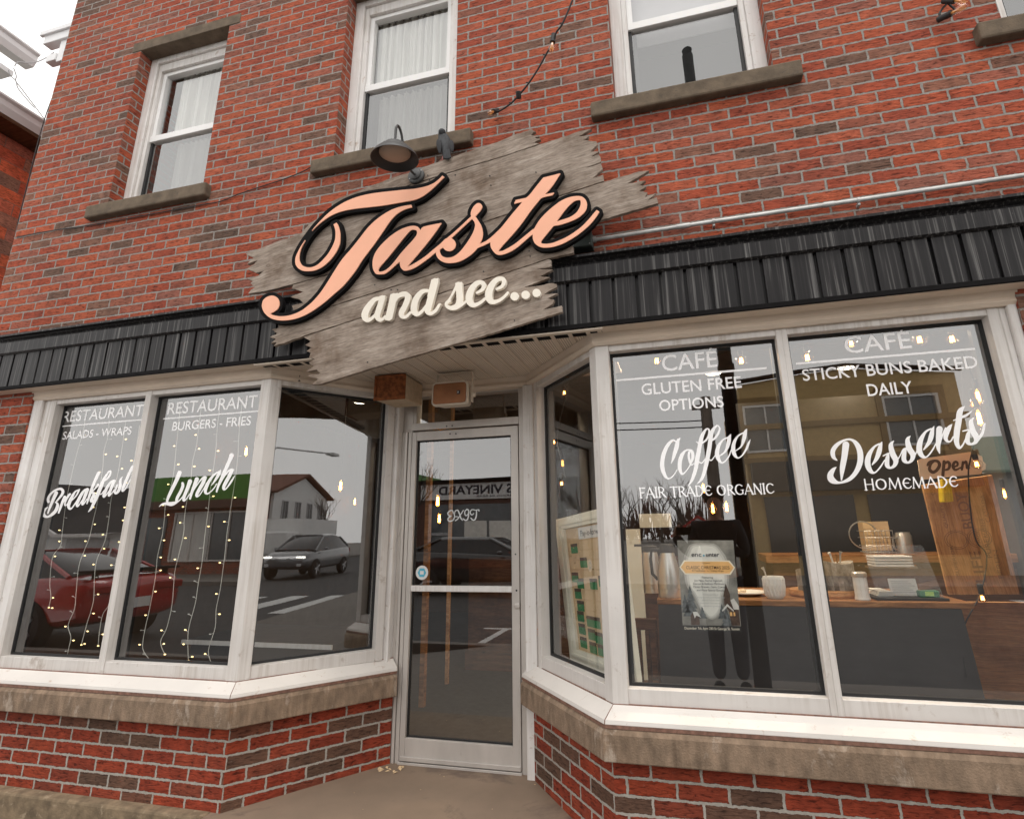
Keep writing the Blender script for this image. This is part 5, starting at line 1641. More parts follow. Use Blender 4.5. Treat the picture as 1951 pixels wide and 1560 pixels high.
t = vessel('coffee_carafe', 'tall brushed steel coffee carafe with black lid behind the window poster', 'carafe', p, [(0.0, 0), (0.062, 0), (0.064, 0.01), (0.063, 0.10), (0.054, 0.17), (0.040, 0.225), (0.037, 0.235)], 'steel')
c = MB()
c.lathe([(0.038, 0.232), (0.042, 0.24), (0.04, 0.268), (0.03, 0.28), (0.0, 0.282)], p, 20)
c.build('lid', M['cable'], t, smooth=True)
c = MB()
c.tube([tuple(Vector(p) + Vector(v)) for v in ((-0.035, 0, 0.25), (-0.085, 0, 0.25), (-0.095, 0, 0.2), (-0.09, 0, 0.12), (-0.062, 0, 0.09))], 0.009, 8)
c.build('handle', M['cable'], t, smooth=True)
p = (-0.215, 0.78, ZTB)
t = vessel('coffee_carafe', 'shorter steel coffee carafe with black pump lid at the left rear of the table', 'carafe', p, [(0.0, 0), (0.05, 0), (0.05, 0.2), (0.044, 0.23)], 'steel')
c = MB()
c.lathe([(0.045, 0.23), (0.046, 0.262), (0.02, 0.27), (0.0, 0.27)], p, 16)
c.box(p[0] - 0.09, p[0] + 0.02, p[1] - 0.012, p[1] + 0.012, p[2] + 0.262, p[2] + 0.276)
c.build('lid', M['cable'], t)
p = (0.435, 0.545, ZTB)
t = vessel('mug', 'large white knit textured mug with a spoon in it on the display table', 'mug', p, [(0.0, 0), (0.036, 0), (0.046, 0.012), (0.052, 0.05), (0.053, 0.105), (0.050, 0.11), (0.046, 0.108), (0.045, 0.02), (0, 0.015)], 'china')
c = MB()
for k in range(18):
    a = 2 * math.pi * k / 18
    c.tube([(p[0] + rr * math.cos(a + 0.08 * math.sin(zz * 90)), p[1] + rr * math.sin(a + 0.08 * math.sin(zz * 90)), p[2] + zz) for rr, zz in ((0.046, 0.014), (0.0505, 0.035), (0.0525, 0.055), (0.053, 0.078), (0.0535, 0.1))], 0.004, 6)
c.build('knit_ridge', M['china'], t, smooth=True)
c = MB()
c.tube([(p[0] - 0.02, p[1], p[2] + 0.05), (p[0] - 0.04, p[1], p[2] + 0.14), (p[0] - 0.047, p[1], p[2] + 0.155)], [0.004, 0.004, 0.009], 8)
c.build('spoon', M['steel'], t, smooth=True)
PLt = thing('wood_slice', 'round wood slice tray under two birch bark pots on the display table', 'tray', (0.70, 0.72, ZTB))
c = MB()
c.lathe([(0.0, 0.0), (0.165, 0.0), (0.172, 0.012), (0.168, 0.034), (0.0, 0.034)], (0.70, 0.70, ZTB), 32)
c.build('slice', M['wood_crate'], PLt, smooth=True, ang=30)
c = MB()
for a in (0.5, 2.6, 4.7):
    c.lathe([(0.0, -0.0), (0.012, 0.0)], (0.7, 0.7, ZTB), 6)
for i, (x, y, r, h, lab) in enumerate(((0.632, 0.64, 0.062, 0.105, 'birch bark pot holding cutlery, left one on the wood slice'), (0.785, 0.67, 0.075, 0.14, 'taller birch bark pot holding cutlery, right one on the wood slice'))):
    zb = ZTB + 0.034
    pot = thing('bark_pot', lab, 'pot', (x, y, zb), 'birch bark pots on the wood slice')
    c = MB()
    pr_ = []
    seg = 20
    vs = []
    for z in (0, h * 0.5, h):
        for k in range(seg):
            a = 2 * math.pi * k / seg
            rr = r * (1 + 0.05 * math.sin(3 * a + i) + 0.02 * math.sin(7 * a))
            vs.append((x + rr * math.cos(a), y + rr * math.sin(a), zb + z + (0.008 * math.sin(2 * a + i) if z == h else 0)))
    c.add(vs, [(j * seg + k, j * seg + (k + 1) % seg, (j + 1) * seg + (k + 1) % seg, (j + 1) * seg + k) for j in range(2) for k in range(seg)] + [tuple(range(2 * seg, 3 * seg))])
    c.build('bark', M['birch'], pot, smooth=True)
    for k, (dx, dz, m) in enumerate(((-0.03, 0.05, 'china'), (0.0, 0.04, 'oak'), (0.02, 0.055, 'steel'))):
        c = MB()
        c.tube([(x + dx * 0.4, y, zb + h * 0.6), (x + dx, y - 0.01, zb + h + dz * 0.8), (x + dx * 1.2, y - 0.012, zb + h + dz)], [0.004, 0.005, 0.009], 8)
        c.build('cutlery', M[m], pot, smooth=True)
p = (0.845, 0.525, ZTB)
t = vessel('sugar_dispenser', 'glass sugar dispenser full of white sugar with a metal cap on the display table', 'dispenser', p, [(0.0, 0), (0.034, 0), (0.036, 0.004), (0.033, 0.02), (0.032, 0.108), (0.0, 0.108)], 'china')
c = MB()
for k in range(10):
    a = 2 * math.pi * k / 10
    c.tube([(p[0] + 0.033 * math.cos(a), p[1] + 0.033 * math.sin(a), p[2] + 0.012), (p[0] + 0.0325 * math.cos(a), p[1] + 0.0325 * math.sin(a), p[2] + 0.11)], 0.0022, 5)
c.build('glass_rib', M['glass_thin'], t)
c = MB()
c.lathe([(0.033, 0.108), (0.036, 0.112), (0.036, 0.128), (0.03, 0.134), (0.0, 0.136)], p, 20)
c.build('cap', M['steel'], t, smooth=True)
p = (0.30, 0.68, ZTB)
t = vessel('plate', 'white plate with a crumbled pastry beside the white mug', 'plate', p, [(0.0, 0), (0.06, 0), (0.115, 0.018), (0.113, 0.022), (0.058, 0.006), (0, 0.006)], 'china')
c = MB()
random.seed(3)
for k in range(9):
    c.ball((p[0] - 0.03 + random.uniform(-.035, .035), p[1] + random.uniform(-.03, .03), p[2] + 0.018 + random.uniform(0, .008)), (random.uniform(.01, .02), .014, .010), 8)
c.build('pastry', M['tag'], t, smooth=True)
# napkins, price cards and packets in a glass case
GC = thing('glass_case', 'low glass display case with napkins, cards and packets at the right of the table', 'display case', (1.06, 0.66, ZTB))
c = MB()
c.box(0.90, 1.22, 0.50, 0.86, ZTB, ZTB + 0.012)
c.build('base', M['cable'], GC, bevel=0.003)
c = MB()
for q in (((0.91, 0.51, ZTB + .012), (1.20, 0.51, ZTB + .012), (1.17, 0.56, ZTB + .26), (0.89, 0.56, ZTB + .26)), ((1.20, 0.51, ZTB + .012), (1.20, 0.85, ZTB + .012), (1.17, 0.85, ZTB + .26), (1.17, 0.56, ZTB + .26)), ((0.91, 0.52, ZTB + .15), (1.19, 0.52, ZTB + .15), (1.19, 0.84, ZTB + .15), (0.91, 0.84, ZTB + .15))):
    c.quad(*q)
c.build('glass', M['glass_thin'], GC)
def small(name, label, cat, boxes, m, T=None, group=None):
    c = MB()
    for b in boxes:
        c.box(*b, T=T)
    return tag(c.build(name, M[m], None, bevel=0.002), label, cat, group)
small('napkin_stack', 'stack of folded white napkins on the upper shelf of the glass case', 'napkins', [(0.945, 1.12, 0.58, 0.72, ZTB + .155 + k * .014, ZTB + .165 + k * .014) for k in range(4)], 'paper')
PC = thing('price_card', 'white printed card standing at the front of the glass case', 'card', (1.065, 0.6, ZTB + .012))
Tp = Matrix.Translation((1.065, 0.60, ZTB + .013)) @ Matrix.Rotation(math.radians(-14), 4, 'X')
c = MB()
c.box(-0.065, 0.062, 0, 0.003, 0, 0.085, Tp)
c.build('card', M['paper'], PC)
c = MB()
for k in range(6):
    c.box(-0.055, 0.05 - 0.012 * (k % 3), -0.0012, -0.0002, 0.018 + k * 0.01, 0.0215 + k * 0.01, Tp)
c.build('printed_line', M['shade_grey'], PC)
small('magazine_stack', 'stack of thin booklets lying in the glass case', 'booklets', [(0.925 + k * .004, 1.00, 0.57, 0.78, ZTB + .013 + k * .006, ZTB + .018 + k * .006) for k in range(4)], 'paper')
GP = thing('sweetener_packets', 'small dark green packet with lime label at the right end of the glass case', 'packet', (1.15, 0.56, ZTB + .012))
c = MB()
c.box(1.105, 1.195, 0.535, 0.575, ZTB + .013, ZTB + .045)
c.build('packet', M['greenpkt'], GP, bevel=0.006)
c = MB()
c.box(1.13, 1.168, 0.532, 0.5345, ZTB + .02, ZTB + .04)
c.build('label_patch', M['limepkt'], GP)

# crate board with faded stencilled lettering
CB = thing('crate_board', 'tall orange brown crate board with faded stencilled lettering at the right end of the table', 'board', (1.36, 0.8, ZTB))
cb = [onY(1807.7, 1133, 0.80), onY(1943, 1132, 0.80), onY(1891, 905, 0.88), onY(1757, 924, 0.88)]
c = MB()
c.prism([tuple(q) for q in cb], (0, 0.018, 0.004))
c.build('board', M['wood_crate'], CB, bevel=0.002, uv=lambda co_, n_: (co_[2] * 1.0 + 5, co_[0] + 0.3))
def cbp(u, v, d=-0.0012):
    a = cb[0] + (cb[1] - cb[0]) * u
    b = cb[3] + (cb[2] - cb[3]) * u
    q = a + (b - a) * v
    return np.array([q[0], q[1] + d, q[2]])
def cbt(body, u, v0, v1, w_, off=0.0):
    O = cbp(u, v0)
    return (body, O, cbp(u, v1) - O, cbp(u - w_, v0) - O, off)
text_obj([cbt('LIFE', 0.58, 0.10, 0.36, 0.16, 0.01), cbt('BUOY', 0.58, 0.56, 0.88, 0.16, 0.01), cbt('SUPERIOR', 0.22, 0.16, 0.42, 0.045), cbt('QUALITY', 0.22, 0.58, 0.80, 0.045), cbt('BERLIN', 0.83, 0.13, 0.36, 0.07), cbt('CANADA', 0.83, 0.60, 0.84, 0.07), cbt('PURE', 0.74, 0.30, 0.46, 0.07), cbt('RUBBER', 0.74, 0.47, 0.64, 0.055), cbt('MADE', 0.63, 0.43, 0.53, 0.035)], 'stencil_lettering', M['stamp'], CB)
c = MB()
for uc in (0.30, 0.62):
    for r in (0.17, 0.14):
        ring = [cbp(uc + r * math.cos(a), 0.47 + 0.42 * r * math.sin(a) * 1.15) for a in np.linspace(0, 2 * math.pi, 33)]
        c.tube([tuple(q) for q in ring], 0.0014, 4)
c.build('stamp_ring', M['stamp'], CB)
OT = thing('open_tag', 'pale tag shaped sign reading Open in brown script above the crate board', 'sign', tuple(onY(1815, 886, 0.72)))
tagp = [(1115, 690), (1148, 672), (1590, 612), (1720, 592), (1772, 590), (1800, 628), (1840, 645), (1850, 700), (1882, 730), (1880, 790), (1838, 812), (1830, 842), (1150, 910), (1138, 850)]
plate('tag', [zm(tagp, 1560, 760, 5.912)], 0.72, 0.006, M['tag'], OT)
OPENS = [[(1225, 745, 12), (1245, 715, 16), (1290, 697, 15), (1340, 702, 16), (1360, 745, 19), (1330, 800, 18), (1285, 824, 18), (1248, 792, 18), (1262, 735, 14), (1300, 702, 9)], [(1412, 705, 18), (1405, 780, 18), (1398, 858, 18)], [(1412, 735, 12), (1450, 708, 15), (1475, 735, 17), (1462, 785, 15), (1420, 800, 10)],
         [(1510, 768, 9), (1560, 748, 12), (1560, 715, 13), (1530, 712, 15), (1512, 760, 17), (1540, 798, 13), (1598, 772, 8)], [(1625, 712, 15), (1612, 792, 14)], [(1618, 745, 9), (1655, 705, 14), (1668, 745, 15), (1668, 780, 10), (1700, 776, 7)]]
script(OT, OPENS, 1560, 760, 5.912, name='lettering', Y=0.7178, m='tagtext')
c = MB()
c.tube([tuple(onY(1838, 860, 0.725)), tuple(onY(1836, 800, 0.75)), tuple(onY(1832, 690, 0.8))], 0.002, 5)
c.build('hanging_wire', M['cable'], OT)
YB_ = thing('yellow_caddy', 'small yellow plastic caddy hanging in front of the crate board', 'caddy', tuple(onY(1806, 955, 0.76)))
yb = [onY(1793, 912, 0.76), onY(1812, 912, 0.76), onY(1818, 955, 0.76), onY(1796, 957, 0.76)]
c = MB()
c.prism([tuple(q) for q in yb], (0, 0.05, 0))
c.build('tub', M['yellow'], YB_, bevel=0.006)
c = MB()
for k in range(4):
    a = yb[0] + (yb[1] - yb[0]) * (0.15 + 0.23 * k)
    b = yb[3] + (yb[2] - yb[3]) * (0.15 + 0.23 * k)
    c.tube([tuple(a + [0, -.003, 0]), tuple(b + [0, -.003, 0])], 0.003, 5)
c.build('rib', M['yellow'], YB_)

# poster inside the glass
PO = thing('poster', 'grey winter village concert poster with orange banner taped inside the right window', 'poster', tuple(onY(1357, 1204, 0.09)))
YP = 0.088
pq = [onY(1290, 1029, YP), onY(1397, 1029, YP), onY(1413, 1204, YP), onY(1301.5, 1202, YP)]
def ppt(u, v, d):
    a = pq[0] + (pq[1] - pq[0]) * u
    b = pq[3] + (pq[2] - pq[3]) * u
    q = a + (b - a) * v
    return (q[0], YP - d, q[2])
def ppoly(name, pts, d, m):
    c = MB()
    c.add([ppt(u, v, d) for u, v in pts], [tuple(range(len(pts)))])
    return c.build(name, M[m] if isinstance(m, str) else m, PO)
M['po_bg'] = pm('poster_grey', (0.24, 0.23, 0.205), 0.6, var=0.5, scale=14)
M['po_pale'] = pm('poster_pale', (0.78, 0.76, 0.70), 0.6, var=0.12, scale=10)
M['po_tree'] = pm('poster_pine', (0.10, 0.11, 0.115), 0.6, var=0.6, scale=50)
M['po_house'] = pm('poster_brown', (0.085, 0.05, 0.035), 0.6, var=0.4, scale=60)
M['po_snow'] = pm('poster_snow', (0.68, 0.66, 0.62), 0.6, var=0.15, scale=30)
M['po_orange'] = pm('poster_orange', (0.86, 0.50, 0.19), 0.6, var=0.14, scale=8)
M['po_cream'] = pm('poster_cream', (0.9, 0.82, 0.66), 0.6)
M['po_dark'] = pm('poster_dark', (0.03, 0.028, 0.028), 0.6)
c = MB()
c.add([ppt(u, v, 0) for u, v in ((0, 0), (1, 0), (1, 1), (0, 1))] + [tuple(np.array(ppt(u, v, 0)) + [0, 0.0006, 0]) for u, v in ((0, 0), (1, 0), (1, 1), (0, 1))], [(0, 1, 2, 3), (7, 6, 5, 4), (0, 4, 5, 1), (1, 5, 6, 2), (2, 6, 7, 3), (3, 7, 4, 0)])
c.build('paper', M['po_bg'], PO)
GLOW = [(0.28, 0.03), (0.66, 0.03), (0.8, 0.12), (0.88, 0.24), (0.86, 0.5), (0.74, 0.62), (0.7, 0.78), (0.52, 0.88), (0.36, 0.8), (0.22, 0.62), (0.10, 0.5), (0.08, 0.24), (0.16, 0.1)]
M['po_mid'] = pm('poster_mid', (0.42, 0.405, 0.37), 0.6, var=0.25, scale=16)
M['po_mid2'] = pm('poster_light', (0.60, 0.585, 0.54), 0.6, var=0.2, scale=16)
gl_ = [tuple(p) for p in catmull(GLOW, 5, True)]
for k_, (s_, m_) in enumerate(((1.0, 'po_mid'), (0.90, 'po_mid2'), (0.80, 'po_pale'))):
    ppoly('pale_glow', [(0.48 + (u - 0.48) * s_ * 0.98, 0.45 + (v - 0.45) * (s_ * 0.4 + 0.58)) for u, v in gl_], 0.00025 + 0.00012 * k_, m_)
for x, y, w_, h_ in ((0.17, 0.84, 0.30, 0.34), (0.07, 0.8, 0.2, 0.2), (0.36, 0.86, 0.16, 0.13), (0.70, 0.86, 0.16, 0.16), (0.77, 0.94, 0.22, 0.2)):
    pts = [(x, y - h_)]
    for k in range(4):
        t = (k + 1) / 4
        pts += [(x + w_ / 2 * t, y - h_ + h_ * t), (x + w_ / 2 * t * 0.62, y - h_ + h_ * t)]
    for k in range(3, -1, -1):
        t = (k + 1) / 4
        pts += [(x - w_ / 2 * t * 0.62, y - h_ + h_ * t), (x - w_ / 2 * t, y - h_ + h_ * t)]
    pts = [(min(max(u, 0.0), 1.0), v) for u, v in pts]
    ppoly('pine', pts, 0.0008, 'po_tree')
ppoly('tower', [(0.80, 0.48), (0.86, 0.6), (0.86, 0.7), (0.98, 0.72), (0.99, 0.93), (0.84, 0.93), (0.82, 0.78), (0.74, 0.7), (0.75, 0.6)], 0.0012, 'po_house')
ppoly('snow_roof', [(0.86, 0.66), (0.92, 0.64), (0.99, 0.72), (0.99, 0.76), (0.9, 0.76)], 0.0016, 'po_snow')
ppoly('snow_roof', [(0.70, 0.77), (0.80, 0.70), (0.90, 0.77), (0.9, 0.785), (0.80, 0.73), (0.71, 0.785)], 0.0016, 'po_snow')
ppoly('hut', [(0.15, 0.93), (0.15, 0.83), (0.21, 0.78), (0.30, 0.84), (0.30, 0.93)], 0.0012, 'po_house')
ppoly('snow_roof', [(0.19, 0.79), (0.27, 0.79), (0.33, 0.85), (0.25, 0.83), (0.22, 0.86)], 0.0016, 'po_snow')
ppoly('lit_window', [(0.83, 0.79), (0.87, 0.79), (0.87, 0.83), (0.83, 0.83)], 0.0016, 'po_orange')
ppoly('lit_window', [(0.89, 0.79), (0.92, 0.79), (0.92, 0.83), (0.89, 0.83)], 0.0016, 'po_orange')
ppoly('banner_border', [(0.01, 0.305), (0.10, 0.225), (0.90, 0.225), (0.99, 0.305), (0.90, 0.385), (0.10, 0.385)], 0.0010, 'po_cream')
ppoly('banner', [(0.035, 0.305), (0.115, 0.240), (0.885, 0.240), (0.965, 0.305), (0.885, 0.370), (0.115, 0.370)], 0.0014, 'po_orange')
ppoly('base_strip', [(0.0, 0.935), (1, 0.935), (1, 1), (0, 1)], 0.0018, 'po_dark')
def pt_(body, u0, u1, v, h, m, off=0.0, d=0.0022):
    O = np.array(ppt(u0, v, d))
    return text_obj([(body, O, np.array(ppt(u1, v, d)) - O, np.array(ppt(u0, v - h, d)) - O, off)], 'printed_text', M[m], PO)
pt_('enc', 0.24, 0.42, 0.185, 0.052, 'ink', 0.012)
pt_('unter', 0.50, 0.73, 0.185, 0.052, 'ink', 0.012)
c = MB()
qq = ppt(0.46, 0.172, 0.0022)
c.lathe([(0.0, 0.0), (0.0042, 0.0), (0.0042, 0.0003), (0.0, 0.0003)], qq, 12, RX, False)
c.build('logo_dot', M['blue'], PO)
pt_('Presents', 0.43, 0.56, 0.262, 0.014, 'tagtext')
pt_('CLASSIC CHRISTMAS 2025', 0.13, 0.89, 0.323, 0.036, 'tagtext', 0.004)
pt_('A Fundraiser for Camp Hope', 0.23, 0.79, 0.350, 0.02, 'tagtext')
for k, (tx, u0, u1) in enumerate((('Featuring', 0.40, 0.59), ('Jon Ness, Rachel Ingersoll,', 0.26, 0.75), ('Darren & Addison McGinnis,', 0.24, 0.79), ('Parker Brewer, Gavin Conrad', 0.24, 0.80), ('and Many Special Guests', 0.29, 0.76))):
    pt_(tx, u0, u1, 0.425 + k * 0.035, 0.022, 'ink')
for k, (tx, u0, u1) in enumerate((('Tickets available at', 0.39, 0.66), ('Encounter Church & Better Joe\u2019s', 0.29, 0.77), ('$10 / $15 at the door', 0.37, 0.68), ('Homemade Christmas treats', 0.33, 0.73), ('available for purchase', 0.37, 0.68))):
    pt_(tx, u0, u1, 0.610 + k * 0.031, 0.016, 'shade_grey')
pt_('December 7th, 6pm 280 St George St. Sussex', 0.03, 0.97, 0.978, 0.028, 'po_cream', 0.004)

# framed card board leaning behind the angled right window
BN = np.array([0.782, 0.624, 0.0])
def onB(px, py, d=0.0):
    r = ray(px, py)
    p0 = np.array([-0.377, 0, 0]) + BN * (0.20 + d)
    return CAM + ((p0 - CAM) @ BN) / (r @ BN) * r
FB = thing('framed_board', 'antique white framed board pinned with green packets leaning behind the angled window', 'notice board', tuple(onB(1120, 1285)))
bq = [onB(1061, 990), onB(1180, 960), onB(1221, 1309), onB(1091, 1256)]
def bpt(u, v, d=0.0):
    a = bq[0] + (bq[1] - bq[0]) * u
    b = bq[3] + (bq[2] - bq[3]) * u
    return a + (b - a) * v - BN * d
def bslab(c, u0, u1, v0, v1, d0, d1):
    f = [bpt(u0, v0, d1), bpt(u1, v0, d1), bpt(u1, v1, d1), bpt(u0, v1, d1)]
    k = [bpt(u0, v0, d0), bpt(u1, v0, d0), bpt(u1, v1, d0), bpt(u0, v1, d0)]
    return c.add([tuple(q) for q in f + k], [(0, 1, 2, 3), (7, 6, 5, 4), (0, 4, 5, 1), (1, 5, 6, 2), (2, 6, 7, 3), (3, 7, 4, 0)])
bslab(MB(), 0.03, 0.97, 0.03, 0.97, -0.012, 0.0).build('backing', M['cork'], FB)
c = MB()
for (u0, u1, v0, v1) in ((0, 1, 0, 0.085), (0, 1, 0.915, 1), (0, 0.14, 0.085, 0.915), (0.86, 1, 0.085, 0.915)):
    bslab(c, u0, u1, v0, v1, -0.014, 0.018)
for (u0, u1, v0, v1) in ((0.06, 0.94, 0.035, 0.06), (0.06, 0.94, 0.94, 0.965), (0.055, 0.095, 0.06, 0.94), (0.905, 0.945, 0.06, 0.94)):
    bslab(c, u0, u1, v0, v1, 0.018, 0.026)
c.build('frame', M['antique'], FB, bevel=0.003)
c = MB()
random.seed(11)
for r in range(11):
    for k in range(4):
        u, v = 0.17 + k * 0.175 + random.uniform(-.01, .01), 0.19 + r * 0.066
        bslab(c, u, u + 0.15, v, v + 0.056, 0.0, 0.0012 + 0.0004 * ((r + k) % 3))
c.build('kraft_card', M['kraft'], FB)
bslab(MB(), 0.36, 0.80, 0.095, 0.175, 0.0, 0.004).build('title_card', M['paper'], FB)
O = bpt(0.40, 0.155, 0.0046)
text_obj([('Pay-it-forward!', O, bpt(0.77, 0.155, 0.0046) - O, bpt(0.40, 0.115, 0.0046) - O, 0.01)], 'lettering', M['ink'], FB)
for (u, v) in ((0.21, 0.20), (0.66, 0.19), (0.34, 0.30), (0.17, 0.40), (0.25, 0.44), (0.46, 0.44), (0.60, 0.42), (0.19, 0.51), (0.21, 0.59), (0.19, 0.66), (0.34, 0.68), (0.44, 0.68), (0.58, 0.69), (0.19, 0.74), (0.34, 0.76), (0.45, 0.77), (0.55, 0.78), (0.68, 0.77), (0.19, 0.825), (0.34, 0.84), (0.47, 0.84), (0.58, 0.84), (0.70, 0.84)):
    c = MB()
    bslab(c, u, u + 0.105, v + 0.022, v + 0.068, 0.0, 0.006)
    pk = c.build('packet', M['greenpkt'], FB, bevel=0.002)
    c = MB()
    bslab(c, u, u + 0.105, v, v + 0.0215, 0.0, 0.005)
    c.build('packet_header', M['po_house'], pk)
c = MB()
for k in range(14):
    q = bpt(random.uniform(.2, .8), random.uniform(.2, .6), 0.006)
    c.ball(tuple(q), 0.004, 8)
c.build('pin', M['brass'], FB)
CHR = thing('wooden_chair', 'brown wooden chair with slotted back standing left of the display table', 'chair', (-0.22, 0.62, 0.1))
c = MB()
xs0, xs1 = -0.315, -0.195
c.box(xs0, xs0 + 0.03, 0.60, 0.63, 0.55, 0.87)
c.box(xs1 - 0.012, xs1, 0.60, 0.63, 0.55, 0.87)
c.box(-0.262, -0.238, 0.60, 0.63, 0.55, 0.87)
c.box(xs0, xs1, 0.60, 0.63, 0.87, 0.93)
c.box(xs0, xs1, 0.60, 0.63, 0.50, 0.55)
c.build('backrest', M['wood_dark'], CHR, bevel=0.004)
c = MB()
c.box(-0.36, -0.19, 0.63, 1.0, 0.50, 0.53)
c.build('seat', M['wood_dark'], CHR, bevel=0.004)
for x in (-0.34, -0.21):
    for y in (0.62, 0.97):
        c = MB()
        c.box(x - 0.015, x + 0.015, y - 0.015, y + 0.015, 0.1, 0.5)
        c.build('leg', M['wood_dark'], CHR)
# back counter with wares
BC = thing('back_counter', 'long wooden back counter with dark shelves at the rear of the cafe', 'counter', (1.2, 2.2, 0.1))
q0 = onY(1640, 1056, 2.1)
c = MB()
c.box(0.6, 2.28, 2.1, 2.6, q0[2] - 0.06, q0[2])
c.build('worktop', M['oak'], BC, bevel=0.004)
c = MB()
c.box(0.65, 2.28, 2.15, 2.58, 0.1, q0[2] - 0.06)
c.build('cabinet', M['wood_dark'], BC)
c = MB()
c.box(0.6, 2.28, 2.9, 2.95, 0.1, 2.6)
c.build('back_panel', M['po_dark'], BC)
q = onY(1731, 1054, 2.2)
t = vessel('steel_shaker', 'small steel shaker jug with side handle on the back counter', 'jug', (q[0], 2.25, q0[2]), [(0, 0), (0.055, 0), (0.057, 0.13), (0.052, 0.14), (0.05, 0.155), (0.0, 0.158)], 'steel')
c = MB()
c.tube([(q[0] - 0.05, 2.22, q0[2] + 0.12), (q[0] - 0.09, 2.2, q0[2] + 0.11), (q[0] - 0.09, 2.2, q0[2] + 0.04), (q[0] - 0.055, 2.22, q0[2] + 0.02)], 0.006, 6)
c.build('handle', M['steel'], t, smooth=True)
q = onY(1672, 1044, 2.3)
BK = thing('wire_basket', 'wire basket of packets with round hoop handle on the back counter', 'basket', (q[0], 2.3, q0[2]))
c = MB()
for z in (0.01, 0.06, 0.12, 0.17):
    c.tube([(q[0] - 0.1, 2.22, q0[2] + z), (q[0] + 0.1, 2.22, q0[2] + z), (q[0] + 0.1, 2.4, q0[2] + z), (q[0] - 0.1, 2.4, q0[2] + z), (q[0] - 0.1, 2.22, q0[2] + z)], 0.003, 5)
for k in range(9):
    c.tube([(q[0] - 0.1 + 0.025 * k, 2.22, q0[2]), (q[0] - 0.1 + 0.025 * k, 2.22, q0[2] + 0.17)], 0.002, 5)
c.tube([(q[0] - 0.11 + 0.1 * math.cos(a), 2.2, q0[2] + 0.14 + 0.1 * math.sin(a)) for a in np.linspace(0.4, 5.2, 20)], 0.005, 6)
c.build('wire', M['steel'], BK)
c = MB()
c.box(q[0] - 0.09, q[0] + 0.09, 2.25, 2.38, q0[2] + 0.02, q0[2] + 0.24)
c.build('packets', M['kraft'], BK)
q1, q2 = onY(1217, 979, 3.0), onY(1280, 1004, 3.0)
small('wall_notice', 'pale rectangular notice on the wall deep inside the cafe', 'notice', [(q1[0], q2[0], 3.0, 3.03, q2[2], q1[2])], 'antique')
q1, q2 = onY(1186, 1008, 2.6), onY(1225, 1100, 2.6)
small('cream_panel', 'cream painted door panel behind the coffee carafes', 'panel', [(q1[0], q2[0], 2.6, 2.66, 0.1, q1[2])], 'antique')

# lit filament bulbs inside
def lit_bulb(root, p, r=0.034, tall=False, cap=True):
    c = MB()
    if tall:
        c.lathe([(0.012, r * 1.9), (r * 0.8, r * 1.2), (r, 0), (r * 0.7, -r * 1.2), (0.004, -r * 1.7)], p, 16)
    else:
        c.ball(p, r, 16)
    b = c.build('bulb', M['clear'], root, smooth=True, ang=180)
    c = MB()
    f = Vector(p)
    for k in range(5):
        a = k * 1.257
        o = Vector((math.cos(a), math.sin(a), 0)) * r * 0.28
        c.tube([tuple(f + o * 0.7 + Vector((0, 0, r * (1.0 if tall else .45)))), tuple(f + o + Vector((0, 0, -r * (0.9 if tall else .45))))], r * 0.055, 5)
    c.build('filament', M['hot'], b)
    c = MB()
    c.lathe([(0.013, r * 0.9 + 0.0), (0.013, r * 0.9 + 0.045), (0.004, r * 0.9 + 0.05)], (p[0], p[1], p[2] + (r * 0.9 if tall else 0)), 10)
    c.build('socket', M['cable'], root)
WS = thing('window_bulb_string', 'string of lit round filament bulbs along the top inside the right windows', 'string lights', (0.7, 0.35, 2.3))
bl = [(1251, 687), (1412, 687), (1538, 681), (1752, 647), (1814, 646)]
bp_ = [onY(x, y, 0.34) for x, y in bl]
for q in bp_:
    lit_bulb(WS, tuple(q), 0.034)
q = onY(1622, 655, 0.36)
lit_bulb(WS, tuple(q), 0.03)
c = MB()
cord = []
sp_ = sorted([tuple(q) for q in bp_], key=lambda q: q[0])
for a, b in zip(sp_[:-1], sp_[1:]):
    for t in np.linspace(0, 1, 6)[:-1]:
        cord.append((a[0] + (b[0] - a[0]) * t, 0.34, a[2] + 0.075 + (b[2] - a[2]) * t - 0.05 * 4 * t * (1 - t)))
cord.append((sp_[-1][0], 0.34, sp_[-1][2] + 0.075))
c.tube(cord, 0.003, 5)
c.build('cord', M['cable'], WS)
W2 = thing('window_bulb_string', 'string of lit round filament bulbs hanging down behind the angled right window', 'string lights', (-0.65, 0.55, 1.7))
bl2 = [(1075, 748), (1055, 842), (1070, 921)]
bp2 = [onB(x, y, 0.04) for x, y in bl2]
for q in bp2:
    lit_bulb(W2, tuple(q), 0.022)
c = MB()
c.tube([tuple(q) for q in catmull([tuple(bp2[0] + [0.02, 0.05, 0.2])] + [tuple(q + [0.02, 0.03, 0.04]) for q in bp2], 5)], 0.003, 5)
c.build('cord', M['cable'], W2)
W3 = thing('window_bulb_string', 'string of lit filament bulbs hanging down the right end of the right windows', 'string lights', (1.45, 0.5, 1.0))
bl3 = [(1856, 768, .42, .026, 0), (1864, 756, .42, .026, 1), (1866, 797, .40, .030, 1), (1861, 884, .5, .026, 0), (1872, 1139, .6, .022, 0), (1914, 941, .9, .02, 1)]
for x, y, Y, r, tl_ in bl3:
    lit_bulb(W3, tuple(onY(x, y, Y)), r, bool(tl_))
c = MB()
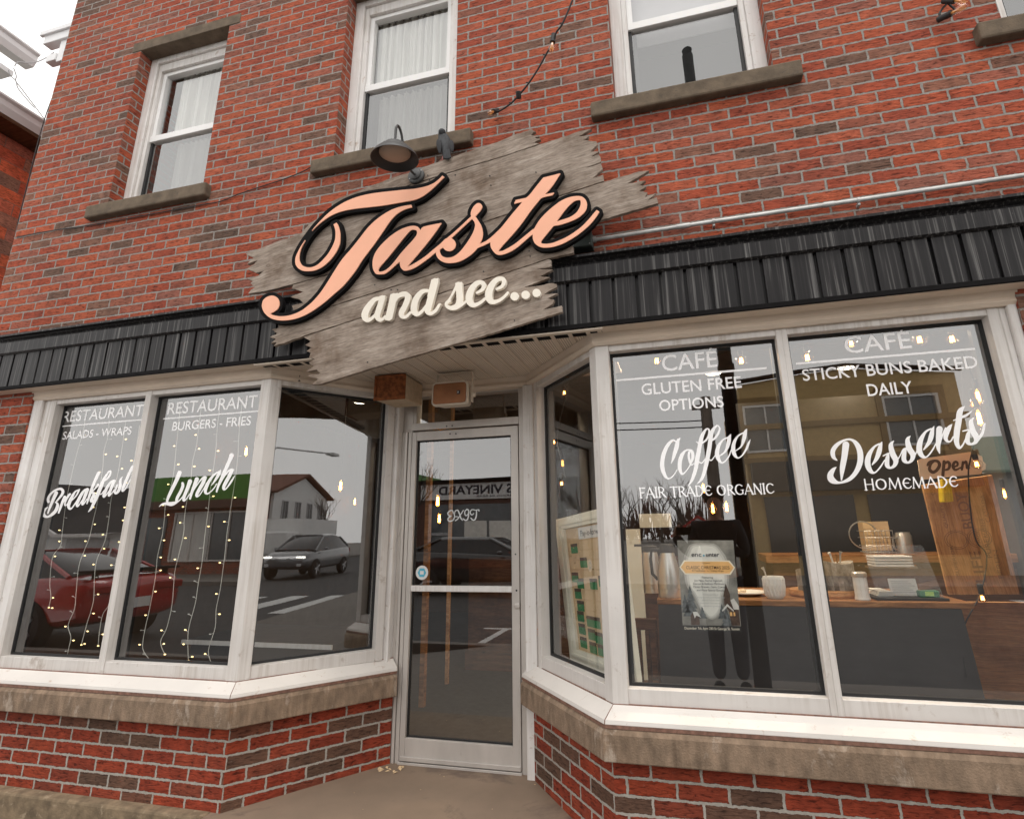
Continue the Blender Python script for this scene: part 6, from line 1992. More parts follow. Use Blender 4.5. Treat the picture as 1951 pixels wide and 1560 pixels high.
c.tube([tuple(q) for q in catmull([tuple(onY(x, y, Y)) for x, y, Y in ((1835, 670, .4), (1862, 745, .44), (1868, 790, .44), (1850, 870, .5), (1845, 905, .6), (1850, 980, .74), (1860, 1030, .74), (1880, 1060, .76), (1868, 1130, .62), (1838, 1190, .5), (1835, 1240, .45), (1842, 1290, .42))], 5)], 0.0035, 6)
c.build('cord', M['cable'], W3)
def pendant(px, py, Y, label, r=0.05):
    q = onY(px, py, Y)
    t = thing('pendant_lamp', label, 'lamp', (q[0], q[1], 2.85))
    lit_bulb(t, tuple(q), r, True)
    c = MB()
    c.tube([(q[0], q[1], q[2] + r * 1.8 + 0.04), (q[0], q[1], 2.85)], 0.004, 6)
    c.build('cord', M['cable'], t)
pendant(834, 955, 3.2, 'upper lit filament pendant seen through the glass door', 0.05)
pendant(837, 988, 4.6, 'lower lit filament pendant seen through the glass door', 0.055)
pendant(469, 860, 2.2, 'lit filament pendant behind the lunch lettering window', 0.04)
pendant(649, 926, 2.6, 'lit filament pendant seen through the left angled window', 0.045)
pendant(676, 956, 4.5, 'small far lit pendant at the right of the left angled window', 0.04)
pendant(1358, 969, 3.6, 'left lit candle bulb pendant deep inside the coffee window', 0.045)
pendant(1384, 966, 3.6, 'right lit candle bulb pendant deep inside the coffee window', 0.045)
pendant(1340, 930, 5.2, 'far lit pendant showing behind the word organic', 0.05)
pendant(1452, 937, 5.4, 'far lit pendant at the right end of the word organic', 0.04)

# fairy light strands in the left windows
STR = [
 [(162, 800), (158, 825), (150, 850), (138, 898), (128, 945), (122, 985), (118, 1020), (115, 1040), (100, 1062), (95, 1110), (97, 1135), (93, 1157)],
 [(208, 800), (206, 830), (198, 860), (196, 890), (190, 930), (185, 960), (178, 990), (170, 1025), (160, 1050), (150, 1080), (145, 1130), (142, 1160), (130, 1190), (135, 1213), (131, 1235), (128, 1246), (122, 1253)],
 [(240, 800), (236, 830), (230, 870), (224, 905), (212, 950), (208, 985), (200, 1030), (185, 1065), (180, 1100), (178, 1145), (165, 1190), (155, 1228)],
 [(266, 810), (262, 840), (257, 870), (250, 905), (244, 960), (240, 985), (236, 1020), (222, 1065), (215, 1110), (208, 1150), (196, 1170), (190, 1200), (187, 1230)],
 [(345, 760), (340, 810), (336, 850), (331, 900), (322, 945), (315, 965), (313, 990), (309, 1020), (300, 1060), (296, 1100), (285, 1160), (276, 1200), (272, 1235), (285, 1256)],
 [(384, 770), (378, 820), (374, 850), (367, 880), (363, 920), (356, 955), (351, 990), (350, 1015), (340, 1060), (333, 1090), (328, 1150), (318, 1195), (306, 1222), (314, 1246)],
 [(420, 765), (414, 815), (411, 860), (405, 905), (400, 940), (397, 970), (391, 1015), (385, 1070), (378, 1110), (372, 1150), (360, 1195), (358, 1225), (359, 1258)],
 [(462, 760), (455, 830), (454, 860), (450, 900), (444, 940), (437, 985), (432, 1020), (428, 1060), (420, 1120), (412, 1160), (410, 1195), (397, 1240), (405, 1267)]]
NTH = ['leftmost', 'second from left', 'third from left', 'rightmost']
random.seed(21)
for i, s in enumerate(STR):
    win = 'breakfast' if i < 4 else 'lunch'
    q = [onY(x, y, 0.15) for x, y in s]
    t = thing('fairy_light_strand', NTH[i % 4] + ' strand of tiny warm lights hanging in the ' + win + ' lettering window', 'fairy lights', tuple(q[0]), 'fairy light strands in the left windows')
    c = MB()
    cm = catmull([tuple(a) for a in q], 4)
    c.tube([tuple(a) for a in cm], 0.0022, 5)
    drops = []
    for k in range(5, len(cm), 4 if i % 2 else 3):
        sd = 1 if random.random() < 0.5 else -1
        a = Vector(cm[k])
        b = a + Vector((sd * random.uniform(.018, .034), 0, random.uniform(-.006, .012)))
        c.tube([tuple(a), tuple(b)], 0.0016, 4)
        drops.append(b)
    drops.append(Vector(cm[-1]))
    c.build('wire', M['ledwire'], t)
    for k, b in enumerate(drops):
        c = MB()
        c.lathe([(0.001, -0.007), (0.0034, -0.004), (0.0036, 0.003), (0.002, 0.007)], tuple(b), 7, Matrix.Rotation(math.pi / 2, 3, 'Y'))
        c.build('led_bulb', M['led'] if random.random() < 0.72 else M['ledwire'], t, smooth=True)

# dining side seen through the left windows
LT = thing('dining_table', 'white topped table behind the left windows', 'table', (-2.8, 1.3, 0.1))
q1, q2 = onY(346, 1216, 0.9), onY(632, 1231, 0.9)
zt = (q1[2] + q2[2]) / 2
c = MB()
c.box(q1[0], q2[0], 0.912, 1.7, zt - 0.032, zt - 0.002)
c.build('tabletop', M['po_dark'], LT)
c = MB()
c.box(q1[0], q2[0], 0.9, 0.9118, zt - 0.03, zt)
c.build('edge_strip', M['white'], LT)
c = MB()
c.box(q1[0] + 0.05, q2[0] - 0.03, 0.95, 1.66, 0.1, zt - 0.03)
c.build('apron', M['po_dark'], LT)
PLR = thing('inner_column', 'pale painted column inside the breakfast lettering window', 'column', (-4.45, 0.9, 0.1))
q1, q2 = onY(100, 1130, 0.9), onY(122, 1130, 0.9)
c = MB()
c.box(q1[0], q2[0], 0.9, 1.06, 0.1, 2.84)
c.build('shaft', M['curtain'], PLR)
# entrance vestibule: posts and a half wall seen through the door
VS = thing('vestibule_post', 'orange wood post inside the entrance just behind the glass door', 'post', (-1.9, 1.6, 0.1))
q = onY(803, 1300, 1.7)
c = MB()
c.box(q[0] - 0.02, q[0] + 0.02, 1.7, 1.75, 0.1, 2.8)
c.build('post', M['oak'], VS)
q = onY(850, 1300, 2.4)
V2 = thing('vestibule_post', 'thin pale wood post further inside the entrance', 'post', (q[0], 2.4, 0.1))
c = MB()
c.box(q[0] - 0.015, q[0] + 0.015, 2.4, 2.43, 0.1, 2.8)
c.build('post', M['wood_crate'], V2)
HW = thing('counter_front', 'dark red brown panelled counter front inside the entrance', 'counter', (-1.2, 3.0, 0.1))
q1 = onY(892, 1190, 3.0)
c = MB()
c.box(q1[0], 0.3, 3.0, 3.5, 0.1, 1.15)
c.build('panel', M['roomwood'], HW)
c = MB()
c.box(q1[0] - 0.02, 0.32, 2.97, 3.0, 0.1, 0.28)
c.build('kick_board', M['wood_dark'], HW)

WP = thing('low_wood_panel', 'low brown wooden panel at the floor right of the display table', 'panel', (1.7, 1.0, 0.1))
c = MB()
c.box(1.30, 2.28, 0.95, 1.0, 0.1, 1.0)
c.build('panel', M['wood_crate'], WP)

# ---------------------------------------------------------------- left neighbour and corner eaves
NB = thing('neighbour_building', 'red block walled house with white gutter across the gap at the left edge', 'building', (-8.5, 3.0, -0.1))
XN = -6.5
c = MB()
c.box(-11.5, XN, -0.2, 9.0, -0.5, 5.48)
c.build('wall', M['brick_nb'], NB)
c = MB()
c.box(-11.5, -7.25, -0.3, 0.62, 5.48, 6.6)
c.build('upper_wall', M['shade_grey'], NB)
c = MB()
c.box(-11.6, XN + 0.26, -0.4, 9.2, 5.49, 5.53)
c.build('eave_soffit', M['wood_dark'], NB)
c = MB()
gp = [(XN + 0.14, 5.53), (XN + 0.26, 5.53), (XN + 0.29, 5.60), (XN + 0.29, 5.66), (XN + 0.32, 5.68), (XN + 0.32, 5.70), (XN + 0.14, 5.70)]
c.prism([(a, -0.4, z) for a, z in gp], (0, 9.6, 0))
c.build('gutter', M['gutter'], NB)
c = MB()
c.prism([(XN + 0.2, -0.4, 5.68), (-9.0, -0.4, 6.9), (-11.6, -0.4, 5.68)], (0, 9.6, 0))
rfo = c.build('roof', M['po_bg'], NB)
c = MB()
c.prism([(a + -0.42, -0.5, z + 1.02) for a, z in gp], (0, 1.17, 0))
c.box(-11.5, -6.95, -0.5, 0.66, 6.5, 6.56)
c.build('upper_gutter', M['gutter'], NB)
c = MB()
e = [onX(135, 70, -5.12), onX(97, 97, -5.12)]
Tg = 0
c.box(-5.40, -5.0, 0.02, 0.10, 5.86, 5.97)
c.box(-5.44, -5.0, 0.00, 0.03, 5.95, 6.0)
c.box(-5.20, -5.0, 0.04, 0.12, 5.62, 5.86)
c.box(-5.32, -5.20, 0.03, 0.10, 5.64, 5.72)
c.build('corner_gutter', M['gutter'], B, bevel=0.006)
c = MB()
wp = [onX(x, y, -6.6) for x, y in ((28, 126), (34, 119), (50, 120), (68, 119), (85, 112), (103, 100))]
c.tube([tuple(p) for p in catmull([tuple(q) for q in wp], 5)], 0.006, 6)
wp = [onX(x, y, -6.6) for x, y in ((26, 130), (31, 145), (30, 155), (40, 168), (55, 188), (68, 205), (88, 232))]
c.tube([tuple(p) for p in catmull([tuple(q) for q in wp], 5)], 0.005, 6)
wp = [onX(x, y, -6.6) for x, y in ((16, 134), (20, 145), (30, 154), (34, 168), (48, 186), (66, 206))]
c.tube([tuple(p) for p in catmull([tuple(q) for q in wp], 5)], 0.005, 6)
tag(c.build('overhead_wire', M['shade_grey']), 'tangled pale wires hanging against the sky at the upper left', 'wires')

# ---------------------------------------------------------------- the street behind the camera (seen mirrored in the glass)
M['car_red'] = pm('red_car_paint', (0.42, 0.018, 0.02), 0.25, var=0.05, coat=1.0)
M['car_grey'] = pm('grey_car_paint', (0.16, 0.165, 0.175), 0.3, 0.4, var=0.05, coat=1.0)
M['car_black'] = pm('black_car_paint', (0.014, 0.014, 0.016), 0.2, var=0.05, coat=1.0)
M['carglass'] = pm('car_window_glass', (0.02, 0.022, 0.025), 0.06)
M['tyre'] = pm('tyre_rubber', (0.018, 0.018, 0.018), 0.85)
M['rim'] = pm('alloy_rim', (0.38, 0.38, 0.39), 0.3, 0.8)
M['headlight'] = emis('lit_headlight', (1.0, 0.97, 0.88), 5.0)
M['taillight'] = pm('tail_light', (0.30, 0.012, 0.012), 0.25)
M['lampoff'] = pm('clear_lamp_cover', (0.55, 0.56, 0.57), 0.2)
def car(name, label, paint, loc, yaw, body, cab, hw, wheels, wr, lights, spoiler=None, plate_txt=None):
    t = thing(name, label, 'car', loc)
    T = Matrix.Translation(loc) @ Matrix.Rotation(yaw, 4, 'Z')
    def loft(secs):
        c = MB()
        rings = []
        for x, pts in secs:
            full = pts + [(-a, z) for a, z in reversed(pts)]
            rings.append([tuple(T @ Vector((x, a, z))) for a, z in full])
        n = len(rings[0])
        f = [(i * n + k, i * n + (k + 1) % n, (i + 1) * n + (k + 1) % n, (i + 1) * n + k) for i in range(len(rings) - 1) for k in range(n)]
        f += [tuple(range(n)), tuple((len(rings) - 1) * n + k for k in range(n))]
        return c.add([p for r in rings for p in r], f)
    secs = []
    for x, zl, zb, w in body:
        secs.append((x, [(w * 0.86, zl), (w * 0.97, zl + 0.10), (w, (zl + zb) / 2), (w * 0.98, zb - 0.10), (w * 0.90, zb - 0.01), (w * 0.5, zb + 0.02)]))
    b = loft(secs).build('body', paint, t, smooth=True, ang=38)
    md = b.modifiers.new('smooth', 'SUBSURF')
    md.levels = md.render_levels = 1
    secs = [(x, [(w * 0.93, z0 - 0.06), (w * 0.90, z0), (wr_, zr - 0.04), (wr_ * 0.85, zr), (wr_ * 0.3, zr + 0.005)]) for x, z0, zr, w, wr_ in cab]
    loft(secs).build('window_band', M['carglass'], t, smooth=True, ang=30)
    top = [(x, [(wr_ + 0.012, zr - 0.055), (wr_ * 0.88, zr + 0.012), (wr_ * 0.3, zr + 0.02)]) for x, z0, zr, w, wr_ in cab[1:-1]]
    c = loft(top)
    c2 = MB()
    for (x0, a0, b0, w0, r0), (x1, a1, b1, w1, r1) in ((cab[0], cab[1]), (cab[-1], cab[-2])):
        for s in (-1, 1):
            c.tube([tuple(T @ Vector((x0, s * w0 * 0.9, a0))), tuple(T @ Vector((x1, s * r1, b1 - 0.02)))], 0.035, 6)
    c.build('roof', paint, t, smooth=True, ang=40)
    RXw = Matrix.Rotation(yaw, 3, 'Z') @ Matrix.Rotation(math.pi / 2, 3, 'X')
    for x in wheels:
        for s in (-1, 1):
            ctr = tuple(T @ Vector((x, s * (hw - 0.09), wr)))
            c = MB()
            c.lathe([(wr * 0.62, -0.1), (wr * 0.9, -0.11), (wr, -0.07), (wr, 0.07), (wr * 0.9, 0.11), (wr * 0.62, 0.1)], ctr, 26, RXw)
            wh = c.build('wheel', M['tyre'], t, smooth=True)
            c = MB()
            out = -s
            for k in range(5):
                a = k * 2 * math.pi / 5
                p0 = Vector(ctr) + RXw @ Vector((0, 0, out * 0.085))
                p1 = p0 + RXw @ Vector((wr * 0.6 * math.cos(a), wr * 0.6 * math.sin(a), out * 0.015))
                c.tube([tuple(p0), tuple(p1)], [0.05, 0.035], 6)
            c.lathe([(wr * 0.56, -0.085), (wr * 0.63, -0.1), (wr * 0.63, 0.1), (wr * 0.56, 0.085)], ctr, 26, RXw)
            c.build('rim', M['rim'], wh, smooth=True, ang=30)
    for nm, m, x, y, z, sx, sy, sz in lights:
        for s in (-1, 1):
            c = MB()
            c.box(x - sx, x + sx, s * y - sy, s * y + sy, z - sz, z + sz, T)
            c.build(nm, M[m], t, bevel=0.02)
    if spoiler:
        x, z, w = spoiler
        c = MB()
        c.box(x - 0.10, x + 0.10, -w, w, z, z + 0.035, T)
        for s in (-1, 1):
            c.box(x - 0.05, x + 0.05, s * w * 0.75 - 0.02, s * w * 0.75 + 0.02, z - 0.10, z, T)
        c.build('spoiler', M['black'], t, bevel=0.01)
    if plate_txt:
        x, z, sgn = plate_txt[1:]
        c = MB()
        c.box(x - 0.01, x + 0.01, -0.16, 0.16, z - 0.07, z + 0.07, T)
        pl = c.build('licence_plate', M['paper'], t)
        O = T @ Vector((x + sgn * 0.013, -0.13, z - 0.04))
        text_obj([(plate_txt[0], O, (T.to_3x3() @ Vector((0, 0.26 * sgn, 0))) , (0, 0, 0.08), 0.01)], 'plate_lettering', M['ink'], pl)
    for x in (-0.4,):
        for s in (-1, 1):
            c = MB()
            c.ball(tuple(T @ Vector((cab[0][0] * 0.6, s * (hw + 0.07), cab[0][1] + 0.06))), (0.08, 0.09, 0.06), 10)
            c.build('mirror', paint, t, smooth=True)
    return t
coupe_body = [(-2.35, 0.42, 0.86, 0.70), (-2.25, 0.34, 1.00, 0.86), (-1.6, 0.25, 1.03, 0.95), (-0.6, 0.2, 0.98, 0.95), (0.6, 0.2, 0.96, 0.94), (1.6, 0.22, 0.92, 0.94), (2.2, 0.28, 0.80, 0.86), (2.42, 0.4, 0.66, 0.7)]
coupe_cab = [(0.75, 0.94, 0.97, 0.88, 0.80), (-0.1, 0.96, 1.36, 0.90, 0.62), (-0.9, 0.98, 1.38, 0.90, 0.62), (-1.85, 1.0, 1.06, 0.86, 0.70)]
car('parked_car', 'red coupe with rear spoiler, mirrored in the lunch and breakfast windows', M['car_red'], (-10.62, -4.45, -0.12), math.pi, coupe_body, coupe_cab, 0.95, (-1.4, 1.45), 0.35,
    [('tail_light', 'taillight', -2.33, 0.52, 0.82, 0.03, 0.24, 0.06), ('headlight', 'lampoff', 2.33, 0.58, 0.62, 0.06, 0.16, 0.06)], (-2.12, 1.06, 0.8), ('CCE 333', -2.38, 0.60, -1))
suv_body = [(-2.25, 0.5, 0.98, 0.78), (-2.15, 0.4, 1.13, 0.9), (-1.4, 0.3, 1.12, 0.94), (0.3, 0.28, 1.04, 0.94), (1.3, 0.3, 1.02, 0.93), (2.05, 0.36, 0.92, 0.86), (2.3, 0.45, 0.72, 0.72)]
suv_cab = [(1.30, 1.02, 1.05, 0.88, 0.78), (0.25, 1.05, 1.60, 0.9, 0.64), (-0.7, 1.08, 1.64, 0.9, 0.64), (-1.5, 1.12, 1.55, 0.88, 0.62), (-2.15, 1.14, 1.18, 0.84, 0.70)]
car('moving_car', 'dark grey crossover with lit headlights, mirrored in the left angled window', M['car_grey'], (17.9, -8.25, -0.12), math.pi + 0.02, suv_body, suv_cab, 0.94, (-1.35, 1.4), 0.36,
    [('headlight', 'headlight', 2.16, 0.62, 0.80, 0.05, 0.17, 0.035), ('tail_light', 'taillight', -2.2, 0.7, 0.95, 0.03, 0.15, 0.08), ('fog_light', 'lampoff', 2.24, 0.6, 0.52, 0.04, 0.08, 0.05)])
car('parked_car', 'black sedan on the far lane, seen mirrored in the glass door', M['car_black'], (-5.35, -10.9, -0.12), 0.0, suv_body, [(1.25, 1.0, 1.03, 0.88, 0.80), (0.35, 1.02, 1.42, 0.9, 0.64), (-1.0, 1.04, 1.44, 0.9, 0.64), (-1.95, 1.06, 1.1, 0.86, 0.7)], 0.94, (-1.3, 1.4), 0.34,
    [('headlight', 'lampoff', 2.16, 0.62, 0.78, 0.05, 0.17, 0.05), ('tail_light', 'taillight', -2.2, 0.7, 0.9, 0.03, 0.15, 0.07)])

M['green_sign'] = pm('green_fascia', (0.06, 0.23, 0.015), 0.5, var=0.04)
M['brown_band'] = pm('brown_band', (0.09, 0.035, 0.022), 0.6)
M['stucco'] = pm('tan_stucco', (0.52, 0.36, 0.16), 0.85, var=0.1, bmp=0.1)
M['stucco_dk'] = pm('tan_trim', (0.26, 0.165, 0.065), 0.8)
M['darkshingle'] = pm('dark_shingle', (0.035, 0.034, 0.036), 0.9, var=0.4, scale=20)
M['winglass'] = pm('far_window_glass', (0.10, 0.115, 0.125), 0.12)
M['siding'] = pm('white_siding', (0.72, 0.72, 0.71), 0.6, var=0.05)
M['roofbrown'] = pm('brown_roof', (0.14, 0.055, 0.035), 0.9, var=0.2)
M['mint'] = pm('mint_roof', (0.24, 0.33, 0.26), 0.6, var=0.08)
M['bark'] = pm('bare_bark', (0.075, 0.06, 0.05), 0.9, var=0.3)
M['bark2'] = pm('brown_twigs', (0.10, 0.055, 0.04), 0.9, var=0.3)
def pbox(name, m, root, boxes, bevel=0):
    c = MB()
    for b in boxes:
        c.box(*b)
    return c.build(name, M[m], root, bevel=bevel)
def window_on(root, x0, x1, z0, z1, Y, fm='siding', mull=1):
    ob = pbox('window', fm, root, [(x0, x0 + 0.07, Y, Y + 0.08, z0, z1), (x1 - 0.07, x1, Y, Y + 0.08, z0, z1), (x0 + .07, x1 - .07, Y, Y + 0.08, z0, z0 + 0.07), (x0 + .07, x1 - .07, Y, Y + 0.08, z1 - 0.07, z1)] +
              [(x0 + (x1 - x0) * (k + 1) / (mull + 1) - 0.025, x0 + (x1 - x0) * (k + 1) / (mull + 1) + 0.025, Y, Y + 0.07, z0 + .07, z1 - .07) for k in range(mull)])
    pbox('pane', 'winglass', ob, [(x0 + .07, x1 - .07, Y - 0.02, Y + 0.02, z0 + .07, z1 - .07)])
    return ob
YF = -17.0
t = thing('green_sign_shop', 'low orange brick shop with plain green fascia across the street, mirrored in the lunch window', 'building', (-17, -20, 0))
pbox('wall', 'brick_tan', t, [(-22.7, -11.2, -24, YF, -0.1, 2.62)])
pbox('fascia', 'green_sign', t, [(-22.8, -11.1, -24.1, YF + 0.25, 2.96, 3.98)])
pbox('eave', 'brown_band', t, [(-22.9, -11.0, -24.2, YF + 0.45, 2.62, 2.96)])
window_on(t, -21.0, -17.2, 0.5, 2.5, YF, 'alu', 3)
pbox('window_curtain', 'curtain', t, [(-20.9, -19.2, YF + 0.022, YF + 0.03, 0.57, 2.42)])
window_on(t, -16.5, -12.5, 0.5, 2.5, YF, 'alu', 3)
pbox('door', 'winglass', t, [(-22.4, -21.4, YF, YF + 0.05, 0.02, 2.3)])
t = thing('dark_shingle_building', 'dark shingled building with white trimmed garage gable across the street, mirrored in the breakfast window', 'building', (-26, -20, 0))
pbox('wall', 'siding', t, [(-32, -23.2, -24, YF, -0.1, 1.7)])
c = MB()
c.prism([(-32, YF + 0.3, 1.7), (-23.2, YF + 0.3, 1.7), (-23.2, -19.5, 3.6), (-32, -19.5, 4.3)], (0, -0.4, 0.02))
c.build('roof', M['darkshingle'], t)
pbox('garage_door', 'shade_grey', t, [(-26.8, -24.4, YF, YF + 0.06, 0.0, 1.5)])
c = MB()
c.prism([(-28.7, YF + 0.4, 2.1), (-27.9, YF + 0.4, 2.1), (-27.0, YF + 0.4, 1.72), (-24.1, YF + 0.4, 1.66), (-24.1, YF + 0.4, 1.54), (-27.1, YF + 0.4, 1.58), (-28.0, YF + 0.4, 1.95), (-28.7, YF + 0.4, 1.95)], (0, 0.15, 0))
c.build('white_trim', M['white'], t)
VY = thing('vineyard_shop', 'dark fronted shop under a long pale signboard across the street, mirrored in the glass door', 'building', (-7, -20, 0))
pbox('wall', 'brown_band', VY, [(-12.0, -3.0, -24, YF, -0.1, 3.42)])
pbox('roof', 'black', VY, [(-12.2, -2.8, -24.2, YF + 0.3, 3.42, 3.52)])
sgn = pbox('signboard', 'paper', VY, [(-10.2, -3.6, YF, YF + 0.12, 2.74, 3.36)])
text_obj([('RS VINEYARD', (-6.0, YF + 0.125, 2.94), (-3.4, 0, 0), (0, 0, 0.34), 0.03), ('PARKING IN REAR', (-6.1, YF + 0.125, 2.80), (-1.7, 0, 0), (0, 0, 0.085), 0.01)], 'sign_lettering', M['ink'], sgn)
pbox('display_window', 'winglass', VY, [(-9.7, -8.95, YF + .002, YF + 0.04, 0.2, 2.55), (-8.8, -5.9, YF + .002, YF + 0.04, 0.35, 2.55), (-5.7, -3.6, YF + .002, YF + 0.04, 0.35, 2.55)])
pbox('window_frame', 'shade_grey', VY, [(-9.85, -9.7, YF, YF + 0.07, 0, 2.6), (-8.95, -8.8, YF, YF + 0.07, 0, 2.6), (-5.9, -5.7, YF, YF + 0.07, 0, 2.6), (-9.7, -8.95, YF, YF + 0.07, 1.38, 1.48)])
pbox('window_poster', 'po_pale', VY, [(-8.3, -7.4, YF + 0.042, YF + 0.05, 0.7, 1.9), (-7.3, -6.3, YF + 0.042, YF + 0.05, 0.6, 1.9)])
YBd = thing('tan_building', 'two storey tan stucco building with dark shopfront across the street, mirrored in the right windows', 'building', (5.5, -20, 0))
c = MB()
c.prism([(2.2, YF, -0.1), (8.7, YF, -0.1), (8.7, YF, 6.1), (5.6, YF, 6.5), (4.2, YF, 6.42), (2.2, YF, 6.2)], (0, -7, 0))
c.build('wall', M['stucco'], YBd)
pbox('belt_course', 'stucco_dk', YBd, [(2.1, 8.8, YF, YF + 0.12, 4.62, 4.80), (2.1, 8.8, YF, YF + 0.16, 3.48, 3.66)])
c = MB()
c.tube([(2.05, YF + 0.1, 6.28), (4.2, YF + 0.1, 6.5), (5.6, YF + 0.1, 6.58), (8.85, YF + 0.1, 6.18)], 0.09, 6)
c.build('cornice', M['black'], YBd)
for x0, x1 in ((2.25, 3.7), (6.5, 8.1)):
    pbox('window_surround', 'stucco_dk', YBd, [(x0 - 0.18, x1 + 0.18, YF + .001, YF + 0.09, 5.46, 5.72), (x0 - 0.18, x0, YF + .001, YF + 0.09, 3.7, 5.46), (x1, x1 + 0.18, YF + .001, YF + 0.09, 3.7, 5.46)])
    window_on(YBd, x0, x1, 3.85, 5.46, YF)
pbox('shop_awning', 'po_dark', YBd, [(2.3, 8.6, YF, YF + 0.5, 2.55, 3.47)])
pbox('shop_window', 'carglass', YBd, [(2.6, 5.2, YF + .002, YF + 0.05, 0.6, 2.4), (5.6, 8.3, YF + .002, YF + 0.05, 0.6, 2.4)])
t = thing('green_roof_house', 'low house with sloping mint green metal roof right of the tan building', 'building', (12, -20, 0))
pbox('wall', 'siding', t, [(9.2, 16, -24, YF - 0.6, -0.1, 3.0)])
c = MB()
c.prism([(8.85, YF, 2.95), (16.4, YF, 2.95), (16.4, -20.5, 4.4), (8.85, -20.5, 4.4)], (0, 0, 0.08))
c.build('roof', M['mint'], t)
t = thing('white_gable_house', 'white two storey gable house with brown roof, mirrored in the left angled window', 'building', (37, -20, 0))
c = MB()
c.prism([(32, YF, -0.1), (41, YF, -0.1), (41, YF, 4.35), (36.5, YF, 5.7), (32, YF, 4.35)], (0, -9, 0))
c.build('wall', M['siding'], t)
c = MB()
c.prism([(31.6, YF + 0.4, 4.3), (36.5, YF + 0.4, 5.82), (36.5, YF + 0.4, 6.0), (31.4, YF + 0.4, 4.42)], (0, -9.6, 0))
c.prism([(41.4, YF + 0.4, 4.3), (36.5, YF + 0.4, 5.82), (36.5, YF + 0.4, 6.0), (41.6, YF + 0.4, 4.42)], (0, -9.6, 0))
c.build('roof', M['roofbrown'], t)
for x in (33.2, 35.2, 37.2, 39.2):
    window_on(t, x, x + 0.9, 2.5, 3.9, YF, 'shade_grey')
pbox('shopfront', 'roofbrown', t, [(32.1, 40.9, YF + .001, YF + 0.12, 0.1, 2.0)])
pbox('side_wall', 'roofbrown', t, [(31.9, 32.0, -26, YF - 0.2, -0.1, 4.3)])
t = thing('grey_store', 'pale flat roofed store beside the white gable house, mirrored in the left angled window', 'building', (27, -20, 0))
pbox('wall', 'siding', t, [(23.5, 31.0, -26, YF, -0.1, 4.9)])
for x in (24.3, 26.2, 28.2, 29.7):
    window_on(t, x, x + 0.8, 2.6, 3.9, YF, 'white')
pbox('shopfront', 'po_dark', t, [(23.8, 30.8, YF + .001, YF + 0.1, 0.1, 2.1)])
t = thing('box_truck', 'white box truck parked beyond the grey crossover, mirrored in the left angled window', 'truck', (27.5, -13.0, -0.12))
pbox('cargo_box', 'siding', t, [(25.5, 30.5, -14.2, -12.0, 0.55, 2.4)])
pbox('cab', 'siding', t, [(23.9, 25.4, -14.1, -12.1, 0.5, 1.7)], 0.1)
for x in (24.6, 29.2):
    for y in (-13.95, -12.1):
        c = MB()
        c.lathe([(0.2, -0.12), (0.4, -0.12), (0.4, 0.12), (0.2, 0.12)], (x, y, 0.28), 18, RX)
        c.build('wheel', M['tyre'], t, smooth=True)
t = thing('red_roof_house', 'small white house with red trimmed gable far down the side street, mirrored above the poster', 'building', (0.8, -60, 0))
c = MB()
c.prism([(-1.0, -60, -0.3), (4.0, -60, -0.3), (4.0, -60, 1.0), (1.5, -60, 2.6), (-1.0, -60, 1.0)], (0, -8, 0))
c.build('wall', M['siding'], t)
c = MB()
c.prism([(-1.4, -59.8, 0.8), (1.5, -59.8, 2.65), (4.4, -59.8, 0.8), (4.4, -59.8, 1.0), (1.5, -59.8, 2.9), (-1.4, -59.8, 1.0)], (0, -8.4, 0))
c.build('roof', M['car_red'], t)

# bare trees, poles, street lamp
def bare_tree(label, base, h, seed, spread=0.55, group='bare trees across the street'):
    rnd = random.Random(seed)
    t = thing('bare_tree', label, 'tree', base, group)
    tr_, cr_ = MB(), MB()
    def grow(p, d, L, r, lev):
        pts = [p]
        q = p.copy()
        dd = d.copy()
        for k in range(3):
            dd = (dd + Vector((rnd.uniform(-.16, .16), rnd.uniform(-.16, .16), 0.06))).normalized()
            q = q + dd * (L / 3)
            pts.append(q.copy())
        (tr_ if lev < 1 else cr_).tube([tuple(a) for a in pts], [r, r * .88, r * .76, r * .62], 6 if lev < 3 else 4, cap=False)
        if lev < 5:
            for k in range(3 if lev < 3 else 2):
                a = rnd.uniform(0, 6.28)
                s = spread * rnd.uniform(.7, 1.3)
                nd = (dd + Vector((math.cos(a) * s, math.sin(a) * s, 0.12))).normalized()
                st_ = pts[rnd.choice((2, 3, 3))]
                grow(st_, nd, L * rnd.uniform(.6, .8), r * .55, lev + 1)
    grow(Vector(base), Vector((0, 0, 1)), h * 0.32, h * 0.022, 0)
    tr_.build('trunk', M['bark'], t, smooth=True)
    cr_.build('crown', M['bark'], t, smooth=True)
    return t
bare_tree('bare leafless tree between the shops, mirrored at the upper left of the glass door', (-10.6, -15.6, 0), 5.6, 5)
bare_tree('bare leafless tree in front of the white gable house, mirrored in the left angled window', (37.2, -15.5, 0), 5.0, 9)
bare_tree('tall bare tree rising behind the white gable house', (44, -30, 0), 9.0, 12)
for k, (x, y, h) in enumerate(((-9.5, -75, 9), (-6.5, -70, 8), (-3.0, -78, 10), (0.5, -82, 11), (-12.5, -80, 10))):
    bare_tree(('leftmost', 'second', 'middle', 'fourth', 'outermost')[k] + ' brown bare tree of the far row, mirrored low in the coffee window', (x, y, 0), h, 40 + k, 0.7)
rndw = random.Random(77)
c = MB()
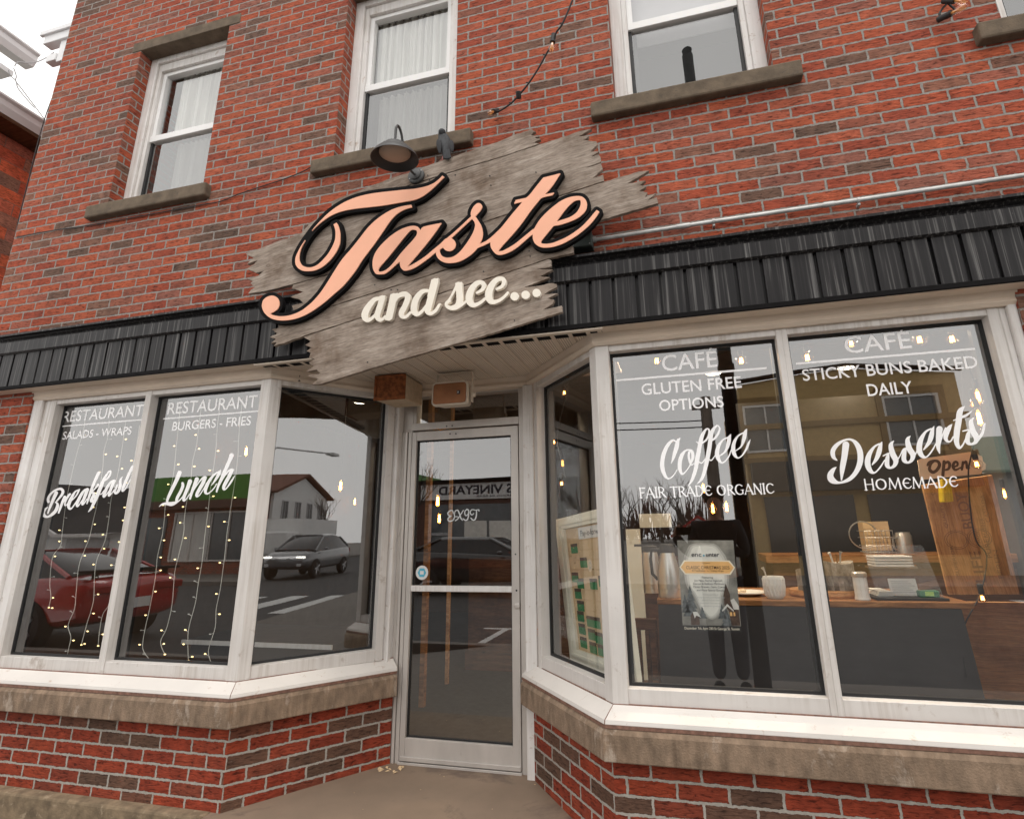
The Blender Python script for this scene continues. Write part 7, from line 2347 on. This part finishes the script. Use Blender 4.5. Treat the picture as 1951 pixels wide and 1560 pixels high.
for k in range(520):
    x, y = rndw.uniform(-24, 4), rndw.uniform(-95, -82)
    h = rndw.uniform(3.5, 8.5) * (0.75 + 0.25 * math.sin(x * 0.9))
    px_, py_ = rndw.uniform(-1.2, 1.2), rndw.uniform(-.5, .5)
    z0 = rndw.uniform(0, h * 0.6)
    c.tube([(x, y, z0), (x + px_ * .5, y + py_ * .5, (z0 + h) / 2), (x + px_, y + py_, h)], [0.16 * rndw.uniform(.5, 1.3), 0.1, 0.02], 4, cap=False)
fw = c.build('far_wood', M['bark2'])
fw['kind'] = 'stuff'
tag(fw, 'brown leafless wood along the far end of the side street', 'wood')
LPp = thing('lamp_post', 'slim black steel lamp post beside the photographer, mirrored in the coffee window', 'street lamp', (0.59, -3.03, 0.02))
c = MB()
c.lathe([(0.075, 0), (0.066, 7.28), (0.05, 7.30), (0.062, 7.36), (0.0, 7.42)], (0.57, -3.03, 0.02), 18)
c.build('post', M['black'], LPp, smooth=True, ang=40)
c = MB()
c.lathe([(0.085, 3.0), (0.085, 3.06)], (0.57, -3.03, 0.02), 18)
c.build('collar', M['black'], LPp)
UP = thing('utility_pole', 'weathered grey wooden utility pole across the street carrying two wires', 'pole', (0.95, -14.4, 0))
c = MB()
c.tube([(0.95, -14.4, 0), (0.95, -14.4, 3), (0.95, -14.4, 5.3)], [0.2, 0.18, 0.16], 12)
c.build('pole', M['pole_wood'], UP, smooth=True)
c = MB()
c.box(0.55, 1.35, -14.5, -14.3, 4.95, 5.07)
c.build('crossarm', M['pole_wood'], UP)
c = MB()
for z, s in ((4.6, 0.3), (4.4, 0.25)):
    c.tube([(-3.4 + 0.435 * k, -14.4, z + 0.006 * (k - 10) ** 2 * s) for k in range(11)], 0.02, 5)
c.build('wire', M['cable'], UP)
SLm = thing('street_lamp', 'grey street lamp with a long arm, mirrored high in the left angled window', 'street lamp', (27.0, -14.3, 0))
c = MB()
c.tube([(25.2, -14.3, 0), (25.2, -14.3, 6.0), (25.8, -14.1, 6.4), (30.2, -12.6, 6.6)], [0.09, 0.07, 0.05, 0.05], 8)
c.build('post', M['galv'], SLm, smooth=True)
c = MB()
c.box(30.0, 31.0, -12.9, -12.4, 6.5, 6.66)
c.build('lamp_head', M['galv'], SLm, bevel=0.03)

# ---------------------------------------------------------------- the photographer, mirrored in the coffee window
PN = thing('person', 'photographer in dark coat and navy trousers holding a phone, mirrored in the coffee window', 'person', (0.30, -2.93, 0.02))
def skin_mesh(name, chain, m, parent, lv=2):
    """chain: {id: (co, radius, parent id)}"""
    ids = list(chain)
    me = bpy.data.meshes.new(name)
    o = WL[parent]
    me.from_pydata([tuple(np.array(chain[i][0]) - o) for i in ids], [(ids.index(chain[i][2]), k) for k, i in enumerate(ids) if chain[i][2] is not None], [])
    ob = link(name, me, m, parent, o)
    sk_ = ob.modifiers.new('skin', 'SKIN')
    for k, i in enumerate(ids):
        sv = me.skin_vertices[0].data[k]
        r = chain[i][1]
        sv.radius = (r, r) if isinstance(r, (int, float)) else r
        sv.use_root = chain[i][2] is None
    sk_.use_smooth_shade = True
    ss = ob.modifiers.new('smooth', 'SUBSURF')
    ss.levels = ss.render_levels = lv
    return ob
M['coat'] = pm('dark_coat', (0.022, 0.021, 0.024), 0.9, var=0.2)
M['navy'] = pm('navy_trousers', (0.018, 0.02, 0.032), 0.9, var=0.15)
M['skin'] = pm('skin', (0.46, 0.26, 0.18), 0.55, var=0.06)
M['hair'] = pm('brown_hair', (0.05, 0.03, 0.018), 0.7, var=0.3)
X0, Y0 = 0.30, -2.93
ch = {'pel': ((X0, Y0, 0.98), (0.15, 0.11), None), 'wst': ((X0, Y0, 1.12), (0.14, 0.10), 'pel'), 'chs': ((X0, Y0, 1.34), (0.165, 0.115), 'wst'), 'nkb': ((X0, Y0 + .01, 1.48), (0.075, 0.07), 'chs'), 'nk': ((X0, Y0 + .02, 1.55), (0.055, 0.055), 'nkb'),
      'hd': ((X0, Y0 + .03, 1.64), (0.075, 0.088), 'nk'), 'hd2': ((X0, Y0 + .03, 1.73), (0.074, 0.088), 'hd'), 'top': ((X0, Y0 + .02, 1.79), (0.04, 0.05), 'hd2')}
for s, n in ((-1, 'l'), (1, 'r')):
    ch[n + 'sh'] = ((X0 + s * .19, Y0, 1.43), .065, 'chs')
    ch[n + 'el'] = ((X0 + s * .25, Y0 + .04, 1.17), .048, n + 'sh')
    wr_ = (0.0 + s * .10, -2.945, 1.36)
    ch[n + 'wr'] = (wr_, .030, n + 'el')
    ch[n + 'pm'] = ((s * .082, -2.915, 1.385), (.036, .02), n + 'wr')
    for k, (dz, L) in enumerate(((.03, .07), (.012, .078), (-.006, .072), (-.024, .058))):
        b = np.array((s * .078, -2.905, 1.395 + dz))
        ch[f'{n}k{k}'] = (tuple(b), .010, n + 'pm')
        ch[f'{n}f{k}'] = (tuple(b + [-s * .022, -.006 + .0, L * .35]), .009, f'{n}k{k}')
        ch[f'{n}g{k}'] = (tuple(b + [-s * .045, .004, L * .45]), .008, f'{n}f{k}')
    ch[n + 't0'] = ((s * .075, -2.925, 1.37), .012, n + 'pm')
    ch[n + 't1'] = ((s * .052, -2.918, 1.352), .011, n + 't0')
    ch[n + 't2'] = ((s * .035, -2.902, 1.356), .009, n + 't1')
    ch[n + 'hp'] = ((X0 + s * .095, Y0, .9), .095, 'pel')
    ch[n + 'kn'] = ((X0 + s * .10, Y0 + .07, .52), .066, n + 'hp')
    ch[n + 'an'] = ((X0 + s * .10, Y0 + .07, .11), .046, n + 'kn')
skin_mesh('body', ch, M['skin'], PN)
coat = {k: (v[0], tuple(np.array(v[1] if isinstance(v[1], tuple) else (v[1], v[1])) + .018), v[2]) for k, v in ch.items() if k in ('pel', 'wst', 'chs', 'nkb', 'lsh', 'rsh', 'lel', 'rel', 'lwr', 'rwr')}
skin_mesh('coat', coat, M['coat'], PN)
tro = {k: (v[0], tuple(np.array(v[1] if isinstance(v[1], tuple) else (v[1], v[1])) + .014), v[2]) for k, v in ch.items() if k in ('pel', 'lhp', 'rhp', 'lkn', 'rkn', 'lan', 'ran')}
skin_mesh('trousers', tro, M['navy'], PN)
for s in (-1, 1):
    c = MB()
    c.ball((X0 + s * .112, Y0 + .14, .065), (.052, .14, .05), 12)
    c.build('shoe', M['black'], PN, smooth=True)
c = MB()
c.ball((X0, Y0 + .0, 1.735), (.105, .115, .105), 16)
c.build('hair', M['hair'], PN, smooth=True)
c = MB()
c.lathe([(0.004, .03), (.016, -.012), (.012, -.02)], (X0, Y0 + .128, 1.655), 8)
for s in (-1, 1):
    c.ball((X0 + s * .033, Y0 + .118, 1.69), (.014, .008, .008), 8)
    c.ball((X0 + s * .085, Y0 + .03, 1.675), (.012, .025, .034), 8)
c.ball((X0, Y0 + .118, 1.615), (.026, .008, .007), 8)
c.build('face_feature', M['skin'], PN, smooth=True)
PH = thing('phone', 'black smartphone held level at chest height by the photographer', 'phone', (0.0, -2.875, 1.36))
c = MB()
c.box(-0.075, 0.075, -2.883, -2.874, 1.362, 1.438)
c.build('case', M['black'], PH, bevel=0.003)
c = MB()
c.box(-0.072, 0.072, -2.8845, -2.8835, 1.365, 1.435)
c.build('screen', M['carglass'], PH)

# dry leaves and grit blown into the doorway
rnd = random.Random(4)
c = MB()
for k in range(26):
    if k < 12:
        x, y = -1.83 + rnd.uniform(-.05, .1), 0.64 + rnd.uniform(-.06, .04)
    else:
        x, y = rnd.uniform(-1.9, -0.8), rnd.uniform(-0.25, 0.65)
    if not (-2.4 + 0.75 * max(y, 0) < x < -0.42 - 0.72 * max(y, 0)):
        continue
    zg = 0.058 + max(0, y) * 0.024 + 0.001
    L = rnd.uniform(.008, .026) if k < 12 else rnd.uniform(.003, .008)
    a = rnd.uniform(0, 6.3)
    u, v = Vector((math.cos(a), math.sin(a), 0)), Vector((-math.sin(a), math.cos(a), 0))
    p = Vector((x, y, zg))
    c.add([tuple(p - u * L), tuple(p + v * L * .45 + Vector((0, 0, L * .25))), tuple(p + u * L), tuple(p - v * L * .45 + Vector((0, 0, L * .12))), tuple(p + Vector((0, 0, L * .4)))], [(0, 3, 4), (3, 2, 4), (2, 1, 4), (1, 0, 4), (0, 1, 2, 3)])
lf = c.build('leaf_litter', M['kraft'])
lf['kind'] = 'stuff'
tag(lf, 'bits of dry leaf and grit in the doorway corner', 'litter')
